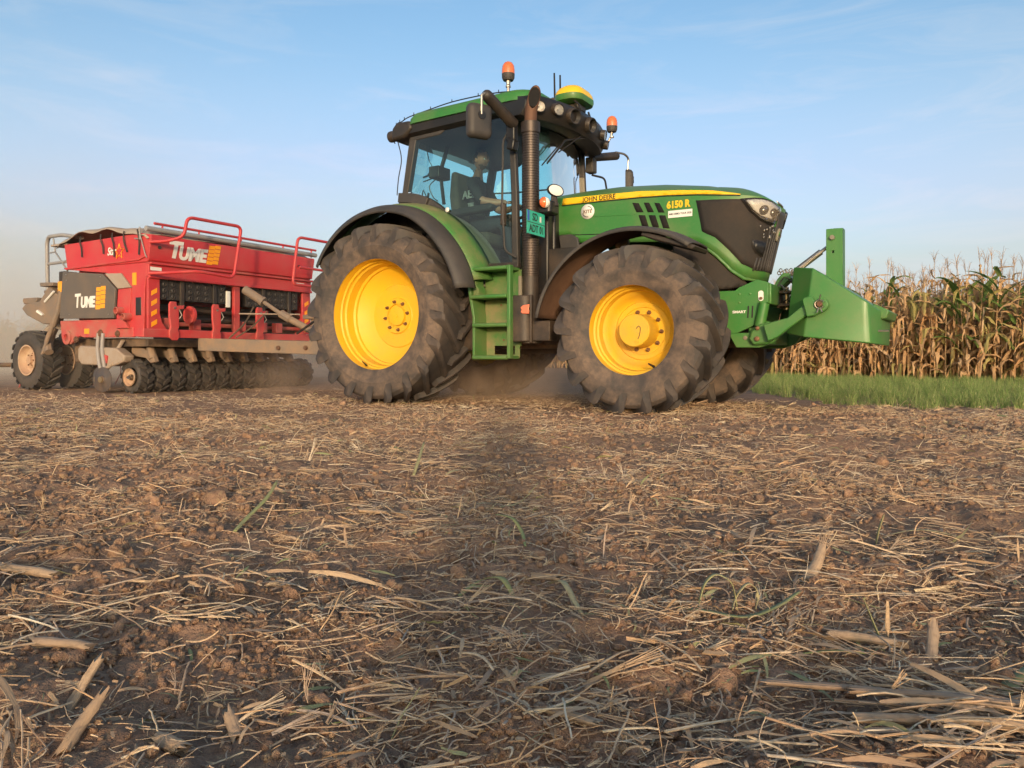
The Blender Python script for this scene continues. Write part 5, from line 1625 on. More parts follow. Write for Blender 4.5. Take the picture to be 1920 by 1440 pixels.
for mir in (False, True):
    # yellow stripe along the shoulder
    top = [(1.79, 2.068), (2.2, 2.062), (2.60, 2.053), (3.0, 2.018), (3.25, 1.985), (3.47, 1.935)]
    bot = [(3.47, 1.928), (3.3, 1.945), (3.116, 1.968), (2.85, 1.988), (2.602, 1.998), (2.2, 2.004), (1.775, 2.004)]
    def sx(x, z):
        # plan length for a given x (straight side or the start of the curve)
        return x - 1.6
    hood_patch('hood_stripe', [(sx(x, z), z) for x, z in top + bot], .005, M['yellow_decal'], mirror=mir)
    hood_patch('stripe_edge', [(sx(x, z), z - .003) for x, z in bot[::-1]] + [(sx(x, z), z - .011) for x, z in bot], .005, M['black_print'], mirror=mir)
    for P in ([(2.525, 1.952), (2.588, 1.942), (2.638, 1.851), (2.566, 1.858)], [(2.641, 1.941), (2.693, 1.935), (2.741, 1.841), (2.679, 1.847)], [(2.745, 1.93), (2.795, 1.921), (2.844, 1.829), (2.785, 1.834)],
              [(2.588, 1.829), (2.653, 1.822), (2.689, 1.708), (2.624, 1.72)], [(2.689, 1.819), (2.753, 1.813), (2.791, 1.695), (2.727, 1.705)], [(2.791, 1.807), (2.851, 1.801), (2.893, 1.677), (2.83, 1.686)]):
        hood_patch('vent', [(x - 1.6, z) for x, z in P], .004, M['void'], mirror=mir)
    # pressed line along the side
    hood_patch('hood_seam', [(.50, 1.860), (.95, 1.844), (.95, 1.838), (.50, 1.854)], .003, M['green'], mirror=mir)
    hood_patch('hood_seam', [(.29, 1.702), (.66, 1.682), (1.0, 1.66), (1.0, 1.652), (.66, 1.674), (.29, 1.694)], .003, M['black_clean'], mirror=mir)
    hood_patch('side_grille', [(1.527, 1.909), (1.885, 1.890), (1.93, 1.86), (1.99, 1.77), (2.08, 1.70), (2.23, 1.655), (2.30, 1.60), (2.34, 1.262), (2.151, 1.270), (2.003, 1.322), (1.853, 1.451), (1.715, 1.565), (1.640, 1.600), (1.595, 1.625)], .006, M['grille'], mirror=mir)
    hl = empty('headlight', (0, 0, 0), parent=HD)
    lp = [(1.905, 1.880), (1.99, 1.885), (2.063, 1.882), (2.15, 1.862), (2.243, 1.826), (2.275, 1.805), (2.225, 1.680), (2.15, 1.690), (2.075, 1.717), (1.983, 1.785)]
    cx = sum(p[0] for p in lp) / len(lp); cz = sum(p[1] for p in lp) / len(lp)
    gr = lambda k: [(cx + (a - cx) * k, cz + (z - cz) * k) for a, z in lp]
    hood_patch('frame', gr(1.16), .010, M['black_clean'], hl, mir, solid=.01)
    hood_patch('reflector', gr(.97), .013, M['lamp_bowl'], hl, mir, solid=.003)
    for (s_, z_, rr) in ((2.09, 1.79, .043), (2.19, 1.775, .036)):
        hood_patch('bulb_ring', [(s_ + rr * math.cos(t), z_ + rr * math.sin(t)) for t in np.linspace(0, 2 * PI, 17)[:-1]], .018, M['black_dusty'], hl, mir, solid=.006)
        hood_patch('bulb', [(s_ + rr * .62 * math.cos(t), z_ + rr * .62 * math.sin(t)) for t in np.linspace(0, 2 * PI, 13)[:-1]], .022, M['chrome'], hl, mir, solid=.006)
    hood_patch('lens', gr(1.0), .027, M['lens'], hl, mir, solid=.002)
    # air intake below the light
    P = [(2.045, 1.535), (2.10, 1.530), (2.205, 1.515), (2.215, 1.45), (2.205, 1.385), (2.16, 1.392), (2.10, 1.42), (2.06, 1.47)]
    hood_patch('intake_rim', P, .012, M['black'], mirror=mir, solid=.012)
    cx2 = 2.14; cz2 = 1.465
    hood_patch('intake_mouth', [(cx2 + (a - cx2) * .8, cz2 + (z - cz2) * .82) for a, z in P], .015, M['black_clean'], mirror=mir, solid=.004)
    # louvres of the nose
    for k in range(7):
        s0 = 2.13 + k * .036
        zt = 1.655 if k > 1 else 1.375
        hood_patch('louvre', [(s0, zt), (s0 + .016, zt), (s0 + .010, 1.262), (s0 - .008, 1.262)], .013, M['black_dusty'], mirror=mir, solid=.012)
    rr_ = random.Random(3)
    for k in range(16):
        s0 = rr_.uniform(2.09, 2.28); z0 = rr_.uniform(1.54, 1.66)
        hood_patch('perforation', [(s0, z0), (s0 + .010, z0), (s0 + .009, z0 + .022), (s0 - .001, z0 + .022)], .009 if s0 < 2.12 else .016, M['steel'], mirror=mir, solid=.002)
# dark nose between the lights, badge, top marking
hood_patch('nose_panel', [(2.28, 1.80), (2 * HT - 2.28, 1.80), (2 * HT - 2.30, 1.262), (2.30, 1.262)], .007, M['black_dusty'])
hood_patch('badge', [(2.33 + .022 * math.cos(t), 1.59 + .058 * math.sin(t)) for t in np.linspace(0, 2 * PI, 21)[:-1]], .030, M['interior'], solid=.02)
hood_patch('badge_mark', [(2.33 + .010 * math.cos(t), 1.60 + .022 * math.sin(t)) for t in np.linspace(0, 2 * PI, 13)[:-1]], .033, M['green'], solid=.004)
hood_patch('nose_marker', [(2.20, 1.880), (2.235, 1.872), (2.345, 1.842), (2.33, 1.836), (2.25, 1.848)], .006, M['steel'])
# skirt below the side grille, and the dark engine side panel under it
for s in (-1, 1):
    mir = s > 0
    hood_patch('hood_lip', [(1.47, 1.553), (1.57, 1.533), (1.76, 1.408), (1.92, 1.278), (2.06, 1.203), (2.22, 1.178), (2.22, 1.160), (2.05, 1.180), (1.91, 1.255), (1.75, 1.385), (1.565, 1.512), (1.47, 1.532)], .012, M['green'], mirror=mir, solid=.012)
    hood_patch('engine_side_panel', [(1.32, 1.56), (1.57, 1.515), (1.76, 1.39), (1.92, 1.26), (2.06, 1.185), (2.14, 1.13), (1.92, 1.10), (1.32, 1.08)], -.010, M['grille'], TR, mirror=mir, solid=.012)
# lettering and stickers of the right side (and of the left)
text('lettering', 'JOHN DEERE', .066, M['black_print'], HD, (2.18, -.437, 2.030), ROT_SIDE, bold=.0006, xs=.93, depth=.0012)
text('lettering', '6150 R', .088, M['yellow_decal'], HD, (2.975, -.434, 1.890), ROT_SIDE, bold=.004, xs=.86, depth=.002)
b = MB(); b.lathe([(-.4365, 0), (-.4365, .073)], c=(2.059, 0, 1.912), axis='y', n=32); b.build('round_sticker', M['white'], HD, solid=.0015)
text('lettering', 'KITE', .046, M['bolt'], HD, (2.060, -.4385, 1.912), ROT_SIDE, bold=.001, xs=1.0, depth=.0008)
b = MB(); b.tube([(2.059 + .052 * math.cos(t), -.4385, 1.912 + .052 * math.sin(t)) for t in np.linspace(.1, 1.5, 9)], .003, 4); b.tube([(2.059 + .052 * math.cos(t), -.4385, 1.912 + .052 * math.sin(t)) for t in np.linspace(3.4, 4.9, 9)], .004, 4); b.build('sticker_arc', M['grey_panel'], HD)
b = MB(); b.box(2.88, 3.108, -.4365, -.434, 1.772, 1.838); b.build('sticker', M['white'], HD)
text('lettering', 'AMS DEMO TOUR 2020', .024, M['black_print'], HD, (2.994, -.4375, 1.805), ROT_SIDE, bold=.0004, xs=.86, depth=.0008)

# ------------------------------------------------ front bracket and linkage
FH = empty('front_hitch', (0, 0, 0), parent=TR)
for s in (-1, 1):
    b = MB(); b.prism([(3.05, 1.075), (3.50, 1.075), (3.53, 1.10), (3.69, 1.165), (3.785, 1.134), (3.785, .958), (3.735, .952), (3.695, .90), (3.665, .765), (3.52, .700), (3.05, .66)], s * .45, s * .41); b.build('side_bracket', M['green2'], FH, bevel=.006)
    for (x, z) in ((3.536, 1.043), (3.628, 1.039), (3.536, .967)):
        b = MB(); b.lathe([(.449, 0), (.449, .011), (.453, .011), (.455, .007), (.455, 0)], c=(x, 0, z), axis='y', n=10, sgn=s); b.build('bolt', M['green'], FH)
    for x in (3.612, 3.648):
        b = MB(); b.prism([(x - .003, .935), (x + .010, .935), (x + .004, .83), (x - .009, .83)], s * .4525, s * .44); b.build('slot', M['black_clean'], FH)
    b = stack([(0, loop_pts(-.022, .022, .045, .02, .02)), (.004, loop_pts(-.022, .022, .045, .02, .02))])
    b.v = [(3.722 + v[0], s * (.452 + v[2]), 1.02 + v[1]) for v in b.v]; b.build('hose_plate', M['white'], FH)
    b = MB(); b.lathe([(.456, 0), (.456, .013), (.475, .012), (.476, 0)], c=(3.724, 0, .998), axis='y', n=10, sgn=s); b.build('coupler', M['bolt'], FH)
    b = MB(); b.prism([(3.45, .70), (3.52, .57), (3.72, .570), (3.84, .615), (3.90, .70), (3.85, .76), (3.75, .745), (3.70, .70)], s * .50, s * .42); b.build('lower_link_mount', M['green2'], FH, bevel=.008)
    b = MB(); b.prism([(3.64, .64), (3.68, .59), (3.80, .60), (3.905, .68), (3.905, .74), (3.86, .785), (3.74, .775), (3.66, .71)], s * .56, s * .50); b.build('link_knuckle', M['green2'], FH, bevel=.018)
    for (x, z, r) in ((3.72, .735, .018), (3.83, .70, .020), (3.715, .645, .022)):
        b = MB(); b.lathe([(.555, r), (.578, r * .95), (.582, r * .5), (.582, 0)], c=(x, 0, z), axis='y', n=12, sgn=s); b.build('pin', M['bolt'], FH)
    b = MB(); b.lathe([(.498, 0), (.503, .019), (.509, .015), (.509, 0)], c=(3.60, 0, .655), axis='y', n=14, sgn=s); b.build('grease_cap', M['interior'], FH)
    b = MB(); b.prism([(3.78, .76), (3.88, .79), (3.98, .815), (4.115, .925), (4.16, .89), (4.13, .83), (4.0, .735), (3.90, .655), (3.82, .62)], s * .64, s * .57); b.build('lower_link', M['green2'], FH, bevel=.010)
    # hook end with its pin and clip
    P = [(4.10, .955), (4.115, .975), (4.175, .985), (4.195, .945)] + [(4.245 + .058 * math.cos(t), .912 + .058 * math.sin(t)) for t in np.linspace(R(100), R(-80), 12)] + [(4.20, .825), (4.135, .815)]
    b = MB(); b.prism(P, s * .68, s * .62); b.build('link_hook', M['green2'], FH, bevel=.010)
    b = MB(); b.lathe([(.66, .024), (.715, .024), (.72, .018), (.72, 0)], c=(4.238, 0, .915), axis='y', n=14, sgn=s); b.build('hook_pin', M['rust'], FH)
    b = MB(); b.tube([(4.238 + .034 * math.cos(t), s * .70, .915 + .034 * math.sin(t)) for t in np.linspace(.5, 5.8, 16)], .005, 5); b.tube([(4.238, s * .705, .95), (4.25, s * .72, .99)], .005, 5); b.tube([(4.235, s * .705, .885), (4.222, s * .72, .845)], .005, 5); b.tube([(4.245, s * .705, .885), (4.262, s * .72, .85)], .005, 5); b.build('spring_clip', M['steel'], FH)
    b = MB(); b.tube([(3.755, s * .47, .955), (3.715, s * .47, .755)], .046, 14); b.tube([(3.715, s * .47, .755), (3.70, s * .47, .69)], .024, 8); b.build('lift_cylinder', M['green2'], FH, smooth=40)
b = MB(); b.box(3.70, 3.80, -.41, .41, .95, 1.13); b.box(3.60, 3.78, -.40, .40, .60, .80); b.build('cross_member', M['green2'], FH, bevel=.012)
b = MB(); b.box(3.78, 3.90, -.10, .10, 1.06, 1.085); b.box(3.78, 3.90, -.10, .10, .945, .97); b.box(3.78, 3.80, -.10, .10, .93, 1.12); b.build('clevis', M['cast'], FH, bevel=.006)
b = MB(); b.tube([(3.85, -.02, .92), (3.85, -.02, 1.12)], .018, 10); b.lathe([(.915, 0), (.915, .03), (.93, .03), (.93, 0)], c=(3.85, -.02, 0), axis='z', n=12); b.build('clevis_pin', M['brass'], FH)
b = MB(); b.prism([(3.74, 1.10), (3.80, 1.09), (3.86, 1.15), (3.90, 1.19), (3.885, 1.24), (3.83, 1.245), (3.78, 1.19)], -.10, .06); b.build('top_link_bracket', M['green2'], FH, bevel=.012)
b = MB()
for k in range(11):
    t = k / 10
    c = Vector((3.79 + .13 * t, -.05, 1.25 + .022 * math.sin(k * 1.7)))
    b.tube([c + Vector((.014 * math.cos(a), .004 * (1 if k % 2 else -1), .018 * math.sin(a))) for a in np.linspace(0, 2 * PI, 8)[:-1]], .0045, 4, closed=True)
b.build('chain', M['steel'], FH)
b = MB(); b.tube([(3.79, -.08, 1.16), (3.86, -.12, 1.09)], .010, 6); b.tube([(3.86 + .02 * math.cos(t), -.12, 1.08 + .02 * math.sin(t)) for t in np.linspace(0, 2 * PI, 10)[:-1]], .004, 4, closed=True); b.build('linch_pin', M['steel'], FH)
b = MB(); b.tube([(3.86, 0, 1.215), (3.925, 0, 1.265)], .016, 8); b.tube([(3.925, 0, 1.265), (4.14, 0, 1.425)], .028, 10); b.tube([(4.14, 0, 1.425), (4.25, 0, 1.505)], .016, 8); b.tube([(3.97, -.035, 1.27), (4.10, -.035, 1.39)], .006, 5)
b.build('top_link', M['steel'], FH, smooth=40)
for k in range(3):
    b = MB(); b.tube(smoothpath([(3.80, -.15 + .1 * k, 1.12), (3.86, -.15 + .1 * k, 1.20), (3.93, -.12 + .1 * k, 1.12), (3.90, -.12 + .09 * k, 1.02), (3.82, -.1 + .08 * k, .98)], 5), .006, 5); b.build('hose', M['black_clean'], FH)
text('lettering', 'SMART', .030, M['white'], FH, (3.535, -.4535, .884), ROT_SIDE, bold=.0012, xs=1.25, depth=.001)

# ================================================================== BALLAST BLOCK hung on the front linkage
WT = empty('ballast_block', (4.0, 0, 0), parent=None)
WT.location = TR.matrix_basis @ Vector((0, 0, 0)) if False else (-0.80 + 3.975 * math.cos(R(31)), 8.96 - 3.975 * math.sin(R(31)), 0.62)
WT.rotation_euler = (0, 0, R(-31))
tag(WT, 'green steel ballast block held on the front of the tractor', 'ballast weight')
def W_(x, y, z): return (x - 4.0, y, z - .62)
low = [(3.95, -.42, .69), (4.122, -.60, .654), (4.575, -.60, .603), (4.63, -.575, .597), (4.675, -.42, .588)]
top = [(4.013, -.42, 1.255), (4.196, -.60, 1.220), (4.555, -.60, .962), (4.61, -.575, .925), (4.685, -.42, .862)]
n = len(low)
ring = lambda L: [W_(*p) for p in L] + [W_(p[0], -p[1], p[2]) for p in L[::-1]]
b = MB(); vs = ring(low) + ring(top); k2 = 2 * n
fs = [(i, (i + 1) % k2, k2 + (i + 1) % k2, k2 + i) for i in range(k2)]
fs.append(tuple(range(k2 - 1, -1, -1)))
for i in range(n - 1):
    a = k2 + i; fs.append((a, a + 1, k2 + k2 - 2 - i, k2 + k2 - 1 - i))
b.add(vs, fs); b.build('block_body', M['green2'], WT, bevel=.010, seg=3, smooth=30)
b = MB(); b.prism([(4.62, .80), (4.722, .80), (4.745, .868), (4.62, .93)], -.38, .38)
b.v = [W_(*v) for v in b.v]; b.build('tow_recess', M['green'], WT, bevel=.012)
b = MB(); b.prism([(4.60, .80), (4.728, .79), (4.737, .845), (4.60, .86)], -.34, .34)
b.v = [W_(*v) for v in b.v]; b.build('recess_shadow_gap', M['black_clean'], WT) if False else None
b = MB()
for (y0, y1) in ((-.075, -.055), (.055, .075)):
    b.box(4.217, 4.262, y0, y1, 1.08, 1.61); b.box(4.284, 4.352, y0, y1, 1.08, 1.61); b.box(4.262, 4.284, y0, y1, 1.08, 1.398); b.box(4.262, 4.284, y0, y1, 1.42, 1.61)
b.box(4.335, 4.352, -.055, .055, 1.08, 1.61); b.box(4.217, 4.335, -.055, .055, 1.60, 1.61)
b.v = [W_(*v) for v in b.v]; b.build('mast', M['green2'], WT, bevel=.002)
b = MB(); b.lathe([(-.105, 0), (-.105, .02), (-.075, .02), (-.075, .014), (.09, .014), (.09, 0)], c=W_(4.27, 0, 1.532), axis='y', n=16); b.build('mast_pin', M['interior'], WT)
b = MB(); b.tube([W_(4.60, -.5, .70), W_(4.74, -.40, .70)], .008, 5);  b.build('drain_latch', M['steel'], WT)

# ================================================================== SEED DRILL  (x forward, y to its left; origin at the front right corner)
SD = empty('seed_drill', (-4.580, 9.8, 0.0), R(-30))
tag(SD, 'red seed drill with grey tarpaulin top towed behind the tractor', 'seed drill')
DW = 2.86

# hopper with its end walls
HO = empty('hopper', parent=SD)
sec = [(-1.98, 2.06), (-.26, 2.09), (-.035, 2.05), (-.085, 1.725), (-.13, 1.705), (-1.90, 1.705)]
b = MB(); b.prism(sec, .0, DW); b.build('hopper_body', M['red'], HO, bevel=.012)
b = MB(); b.prism([(-.030, 2.055), (-.020, 2.03), (-.075, 1.73), (-.095, 1.73)], -.012, DW + .012); b.build('front_panel', M['red'], HO, bevel=.004)
b = MB(); b.box(-.14, -.04, .0, DW, 1.675, 1.705); b.build('panel_lip', M['red_dusty'], HO, bevel=.006)
b = MB(); b.prism([(-1.95, 1.715), (-1.90, 1.70), (-.28, 1.735), (-.14, 1.77), (-.14, 1.79), (-.28, 1.752), (-1.94, 1.73)], -.02, .02); b.build('end_fold', M['red_dusty'], HO, bevel=.004)
for (y, z) in ((.12, 1.90), (2.55, 1.90)):
    b = MB(); b.lathe([(-.07, 0), (-.062, .020), (-.030, .022), (-.030, .012), (-.045, 0)], c=(.0 - .0, y, z), axis='x', n=14); b.build('bolt_cap', M['black'], HO)

# lower body: end plates, red frame and a dark inside
b = MB(); b.box(-1.80, -.62, .10, DW - .10, .98, 1.70); b.build('inner_hopper', M['red_dusty'], SD, bevel=.02)
for y0, y1 in ((0.0, .035), (DW - .035, DW)):
    b = MB(); b.prism([(-.13, 1.70), (-.15, 1.52), (-.17, 1.37), (-.19, .84), (-.21, .75), (-.62, .75), (-.68, .98), (-.76, .98), (-.72, 1.37), (-.99, 1.61), (-1.92, 1.705)], y0, y1); b.build('end_plate', M['red'], SD, bevel=.005)
    b = MB(); b.prism([(-2.06, .99), (-.60, .985), (-.56, .90), (-.40, .865), (-.40, .74), (-1.50, .75), (-1.58, .77), (-1.68, .74), (-1.80, .66), (-1.93, .66), (-2.02, .74)], y0 - .01, y1); b.build('end_sill', M['red_dusty'], SD, bevel=.010)
b = MB(); b.prism([(-1.945, 1.675), (-1.02, 1.595), (-.735, 1.385), (-.775, .995), (-2.02, 1.02)], -.040, .0); b.build('end_cover', M['grey_panel'], SD, bevel=.008)
b = MB(); b.prism([(-.985, 1.60), (-.64, 1.585), (-.42, 1.39), (-.70, 1.385)], -.028, .0); b.build('dusty_ledge', M['tarp'], SD, bevel=.004)
b = MB(); b.prism([(-.715, 1.375), (-.44, 1.385), (-.47, 1.02), (-.62, .985), (-.75, .985)], -.012, .012); b.build('recess_panel', M['red'], SD, bevel=.004)
for (x, z) in ((-1.86, 1.63), (-1.85, 1.55), (-1.06, 1.56), (-1.07, 1.47), (-1.78, 1.07), (-.88, 1.05)):
    b = MB(); b.lathe([(.040, 0), (.040, .010), (.045, .008), (.045, 0)], c=(x, 0, z), axis='y', n=8, sgn=-1); b.build('cover_screw', M['steel'], SD)
def tume(parent, loc, size, rot, xs):
    text('lettering', 'T', size * 1.28, M['white'], parent, loc[0], rot, shear=.10, bold=size * .045, xs=xs, depth=.003)
    text('lettering', 'UME', size, M['white'], parent, loc[1], rot, shear=.10, bold=size * .05, xs=xs, depth=.003)
tume(SD, ((-1.585, -.043, 1.245), (-1.345, -.043, 1.222)), .20, ROT_SIDE, .80)
# stripes of the emblem: offset bars stepping to the right
def emblem(parent, x0, z0, w, h, f, m):
    rows = 5
    b = MB()
    for k in range(rows):
        zz0 = z0 + h * (k / rows) + (.004 if k else 0); zz1 = z0 + h * ((k + 1) / rows) - .004
        for c in range(2):
            if k == rows - 1 and c == 0:
                pass
            a0 = x0 + w * (.48 * c) + w * .10 * (k / rows); a1 = a0 + w * .46
            dz = .006 * (1 if c else -1)
            f(b, a0, a1, zz0 + dz, zz1 + dz)
    b.build('emblem', m, parent, bevel=.001)
emblem(SD, -1.165, 1.13, .22, .30, lambda b, a0, a1, z0, z1: b.box(a0, a1, -.044, -.040, z0, z1), M['orange_print'])
text('lettering', 'Star', .15, M['white'], HO, (-.86, -.008, 1.885), ROT_SIDE, shear=.25, bold=.002, xs=.75, depth=.004)
b = MB(); sp = []
for k in range(11):
    a = PI / 2 + k * PI / 5; r_ = .105 if k % 2 == 0 else .045
    sp.append((-.70 + r_ * math.cos(a), -.006, 1.875 + r_ * math.sin(a)))
b.tube(sp, .006, 4); b.build('star_outline', M['orange_print'], HO)
b = MB(); b.box(-.42, -.34, -.006, .0, 1.42, 1.58); b.build('warning_sticker', M['orange_print'], SD)
b = MB(); b.box(-1.47, -1.36, -.016, -.011, .80, .87); b.build('orange_reflector', M['orange_print'], SD)
b = MB(); b.box(-.36, -.24, -.004, .036, 1.02, 1.26); b.build('slot', M['black_clean'], SD, bevel=.01)
for (x, z) in ((-.62, 1.09), (-.47, 1.005)):
    b = MB(); b.lathe([(.0, .048), (.11, .048), (.115, .040), (.06, .034), (.06, 0)], c=(x, 0, z), axis='y', n=18, sgn=-1); b.build('pipe_socket', M['red_dusty'], SD)
b = MB(); b.prism([(-.70, .985), (-.58, .97), (-.50, .93), (-.44, .86), (-.70, .86)], -.05, .0); b.build('corner_gusset', M['red'], SD, bevel=.006)
b = MB(); b.lathe([(.0, .10), (.03, .10), (.034, .088), (.034, .05), (.01, .048), (.01, 0)], c=(-1.875, 0, .755), axis='y', n=24, sgn=-1); b.build('pivot_boss', M['red_dusty'], SD)
for (x, z, r_) in ((-1.66, .725, .045), (-.72, .79, .045), (-1.10, .80, .055)):
    b = MB(); b.lathe([(.0, r_), (.022, r_), (.024, r_ * .8), (.04, r_ * .6), (.04, 0)], c=(x, 0, z), axis='y', n=12, sgn=-1); b.build('boss', M['rust'], SD)

# front: posts, open bays, metering units
for y in (.0, DW - .17):
    b = MB(); b.prism([(y, 1.70), (y + .16, 1.70), (y + .17, 1.36), (y + .17, 1.05), (y + .20, .94), (y + .28, .84), (y, .84)], -.14, -.10, 'x'); b.build('corner_post', M['red'], SD, bevel=.006)
    for k in range(4):
        z0 = .87 + k * .135
        b = MB(); b.prism([(y + .045, z0), (y + .125, z0 + .045), (y + .125, z0 + .105), (y + .045, z0 + .06)], -.1005, -.096, 'x'); b.build('warning_stripe', M['orange_print'], SD)
b = MB(); b.box(-.16, -.06, .0, DW, 1.50, 1.535); b.box(-.10, -.085, .0, DW, 1.53, 1.68); b.build('front_fascia', M['red'], SD, bevel=.005)
for y in (.02, 2.55): 
    b = MB(); b.box(-.086, -.082, y, y + .16, 1.60, 1.645); b.build('white_sticker', M['white'], SD)
M['unit'] = paint('metering_black', (0.030, 0.029, 0.030), 0.5, dust=0.35, dcol=(0.13, 0.10, 0.08))
def meter_bank(y0, y1, z0, z1, rows_):
    mbk = empty('metering_bank', (0, 0, 0), parent=SD)
    b = MB(); b.box(-.30, -.15, y0, y1, z0, z1); b.build('bank_back', M['black_clean'], mbk)
    nu = int(round((y1 - y0) / .125)); du = (y1 - y0) / nu; dz = (z1 - z0) / rows_
    proto = None
    for r_ in range(rows_):
        for k in range(nu):
            if proto is None:
                u = MB(); w = du * .92; h = dz * .92
                u.box(-.01, .012, 0, w, 0, h); u.lathe([(.0, .030), (.022, .030), (.030, .020), (.016, .018), (.016, 0)], c=(.004, w * .5, h * .52), axis='x', n=10); u.box(.012, .018, 0, w, h * .92, h)
                proto = u.build('metering_unit', M['unit'], mbk, bevel=0)
                o = proto
            else:
                o = proto.copy(); COL.objects.link(o); o.parent = mbk
            o.location = (-.145, y0 + k * du, z0 + r_ * dz)
    for fy in (.28, .78):
        yy = y0 + (y1 - y0) * fy
        b = MB(); b.box(-.135, -.105, yy, yy + .055, z0 - .10, z1 + .02); b.build('bank_post', M['black'], mbk, bevel=.005)
meter_bank(.19, 1.24, 1.24, 1.56, 4)
meter_bank(1.60, 2.62, 1.22, 1.56, 4)
b = MB(); b.box(-.145, -.11, 1.24, 1.30, 1.19, 1.42); b.build('white_side_plate', M['white'], SD, bevel=.004)
b = MB(); b.box(-.16, -.10, 1.36, 1.46, .80, 1.52); b.build('centre_post', M['red'], SD, bevel=.006)
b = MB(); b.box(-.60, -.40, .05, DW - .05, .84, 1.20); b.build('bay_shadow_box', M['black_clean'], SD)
for z, m in ((1.12, 'black'), (1.00, 'black'), (.93, 'red_dusty')):
    b = MB(); b.tube([(-.30, .06, z), (-.30, DW - .06, z)], .03, 8); b.build('cross_tube', M[m], SD)
b = MB(); b.lathe([(-.02, 0), (-.02, .12), (.02, .12), (.02, 0)], c=(-.10, .62, 1.05), axis='y', n=20); b.lathe([(-.03, 0), (-.03, .05), (.03, .05), (.03, 0)], c=(-.10, .62, 1.05), axis='y', n=12); b.build('drive_wheel', M['red'], SD, solid=0)
for y in (.28, .72, 1.5, 1.9, 2.2):
    b = MB(); b.box(-.26, -.16, y, y + .13, .85, 1.0); b.build('gearbox', M['red_dusty'], SD, bevel=.01)

# main red beam with levers
b = MB(); b.prism([(-.20, .735), (.74, .735), (.80, .63), (.86, .63), (.86, .84), (-.20, .84)], -.02, .10, 'x'); b.box(-.04, .06, .86, DW - .05, .73, .83); b.build('front_beam', M['red'], SD, bevel=.008)
def lever(y):
    w = empty('lever', (0.0, y, 0), parent=SD)
    b = MB(); b.prism([(.0, .70), (.07, .70), (.09, .74), (.09, .80), (.07, .83), (.09, .87), (.085, 1.10), (.16, 1.11), (.17, 1.16), (.06, 1.15), (.05, 1.20), (-.03, 1.20), (-.05, 1.16), (-.05, 1.0), (-.03, .87), (-.05, .82), (-.05, .74)], .09, .125, 'x'); b.build('lever_arm', M['red'], w, bevel=.006)
    b = MB(); b.tube([(.11, .10, 1.10), (.12, .13, 1.03), (.11, .10, .98)], .008, 6); b.lathe([(.12, 0), (.12, .016), (.135, .016), (.135, 0)], c=(0, .02, 1.12), axis='x', n=8); b.build('spring_pin', M['steel'], w)
for y in (.20, .86, 1.62): lever(y)

# handrails of the loading platform
b = MB(); b.tube(roundpath([(-.02, -.03, 1.95), (.16, .08, 1.96), (.34, .20, 2.02), (.35, .24, 2.275), (.35, 1.10, 2.275), (.35, .97, 1.56), (.34, .42, 1.60), (.10, .05, 1.555), (-.04, -.03, 1.555)], .09, 6), .022, 10); b.build('handrail', M['red'], SD, smooth=60)
b = MB(); b.tube(roundpath([(.30, 2.86, 2.275), (.35, 2.80, 2.275), (.35, 2.15, 2.275), (.35, 2.04, 1.56), (.34, 2.55, 1.56), (.30, 2.95, 1.60)], .09, 6), .022, 10); b.build('handrail', M['red'], SD, smooth=60)
b = MB(); b.tube([(.33, 2.2, 1.83), (.30, 2.95, 1.83)], .020, 8); b.build('handrail', M['red'], SD)
b = MB(); b.tube([(-.12, .10, 2.215), (-.12, 3.0, 2.205)], .018, 8); b.build('top_rail', M['red'], SD)
for y in (.22, .78, 1.5, 2.3, 2.9):
    b = MB(); b.tube([(-.12, y, 2.08), (-.12, y, 2.21)], .012, 6); b.build('rail_post', M['red'], SD)

# tarpaulin: sags between the bows, hangs over the end
b = MB(); vs = []; fs = []; NX_, NY_ = 26, 30
for i in range(NX_ + 1):
    x = -2.12 + 2.04 * i / NX_
    for j in range(NY_ + 1):
        y = -.03 + (DW + .06) * j / NY_
        t = (x + 2.12) / 2.04
        crown = .13 * math.sin(PI * min(1, t / .92)) ** .7 * (1 if t < .92 else .3)
        z = 2.125 + crown + .012 * math.sin(y * 7 + x * 3) + .010 * math.sin(x * 11 + y * 2.3)
        z -= .010 * abs(math.sin(y * 4.2))
        e = min(j, NY_ - j)
        if e == 0: z -= .075 + .02 * math.sin(x * 9)
        if e == 1: z -= .012
        if i == 0: z -= .05
        if i == NX_: z -= .05
        vs.append((x, y, z))
for i in range(NX_):
    for j in range(NY_):
        a = i * (NY_ + 1) + j
        fs.append((a, a + 1, a + NY_ + 2, a + NY_ + 1))
b.add(vs, fs); b.build('tarpaulin', M['tarp'], SD, smooth=60, solid=.006)
b = MB(); b.tube([(-.06, -.06, 2.125), (-.06, DW + .08, 2.115)], .034, 12); b.build('roll_tube', M['grey_tube'], SD)
rr = random.Random(4)
for x in (-1.52, -1.06, -.80, -.55, -.27):
    L_ = rr.uniform(.26, .34)
    b = MB(); P = smoothpath([(x, -.035, 2.13), (x + rr.uniform(-.02, .03), -.035, 2.05), (x + rr.uniform(-.01, .04), -.03, 1.97), (x + rr.uniform(.0, .05), -.022, 2.13 - L_)], 4)
    b.tube(P, .010, 6); b.build('strap', M['strap'], SD)
b = MB(); b.tube([(-.22, -.03, 2.05), (-.13, -.02, 1.80), (-.10, -.02, 1.76)], .007, 6); b.tube([(-.23, -.03, 2.16), (-.225, -.03, 2.0)], .010, 6); b.tube([(-.34, -.03, 2.02), (-.2, -.03, 2.0)], .008, 6); b.build('tension_rod', M['grey_tube'], SD)
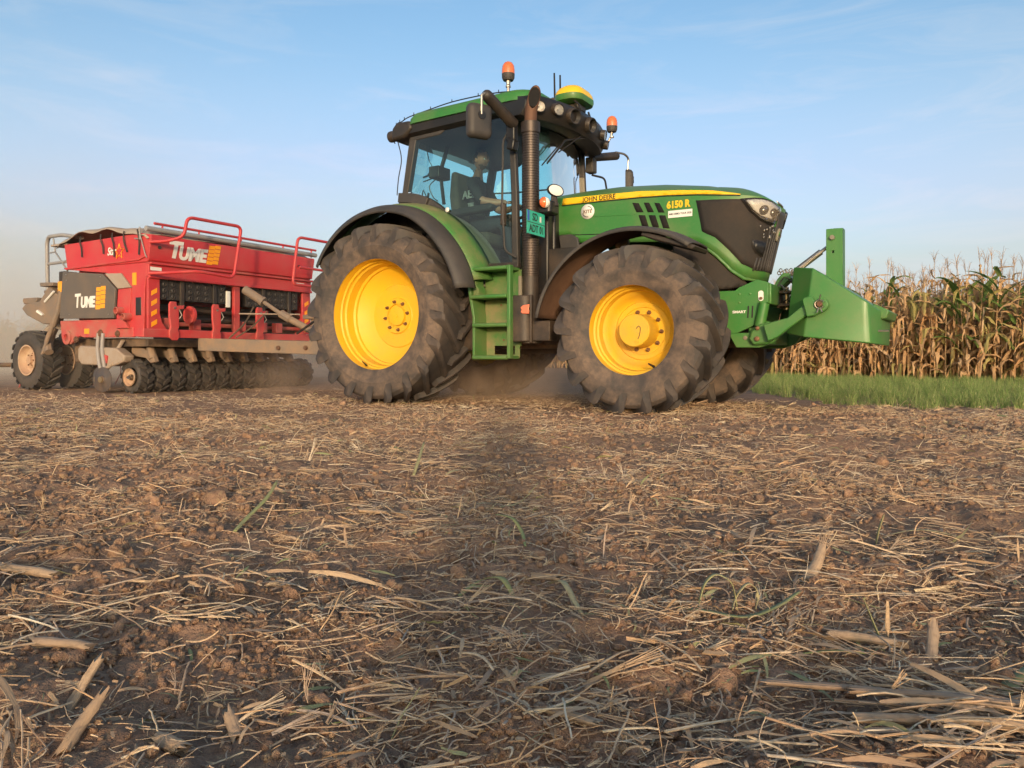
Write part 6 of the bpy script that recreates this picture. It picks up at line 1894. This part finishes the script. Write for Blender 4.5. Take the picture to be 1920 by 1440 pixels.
# grey platform rail at the rear
RG = empty('platform_rail', parent=SD)
b = MB(); b.tube(roundpath([(-1.75, .12, 2.16), (-2.30, .15, 2.245), (-2.72, .2, 2.255), (-2.80, .22, 2.18), (-2.82, .24, 1.45)], .14, 6), .028, 10); b.build('rail_tube', M['grey_tube'], RG, smooth=60)
b = MB(); b.tube([(-2.80, .23, 1.86), (-2.1, .1, 1.84)], .022, 8); b.tube([(-2.72, .22, 2.02), (-2.55, .2, 2.02), (-1.98, .05, 1.70)], .012, 6); b.tube([(-2.60, .2, 2.22), (-2.55, .2, 2.03)], .012, 6); b.build('rail_brace', M['grey_tube'], RG)
b = MB(); b.box(-2.35, -1.95, .02, .45, 2.06, 2.09); b.build('rail_shelf', M['tarp'], RG, bevel=.005)
b = MB(); b.tube(roundpath([(-1.75, DW - .12, 2.16), (-2.72, DW - .2, 2.255), (-2.80, DW - .22, 2.18), (-2.82, DW - .24, 1.45)], .14, 6), .028, 10); b.build('rail_tube', M['grey_tube'], RG, smooth=60)
b = MB(); b.box(-2.85, -2.05, .2, DW - .2, 1.43, 1.47); b.build('platform', M['drawbar'], RG, bevel=.006)

# folded marker arm and rear steps
FA = empty('marker_arm', parent=SD)
b = MB(); b.prism([(-3.20, 1.27), (-2.92, 1.27), (-2.86, 1.31), (-2.86, 1.36), (-3.22, 1.36), (-3.24, 1.32)], .10, .36); b.build('arm_step', M['drawbar'], FA, bevel=.01)
b = MB(); b.prism([(-2.62, 1.50), (-2.30, 1.50), (-2.30, 1.55), (-2.64, 1.56)], .02, .30); b.build('arm_step', M['drawbar'], FA, bevel=.01)
b = MB(); b.prism([(-3.18, 1.20), (-3.05, 1.10), (-2.62, .96), (-2.30, .96), (-2.18, 1.12), (-2.25, 1.36), (-2.45, 1.50), (-2.52, 1.46), (-2.70, 1.30), (-3.1, 1.26)], .06, .16); b.build('arm_plate', M['drawbar'], FA, bevel=.012)
b = MB(); b.tube([(-2.10, .04, 1.42), (-2.15, .02, 1.15), (-2.26, .0, .92)], .045, 10); b.tube([(-2.26, 0, .92), (-2.42, -.02, .62), (-2.46, -.03, .52)], .026, 8); b.build('hydraulic_ram', M['drawbar'], FA)
b = MB(); b.box(-2.14, -2.05, .0, .06, 1.40, 1.55); b.build('ram_bracket', M['orange_print'], FA, bevel=.008)
b = MB(); b.box(-2.20, -2.06, .05, .25, 1.52, 1.70); b.build('lamp_block', M['black'], FA, bevel=.012)
b = MB(); b.prism([(-2.75, 1.14), (-2.60, 1.08), (-2.58, 1.10), (-2.72, 1.17)], .03, .06); b.tube([(-2.55, .05, 1.28), (-2.30, .04, 1.42)], .016, 6); b.build('reflective_strip', M['white'], FA)
b = MB(); b.tube(smoothpath([(-2.45, .35, .88), (-2.85, .35, .95), (-3.10, .35, .80), (-3.22, .35, .45)], 6), .05, 10); b.build('wheel_arm', M['tarp'], FA, smooth=60)
b = MB(); b.tube(smoothpath([(-2.40, .10, .90), (-2.45, .05, .70), (-2.35, .0, .55)], 4), .06, 8); b.build('ram_foot', M['drawbar'], FA)

def small_tyre(mb, c, Rt, w, rb, nl, lug, att, skew=.25):
    """carcass with blocky lugs; axis along y"""
    S = Rt - lug
    prof = [(-w * .42, rb), (-w * .49, rb + (S - rb) * .3), (-w * .5, rb + (S - rb) * .7), (-w * .43, S), (0, S + .004), (w * .43, S), (w * .5, rb + (S - rb) * .7), (w * .49, rb + (S - rb) * .3), (w * .42, rb)]
    n = 36; o = len(mb.v)
    mb.lathe(prof, c=c, axis='y', n=n)
    att += ([1, 1, .9, .6, .5, .6, .9, 1, 1] * n)
    for row in (-1, 1):
        for k in range(nl):
            ph = 2 * PI * (k + (.5 if row > 0 else 0)) / nl
            hw = PI / nl * .55
            vs = []
            for (t, a) in ((0, row * w * .02), (.5, row * w * .26), (1, row * w * .49)):
                p0 = ph + t * skew
                for (r, h) in ((S - .01, hw * 1.15), (Rt - .012 * t * t, hw * .8), (Rt - .012 * t * t, -hw * .8), (S - .01, -hw * 1.15)):
                    vs.append((c[0] + r * math.cos(p0 + h), c[1] + a, c[2] + r * math.sin(p0 + h)))
                    att.append(.8 if r > S else .3)
            fs = []
            for q in range(2):
                for j in range(3): fs.append((q * 4 + j, q * 4 + j + 1, q * 4 + 5 + j, q * 4 + 4 + j))
            fs += [(0, 1, 2, 3), (8, 11, 10, 9)]
            mb.add(vs, fs)

# row of tyred press wheels under the drill
PW = empty('press_roller', (0, 0, 0), parent=SD)
proto = None; hubp = None
for k in range(13):
    y = .17 + k * .243
    if proto is None:
        mb = MB(); att = []; small_tyre(mb, (0, 0, 0), .238, .200, .120, 11, .030, att); mb.att = att
        proto = mb.build('press_wheel', M['tyre_drill'], PW, smooth=26, fix=False); o = proto
    else:
        o = proto.copy(); COL.objects.link(o); o.parent = PW
    o.location = (-.57, y, .222); o.rotation_euler = (0, k * .7, 0)
b = MB(); b.lathe([(.035, .118), (.050, .122), (.056, .112), (.085, .100), (.10, .06), (.10, .04), (.085, .035), (.060, .03), (.060, 0)], c=(-.57, 0, .215), axis='y', n=28); b.build('wheel_disc', M['rim_dusty'], PW)
b = MB(); b.lathe([(.03, 0), (.03, .02), (.06, .022), (.06, 0)], c=(-.57, 0, .215), axis='y', n=8); b.tube([(-.57, .03, .215), (-.50, .0, .20)], [.02, .012], 6); b.build('hub_nut', M['steel'], PW)
b = MB(); b.tube([(-.57, .06, .215), (-.57, DW - .1, .215)], .04, 8); b.build('axle', M['cast'], PW)
for k in range(9):
    y = .20 + k * .30
    b = MB(); b.prism([(-.75, .62), (-.50, .60), (-.30, .52), (-.25, .42), (-.34, .40), (-.45, .47), (-.75, .50)], y, y + .07); b.tube([(-.40, y + .035, .62), (-.33, y + .035, .46)], [.05, .06], 8); b.build('coulter_arm', M['drawbar'], SD, bevel=.01)
b = MB(); b.box(-.9, -.25, .1, DW - .1, .62, .72); b.build('underframe', M['cast'], SD, bevel=.01)
b = MB(); b.box(-2.0, -.9, .15, DW - .15, .40, .74); b.build('underframe', M['cast'], SD, bevel=.03)

# end coulter: discs, seed tubes, box
EC = empty('end_coulter', parent=SD)
b = MB(); b.prism([(-1.60, .60), (-1.55, .64), (-.75, .60), (-.55, .50), (-.58, .42), (-.80, .36), (-1.52, .38), (-1.60, .45)], -.03, .12); b.build('coulter_box', M['tarp'], EC, bevel=.02)
for (x, y, r_, tl) in ((-.90, -.10, .165, .10), (-1.16, .0, .160, -.10)):
    b = MB(); b.lathe([(-.004, .02), (-.006, r_ * .55), (.0, r_), (.004, r_), (.010, r_ * .55), (.02, .06), (.03, .055), (.035, .02), (.035, 0)], c=(0, 0, 0), axis='y', n=32, sgn=-1)
    o = b.build('disc', M['disc_steel'], EC); o.location = (x, y, .185); o.rotation_euler = (0, 0, tl)
    b = MB(); b.lathe([(.030, .0), (.030, .045), (.05, .04), (.052, 0)], axis='y', n=10, sgn=-1); o = b.build('disc_hub', M['brass'], EC); o.location = (x, y, .185); o.rotation_euler = (0, 0, tl)
for dx in (0, .10):
    b = MB(); b.tube(smoothpath([(-1.13 + dx, -.02, .80), (-1.12 + dx, -.04, .60), (-1.05 + dx, -.06, .40), (-.98 + dx * .7, -.06, .26)], 6), .026, 10); b.build('seed_tube', M['grey_tube'], EC, smooth=60)
b = MB(); b.tube([(-.72, .02, .50), (-.95, -.05, .30)], .03, 8); b.tube([(-.70, .05, .70), (-.85, .05, .55)], .025, 8); b.build('coulter_stay', M['tarp'], EC)
b = MB(); b.prism([(-1.0, .52), (-.9, .50), (-.92, .40), (-1.0, .40)], -.045, -.03); b.build('red_clip', M['red'], EC)

# transport wheels at the rear
for (y, x) in ((.10, -2.85), (.62, -2.75), (DW - .65, -2.75), (DW - .1, -2.85)):
    w = empty('transport_wheel', (x, y, .435), parent=SD)
    mb = MB(); att = []; small_tyre(mb, (0, 0, 0), .44, .30, .215, 18, .030, att, .22); mb.att = att
    mb.build('tyre', M['tyre_drill'], w, smooth=26, fix=False)
    b = MB(); b.lathe([(.135, .220), (.150, .225), (.150, .205), (.10, .195), (.07, .17), (.06, .11), (.085, .10), (.09, .06), (.12, .055), (.12, 0)], axis='y', n=32, sgn=-1); b.build('rim', M['rim_dusty'], w)
    for q in range(6):
        a = 2 * PI * q / 6
        b = MB(); b.lathe([(.09, 0), (.09, .012), (.105, .010), (.105, 0)], c=(.082 * math.cos(a), 0, .082 * math.sin(a)), axis='y', n=6, sgn=-1); b.build('wheel_nut', M['bolt'], w)
b = MB(); b.tube([(-2.85, .0, .44), (-2.85, DW, .44)], .05, 8); b.box(-2.8, -1.9, .75, .9, .45, .62); b.box(-2.8, -1.9, DW - .9, DW - .75, .45, .62); b.build('rear_axle', M['cast'], SD)

# trailing harrow
HR = empty('harrow', parent=SD)
b = MB(); b.tube([(-3.75, -.50, .36), (-3.75, DW + .2, .36)], .035, 8); b.build('harrow_bar', M['drawbar'], HR)
b = MB(); b.tube([(-3.75, .9, .36), (-2.9, .9, .60)], .03, 8); b.tube([(-3.75, 2.0, .36), (-2.9, 2.0, .60)], .03, 8); b.build('harrow_arm', M['drawbar'], HR)
for k in range(9):
    y = -.42 + k * .40
    b = MB(); b.box(-3.79, -3.71, y - .03, y + .03, .33, .52); b.build('tine_clamp', M['red'], HR, bevel=.008)
    b = MB(); b.tube(smoothpath([(-3.75, y, .35), (-3.72, y, .22), (-3.85, y + .02, .08), (-3.92, y + .02, .0)], 5), .008, 5); b.build('tine', M['red_dusty'], HR)

# drawbar to the tractor
DB = empty('drawbar', parent=SD)
def beam(y0, y1, x1, x0=.10):
    b = MB()
    d = Vector((x1 - x0, y1 - y0, 0)).normalized(); nn = Vector((-d.y, d.x, 0)) * .06
    A0, A1 = Vector((x0, y0, 0)), Vector((x1, y1, 0))
    b.add([A0 - nn + Vector((0, 0, .565)), A0 + nn + Vector((0, 0, .565)), A1 + nn + Vector((0, 0, .50)), A1 - nn + Vector((0, 0, .50)),
           A0 - nn + Vector((0, 0, .735)), A0 + nn + Vector((0, 0, .735)), A1 + nn + Vector((0, 0, .66)), A1 - nn + Vector((0, 0, .66))],
          [(3, 2, 1, 0), (4, 5, 6, 7), (0, 1, 5, 4), (1, 2, 6, 5), (2, 3, 7, 6), (3, 0, 4, 7)])
    b.build('drawbar_leg', M['drawbar'], DB, bevel=.008)
beam(.66, 1.12, 2.45); beam(2.30, 1.28, 2.45)
b = MB(); b.box(.06, .16, .62, 2.4, .57, .735); b.build('drawbar_plate', M['drawbar'], DB, bevel=.008)
b = MB(); b.box(2.35, 2.78, 1.10, 1.30, .50, .66); b.build('drawbar_eye', M['cast'], DB, bevel=.01)
for x in (1.35, 1.75):
    yy = .66 + (x - .10) * (.46 / 2.35) - .07
    b = MB(); b.lathe([(.0, .03), (.02, .028), (.022, 0)], c=(x, yy, .60), axis='y', n=10, sgn=-1); b.build('bolt', M['rust'], DB)
b = MB(); b.tube([(.30, 1.20, 1.42), (.55, 1.28, 1.26)], .062, 12); b.tube([(.55, 1.28, 1.26), (.58, 1.29, 1.24)], .070, 12); b.tube([(.58, 1.29, 1.24), (.85, 1.38, 1.06)], .028, 8); b.build('lift_ram', M['drawbar'], DB, smooth=40)
b = MB(); b.tube([(.82, 1.37, 1.08), (.95, 1.42, 1.0)], .06, 8); b.tube([(.95, 1.42, 1.0), (1.5, 1.62, .70)], .048, 10); b.build('lift_ram', M['drawbar'], DB, smooth=40)
b = MB(); b.prism([(1.35, .66), (1.85, .64), (1.80, .78), (1.55, .80)], 1.30, 1.55); b.build('ram_foot', M['drawbar'], DB, bevel=.01)
b = MB(); b.box(.85, 1.55, 1.75, 2.15, 1.02, 1.08); b.box(.95, 1.02, 1.80, 1.86, .72, 1.02); b.box(1.40, 1.47, 2.0, 2.06, .72, 1.02); b.build('tool_box_shelf', M['drawbar'], DB, bevel=.006)
b = MB(); b.tube([(.30, 1.1, 1.08), (.9, 1.65, 1.08)], .009, 6); b.build('stay_rod', M['tarp'], DB)
b = MB(); b.tube(smoothpath([(.42, 1.25, 1.18), (.36, 1.15, .95), (.22, 1.0, .74)], 5), .012, 6); b.tube(smoothpath([(.55, 1.38, 1.12), (.45, 1.2, .90), (.30, 1.05, .75)], 5), .010, 6); b.build('hose', M['cast'], DB)
b = MB(); b.tube(smoothpath([(1.2, 1.3, .80), (1.8, 1.3, 1.05), (2.4, 1.25, .95), (2.9, 1.2, .85)], 6), .018, 6); b.build('hose', M['black_clean'], DB)
# lettering on the front of the hopper
def front_face(y, z, off=.004):
    t = (2.05 - z) / .32
    return (-.022 - .056 * t + off, y, z)
tilt = Matrix.Rotation(R(10), 3, 'Y')
text('lettering', 'T', .30, M['white'], HO, front_face(.345, 1.885, .008), tilt @ ROT_FRONT, shear=.10, bold=.012, xs=1.05, depth=.003)
text('lettering', 'UME', .235, M['white'], HO, front_face(.625, 1.855, .008), tilt @ ROT_FRONT, shear=.10, bold=.012, xs=.92, depth=.003)
def fbox(b, a0, a1, z0, z1):
    p = [front_face(a0, z0, .004), front_face(a1, z0, .004), front_face(a1, z1, .004), front_face(a0, z1, .004)]
    q = [(x + .005, y, z) for x, y, z in p]
    b.add(p + q, [(3, 2, 1, 0), (4, 5, 6, 7), (0, 1, 5, 4), (1, 2, 6, 5), (2, 3, 7, 6), (3, 0, 4, 7)])
emblem(HO, .86, 1.765, .20, .26, fbox, M['orange_print'])

# ================================================================== PEOPLE
def skin_mat(name, col, rough=.6):
    m = bpy.data.materials.new(name); t = NT(m)
    c = t.mix(t.ramp(t.noise(t.coord(), 14, 4), .35, .7, 0, .35), col, tuple(x * .72 for x in col))
    t.done(t.bsdf(Base_Color=c, Roughness=rough, Normal=t.bump(t.noise(t.coord(), 40, 3), .004, .4)))
    return m
M['skin'] = skin_mat('skin', (0.50, 0.23, 0.15), .5)
M['hair'] = skin_mat('dark_hair', (0.075, 0.045, 0.030), .7)
M['beard'] = skin_mat('short_beard', (0.22, 0.12, 0.08), .8)
M['tee'] = skin_mat('black_tee_shirt', (0.022, 0.024, 0.026), .85)
M['jeans'] = skin_mat('dark_trousers', (0.035, 0.04, 0.055), .85)
M['shoe'] = skin_mat('brown_shoes', (0.05, 0.035, 0.025), .7)
M['jacket'] = skin_mat('grey_jacket', (0.09, 0.09, 0.10), .85)

def person_body(name, J, E_, mats, root_j):
    """one continuous skinned figure. J: joint -> (pos, radius[, radius2]); E_: (a, b, material key)"""
    names = list(J)
    me = bpy.data.meshes.new(name)
    me.from_pydata([J[n][0] for n in names], [(names.index(a), names.index(b)) for a, b, _ in E_], [])
    o = bpy.data.objects.new(name, me); COL.objects.link(o)
    md = o.modifiers.new('skin', 'SKIN'); md.use_smooth_shade = True; md.branch_smoothing = .6
    if not me.skin_vertices:
        bpy.context.view_layer.objects.active = o
        me.attributes
        bm = bmesh.new(); bm.from_mesh(me); lay = bm.verts.layers.skin.verify(); bm.to_mesh(me); bm.free()
    for i, n in enumerate(names):
        r_ = J[n][1]; r2 = J[n][2] if len(J[n]) > 2 else r_
        me.skin_vertices[0].data[i].radius = (r_, r2)
        me.skin_vertices[0].data[i].use_root = (n == root_j)
    sb = o.modifiers.new('smooth', 'SUBSURF'); sb.levels = 2; sb.render_levels = 2
    bpy.context.view_layer.update()
    me2 = bpy.data.meshes.new_from_object(o.evaluated_get(bpy.context.evaluated_depsgraph_get()))
    COL.objects.unlink(o); bpy.data.objects.remove(o)
    keys = []
    for _, _, k in E_:
        if k not in keys: keys.append(k)
    for k in keys: me2.materials.append(M[k])
    seg = [(Vector(J[a][0]), Vector(J[b][0]), keys.index(k)) for a, b, k in E_]
    for p in me2.polygons:
        best = 1e9
        for a, b_, k in seg:
            d = b_ - a; t = max(0, min(1, (p.center - a).dot(d) / max(d.length_squared, 1e-9)))
            dd = (p.center - a - d * t).length
            if dd < best: best = dd; p.material_index = k
        p.use_smooth = True
    me2.name = name
    o = bpy.data.objects.new(name, me2); COL.objects.link(o)
    return o

def add_head(parent, loc, rot, beard=True):
    """head with brow, nose, lips, chin, ears, eyes; faces +x"""
    bm = bmesh.new()
    bmesh.ops.create_uvsphere(bm, u_segments=32, v_segments=24, radius=1)
    for v in bm.verts:
        d = v.co.copy(); x, y, z = d
        X_, Y_, Z_ = x * .098, y * .076, z * .118
        if z < 0: Y_ *= 1 - .30 * (-z) ** 1.4; X_ *= 1 - .12 * (-z)
        if x > .3 and z < -.35: X_ += .010 * math.exp(-((z + .72) / .22) ** 2) * max(0, 1 - (y / .5) ** 2)
        if x > 0:
            X_ += .042 * math.exp(-((z + .20) / .13) ** 2) * math.exp(-(y / .17) ** 2)       # nose
            X_ += .014 * math.exp(-((z + .02) / .22) ** 2) * math.exp(-(y / .11) ** 2)
            X_ -= .010 * math.exp(-((z - .02) / .11) ** 2) * (math.exp(-((abs(y) - .36) / .16) ** 2))   # eye sockets
            X_ += .007 * math.exp(-((z - .20) / .10) ** 2)                                     # brow
            X_ += .007 * math.exp(-((z + .52) / .07) ** 2) * math.exp(-(y / .30) ** 2)         # lips
        v.co = (X_, Y_, Z_)
    me = bpy.data.meshes.new('head'); bm.to_mesh(me); bm.free()
    me.polygons.foreach_set('use_smooth', [True] * len(me.polygons)); me.materials.append(M['skin'])
    me.materials.append(M['beard'])
    if beard:
        for p in me.polygons:
            c = p.center
            if c.z < -.062 and c.x > .02 and not (abs(c.y) < .026 and -.068 < c.z < -.054 and c.x > .06): p.material_index = 1
    h = bpy.data.objects.new('head', me); COL.objects.link(h); h.parent = parent
    h.location = loc; h.rotation_euler = rot
    b = MB()
    for s in (-1, 1):
        b.ball((-.005, s * .076, -.008), .028, 6, sc=(.75, .35, 1.1))
    b.build('ears', M['skin'], h, smooth=60)
    b = MB()
    for s in (-1, 1): b.ball((.083, s * .028, .003), .0115, 6)
    b.build('eyes', M['white'], h, smooth=60)
    b = MB()
    for s in (-1, 1): b.ball((.0925, s * .028, .003), .0048, 5)
    b.build('irises', M['hair'], h, smooth=60)
    bm = bmesh.new(); bmesh.ops.create_uvsphere(bm, u_segments=28, v_segments=20, radius=1)
    for v in bm.verts:
        x, y, z = v.co
        f = 1.06 + .02 * math.sin(x * 19 + y * 13) * math.cos(z * 17)
        v.co = (x * .100 * f - .006, y * .079 * f, z * .120 * f + .004)
    dl = [v for v in bm.verts if (v.co.z < .072 and v.co.x > .030) or (v.co.z < -.05) or (v.co.z < .0 and v.co.x > .0)]
    bmesh.ops.delete(bm, geom=dl, context='VERTS')
    me = bpy.data.meshes.new('hair'); bm.to_mesh(me); bm.free()
    me.polygons.foreach_set('use_smooth', [True] * len(me.polygons)); me.materials.append(M['hair'])
    o = bpy.data.objects.new('hair', me); COL.objects.link(o); o.parent = h
    o.modifiers.new('t', 'SOLIDIFY').thickness = .006
    return h

def add_hand(parent, wrist, direc, palm_n, curl=.9, left=False):
    """palm with four unequal bent fingers and a thumb from its side"""
    d = Vector(direc).normalized(); n = Vector(palm_n); n = (n - d * n.dot(d)).normalized(); s = d.cross(n) * (-1 if left else 1)
    w = Vector(wrist)
    mb = MB()
    # palm
    vs = []; fs = []
    for (t, hw, th) in ((0, .026, .017), (.03, .034, .016), (.065, .041, .014), (.085, .040, .011)):
        for k in range(10):
            a = 2 * PI * k / 10
            vs.append(w + d * t + s * hw * math.cos(a) + n * th * math.sin(a))
    for i in range(3):
        for k in range(10): fs.append((i * 10 + k, i * 10 + (k + 1) % 10, i * 10 + 10 + (k + 1) % 10, i * 10 + 10 + k))
    fs += [tuple(range(9, -1, -1)), tuple(30 + k for k in range(10))]
    mb.add(vs, fs)
    for (off, L, r_) in ((-.030, .072, .0088), (-.010, .082, .0092), (.011, .076, .0088), (.030, .060, .0078)):
        p = w + d * .078 + s * off; P = [p]; a = .25
        for k, fr_ in enumerate((.45, .32, .23)):
            a += curl * (.55, .75, .5)[k]
            P.append(P[-1] + (d * math.cos(a) - n * math.sin(a)) * L * fr_)
        mb.tube(P, [r_, r_ * .98, r_ * .9, r_ * .62], 8)
    p = w + d * .022 - s * .028
    P = [p, p + (d * .6 - s * .75 - n * .25).normalized() * .034, p + (d * .6 - s * .75 - n * .25).normalized() * .034 + (d * .75 - s * .2 - n * .65).normalized() * .030,
         p + (d * .6 - s * .75 - n * .25).normalized() * .034 + (d * .75 - s * .2 - n * .65).normalized() * .030 + (d * .6 - n * .8).normalized() * .020]
    mb.tube(P, [.0125, .0108, .0095, .006], 8)
    return mb.build('hand', M['skin'], parent, smooth=60)

def driver():
    """seated, looking ahead, torso turned a little to the right"""
    H0 = Vector((.40, 0, 1.93))
    J = {
        'pelvis': ((.42, 0, 1.95), .145, .125), 'waist': ((.41, -.005, 2.10), .135, .105), 'chest': ((.43, -.02, 2.30), .155, .115), 'collar': ((.445, -.025, 2.445), .105, .08), 'neck': ((.465, -.03, 2.535), .052, .055), 'skull': ((.49, -.03, 2.62), .055, .055),
        'shR': ((.49, -.20, 2.435), .068), 'elR': ((.66, -.27, 2.19), .050), 'foR': ((.78, -.20, 2.17), .044), 'wrR': ((.92, -.13, 2.165), .030),
        'shL': ((.43, .19, 2.435), .068), 'elL': ((.55, .27, 2.18), .050), 'foL': ((.68, .23, 2.16), .044), 'wrL': ((.86, .14, 2.165), .030),
        'hipR': ((.50, -.10, 1.93), .098), 'knR': ((.88, -.15, 1.95), .068), 'caR': ((.96, -.15, 1.72), .058), 'anR': ((1.03, -.15, 1.47), .042), 'toR': ((1.16, -.16, 1.42), .038),
        'hipL': ((.50, .10, 1.93), .098), 'knL': ((.88, .15, 1.95), .068), 'caL': ((.96, .15, 1.72), .058), 'anL': ((1.03, .15, 1.47), .042), 'toL': ((1.16, .16, 1.42), .038)}
    E_ = [('pelvis', 'waist', 'tee'), ('waist', 'chest', 'tee'), ('chest', 'collar', 'tee'), ('collar', 'neck', 'skin'), ('neck', 'skull', 'skin'),
          ('collar', 'shR', 'tee'), ('shR', 'elR', 'tee'), ('elR', 'foR', 'skin'), ('foR', 'wrR', 'skin'), ('collar', 'shL', 'tee'), ('shL', 'elL', 'tee'), ('elL', 'foL', 'skin'), ('foL', 'wrL', 'skin'),
          ('pelvis', 'hipR', 'jeans'), ('hipR', 'knR', 'jeans'), ('knR', 'caR', 'jeans'), ('caR', 'anR', 'jeans'), ('anR', 'toR', 'shoe'),
          ('pelvis', 'hipL', 'jeans'), ('hipL', 'knL', 'jeans'), ('knL', 'caL', 'jeans'), ('caL', 'anL', 'jeans'), ('anL', 'toL', 'shoe')]
    o = person_body('person', J, E_, None, 'pelvis')
    o.location = TR.location + Vector((.03, -.02, .0)); o.rotation_euler = TR.rotation_euler
    add_head(o, (.515, -.032, 2.70), (0, R(4), R(-14)))
    add_hand(o, (.92, -.13, 2.165), (.75, .35, .05), (.1, -.3, 1), 1.0)
    add_hand(o, (.86, .14, 2.165), (.85, -.1, .05), (.1, .3, 1), 1.0, True)
    rot = Matrix.Rotation(R(-8), 3, 'Z') @ ROT_SIDE
    for (body, size, p, xs) in (('AEE', .125, (.43, -.150, 2.30), .95), ('TEE', .05, (.45, -.150, 2.185), 1.0), ('SEED AND SOIL', .018, (.42, -.142, 2.385), 1.0)):
        if body == 'SEED AND SOIL': continue
        text('shirt_print', body, size, M['grey_tube'], o, p, rot, bold=.003, depth=.006, xs=xs)
    tag(o, 'person in a black printed tee shirt driving the tractor', 'person')
driver()

def photographer():
    """squats behind the camera; the low sun throws this shadow on the stubble"""
    g = -.005
    J = {'pelvis': ((0, -.60, .26), .15, .14), 'waist': ((0, -.56, .40), .15, .12), 'chest': ((0, -.48, .57), .17, .125), 'collar': ((0, -.41, .69), .12, .09), 'neck': ((0, -.37, .745), .055), 'skull': ((0, -.345, .79), .055),
         'shR': ((.17, -.40, .69), .066), 'elR': ((.20, -.22, .50), .046), 'wrR': ((.10, -.13, .50), .030), 'shL': ((-.17, -.40, .69), .066), 'elL': ((-.20, -.22, .50), .046), 'wrL': ((-.10, -.13, .50), .030),
         'hipR': ((.12, -.58, .26), .10), 'knR': ((.13, -.22, .38), .066), 'caR': ((.13, -.34, .20), .056), 'anR': ((.12, -.46, .08), .040), 'toR': ((.13, -.28, .035), .034),
         'hipL': ((-.12, -.58, .26), .10), 'knL': ((-.13, -.22, .38), .066), 'caL': ((-.13, -.34, .20), .056), 'anL': ((-.12, -.46, .08), .040), 'toL': ((-.13, -.28, .035), .034)}
    E_ = [('pelvis', 'waist', 'jacket'), ('waist', 'chest', 'jacket'), ('chest', 'collar', 'jacket'), ('collar', 'neck', 'skin'), ('neck', 'skull', 'skin')]
    for s in 'RL':
        E_ += [('collar', 'sh' + s, 'jacket'), ('sh' + s, 'el' + s, 'jacket'), ('el' + s, 'wr' + s, 'jacket'), ('pelvis', 'hip' + s, 'jeans'), ('hip' + s, 'kn' + s, 'jeans'), ('kn' + s, 'ca' + s, 'jeans'), ('ca' + s, 'an' + s, 'jeans'), ('an' + s, 'to' + s, 'shoe')]
    o = person_body('person', J, E_, None, 'pelvis')
    add_head(o, (0, -.325, .845), (0, R(14), R(90)), False)
    add_hand(o, (.10, -.13, .50), (-.35, .55, -.2), (0, .2, 1), .7)
    add_hand(o, (-.10, -.13, .50), (.35, .55, -.2), (0, .2, 1), .7, True)
    o.location = (.0, 0, g); o.scale = (1.0, 1.1, 1.17)
    tag(o, 'person in a grey jacket whose shadow falls on the stubble before the tractor', 'person')
photographer()

# ================================================================== DUST raised by the machines
def dust_cloud(name, loc, dim, rz, dens, col, label, zfall, nscale, lo=.40, hi=.72, aniso=0.0, edge=.25):
    mb = MB(); mb.box(-.5, .5, -.5, .5, 0, 1)
    m = bpy.data.materials.new(name)
    t = NT(m)
    v = t.coord('Object')
    sep = t.n('ShaderNodeSeparateXYZ'); t.set(sep, 0, v)
    nz = t.noise(t.mapping(v, (dim[0] * nscale, dim[1] * nscale, dim[2] * nscale * 1.3)), 1.0, 3, .55, .3)
    f = t.ramp(nz, lo, hi, 0, 1)
    h = t.math('POWER', t.math('MAXIMUM', t.math('SUBTRACT', 1.0, sep.outputs['Z']), 0.0), zfall)
    f = t.math('MULTIPLY', f, h)
    for ax in 'XY':
        e = t.math('SUBTRACT', .5, t.math('ABSOLUTE', sep.outputs[ax]))
        f = t.math('MULTIPLY', f, t.ramp(e, 0.0, edge, 0, 1))
    f = t.math('MULTIPLY', f, dens)
    pv = t.n('ShaderNodeVolumePrincipled')
    t.set(pv, 'Color', col); t.set(pv, 'Density', f); pv.inputs['Anisotropy'].default_value = aniso
    t.t.links.new(pv.outputs[0], t.out.inputs['Volume'])
    o = mb.build(name, m, None, smooth=0, fix=False)
    o.location = loc; o.scale = dim; o.rotation_euler = (0, 0, rz)
    tag(o, label, 'dust', kind='stuff')
    return o
dust_cloud('dust_cloud', (-12.5, 23.0, -.02), (30, 22, 6.5), R(-20), .22, (.92, .83, .70), 'pale dust hanging over the field behind the drill', 1.6, .32, .36, .64, edge=.3)
dust_cloud('low_dust', (-1.1, 9.9, -.02), (6.6, 3.6, 1.0), R(-31), .75, (.82, .62, .46), 'brown dust whirling low around the wheels', 1.8, 1.1, .44, .66, edge=.22)
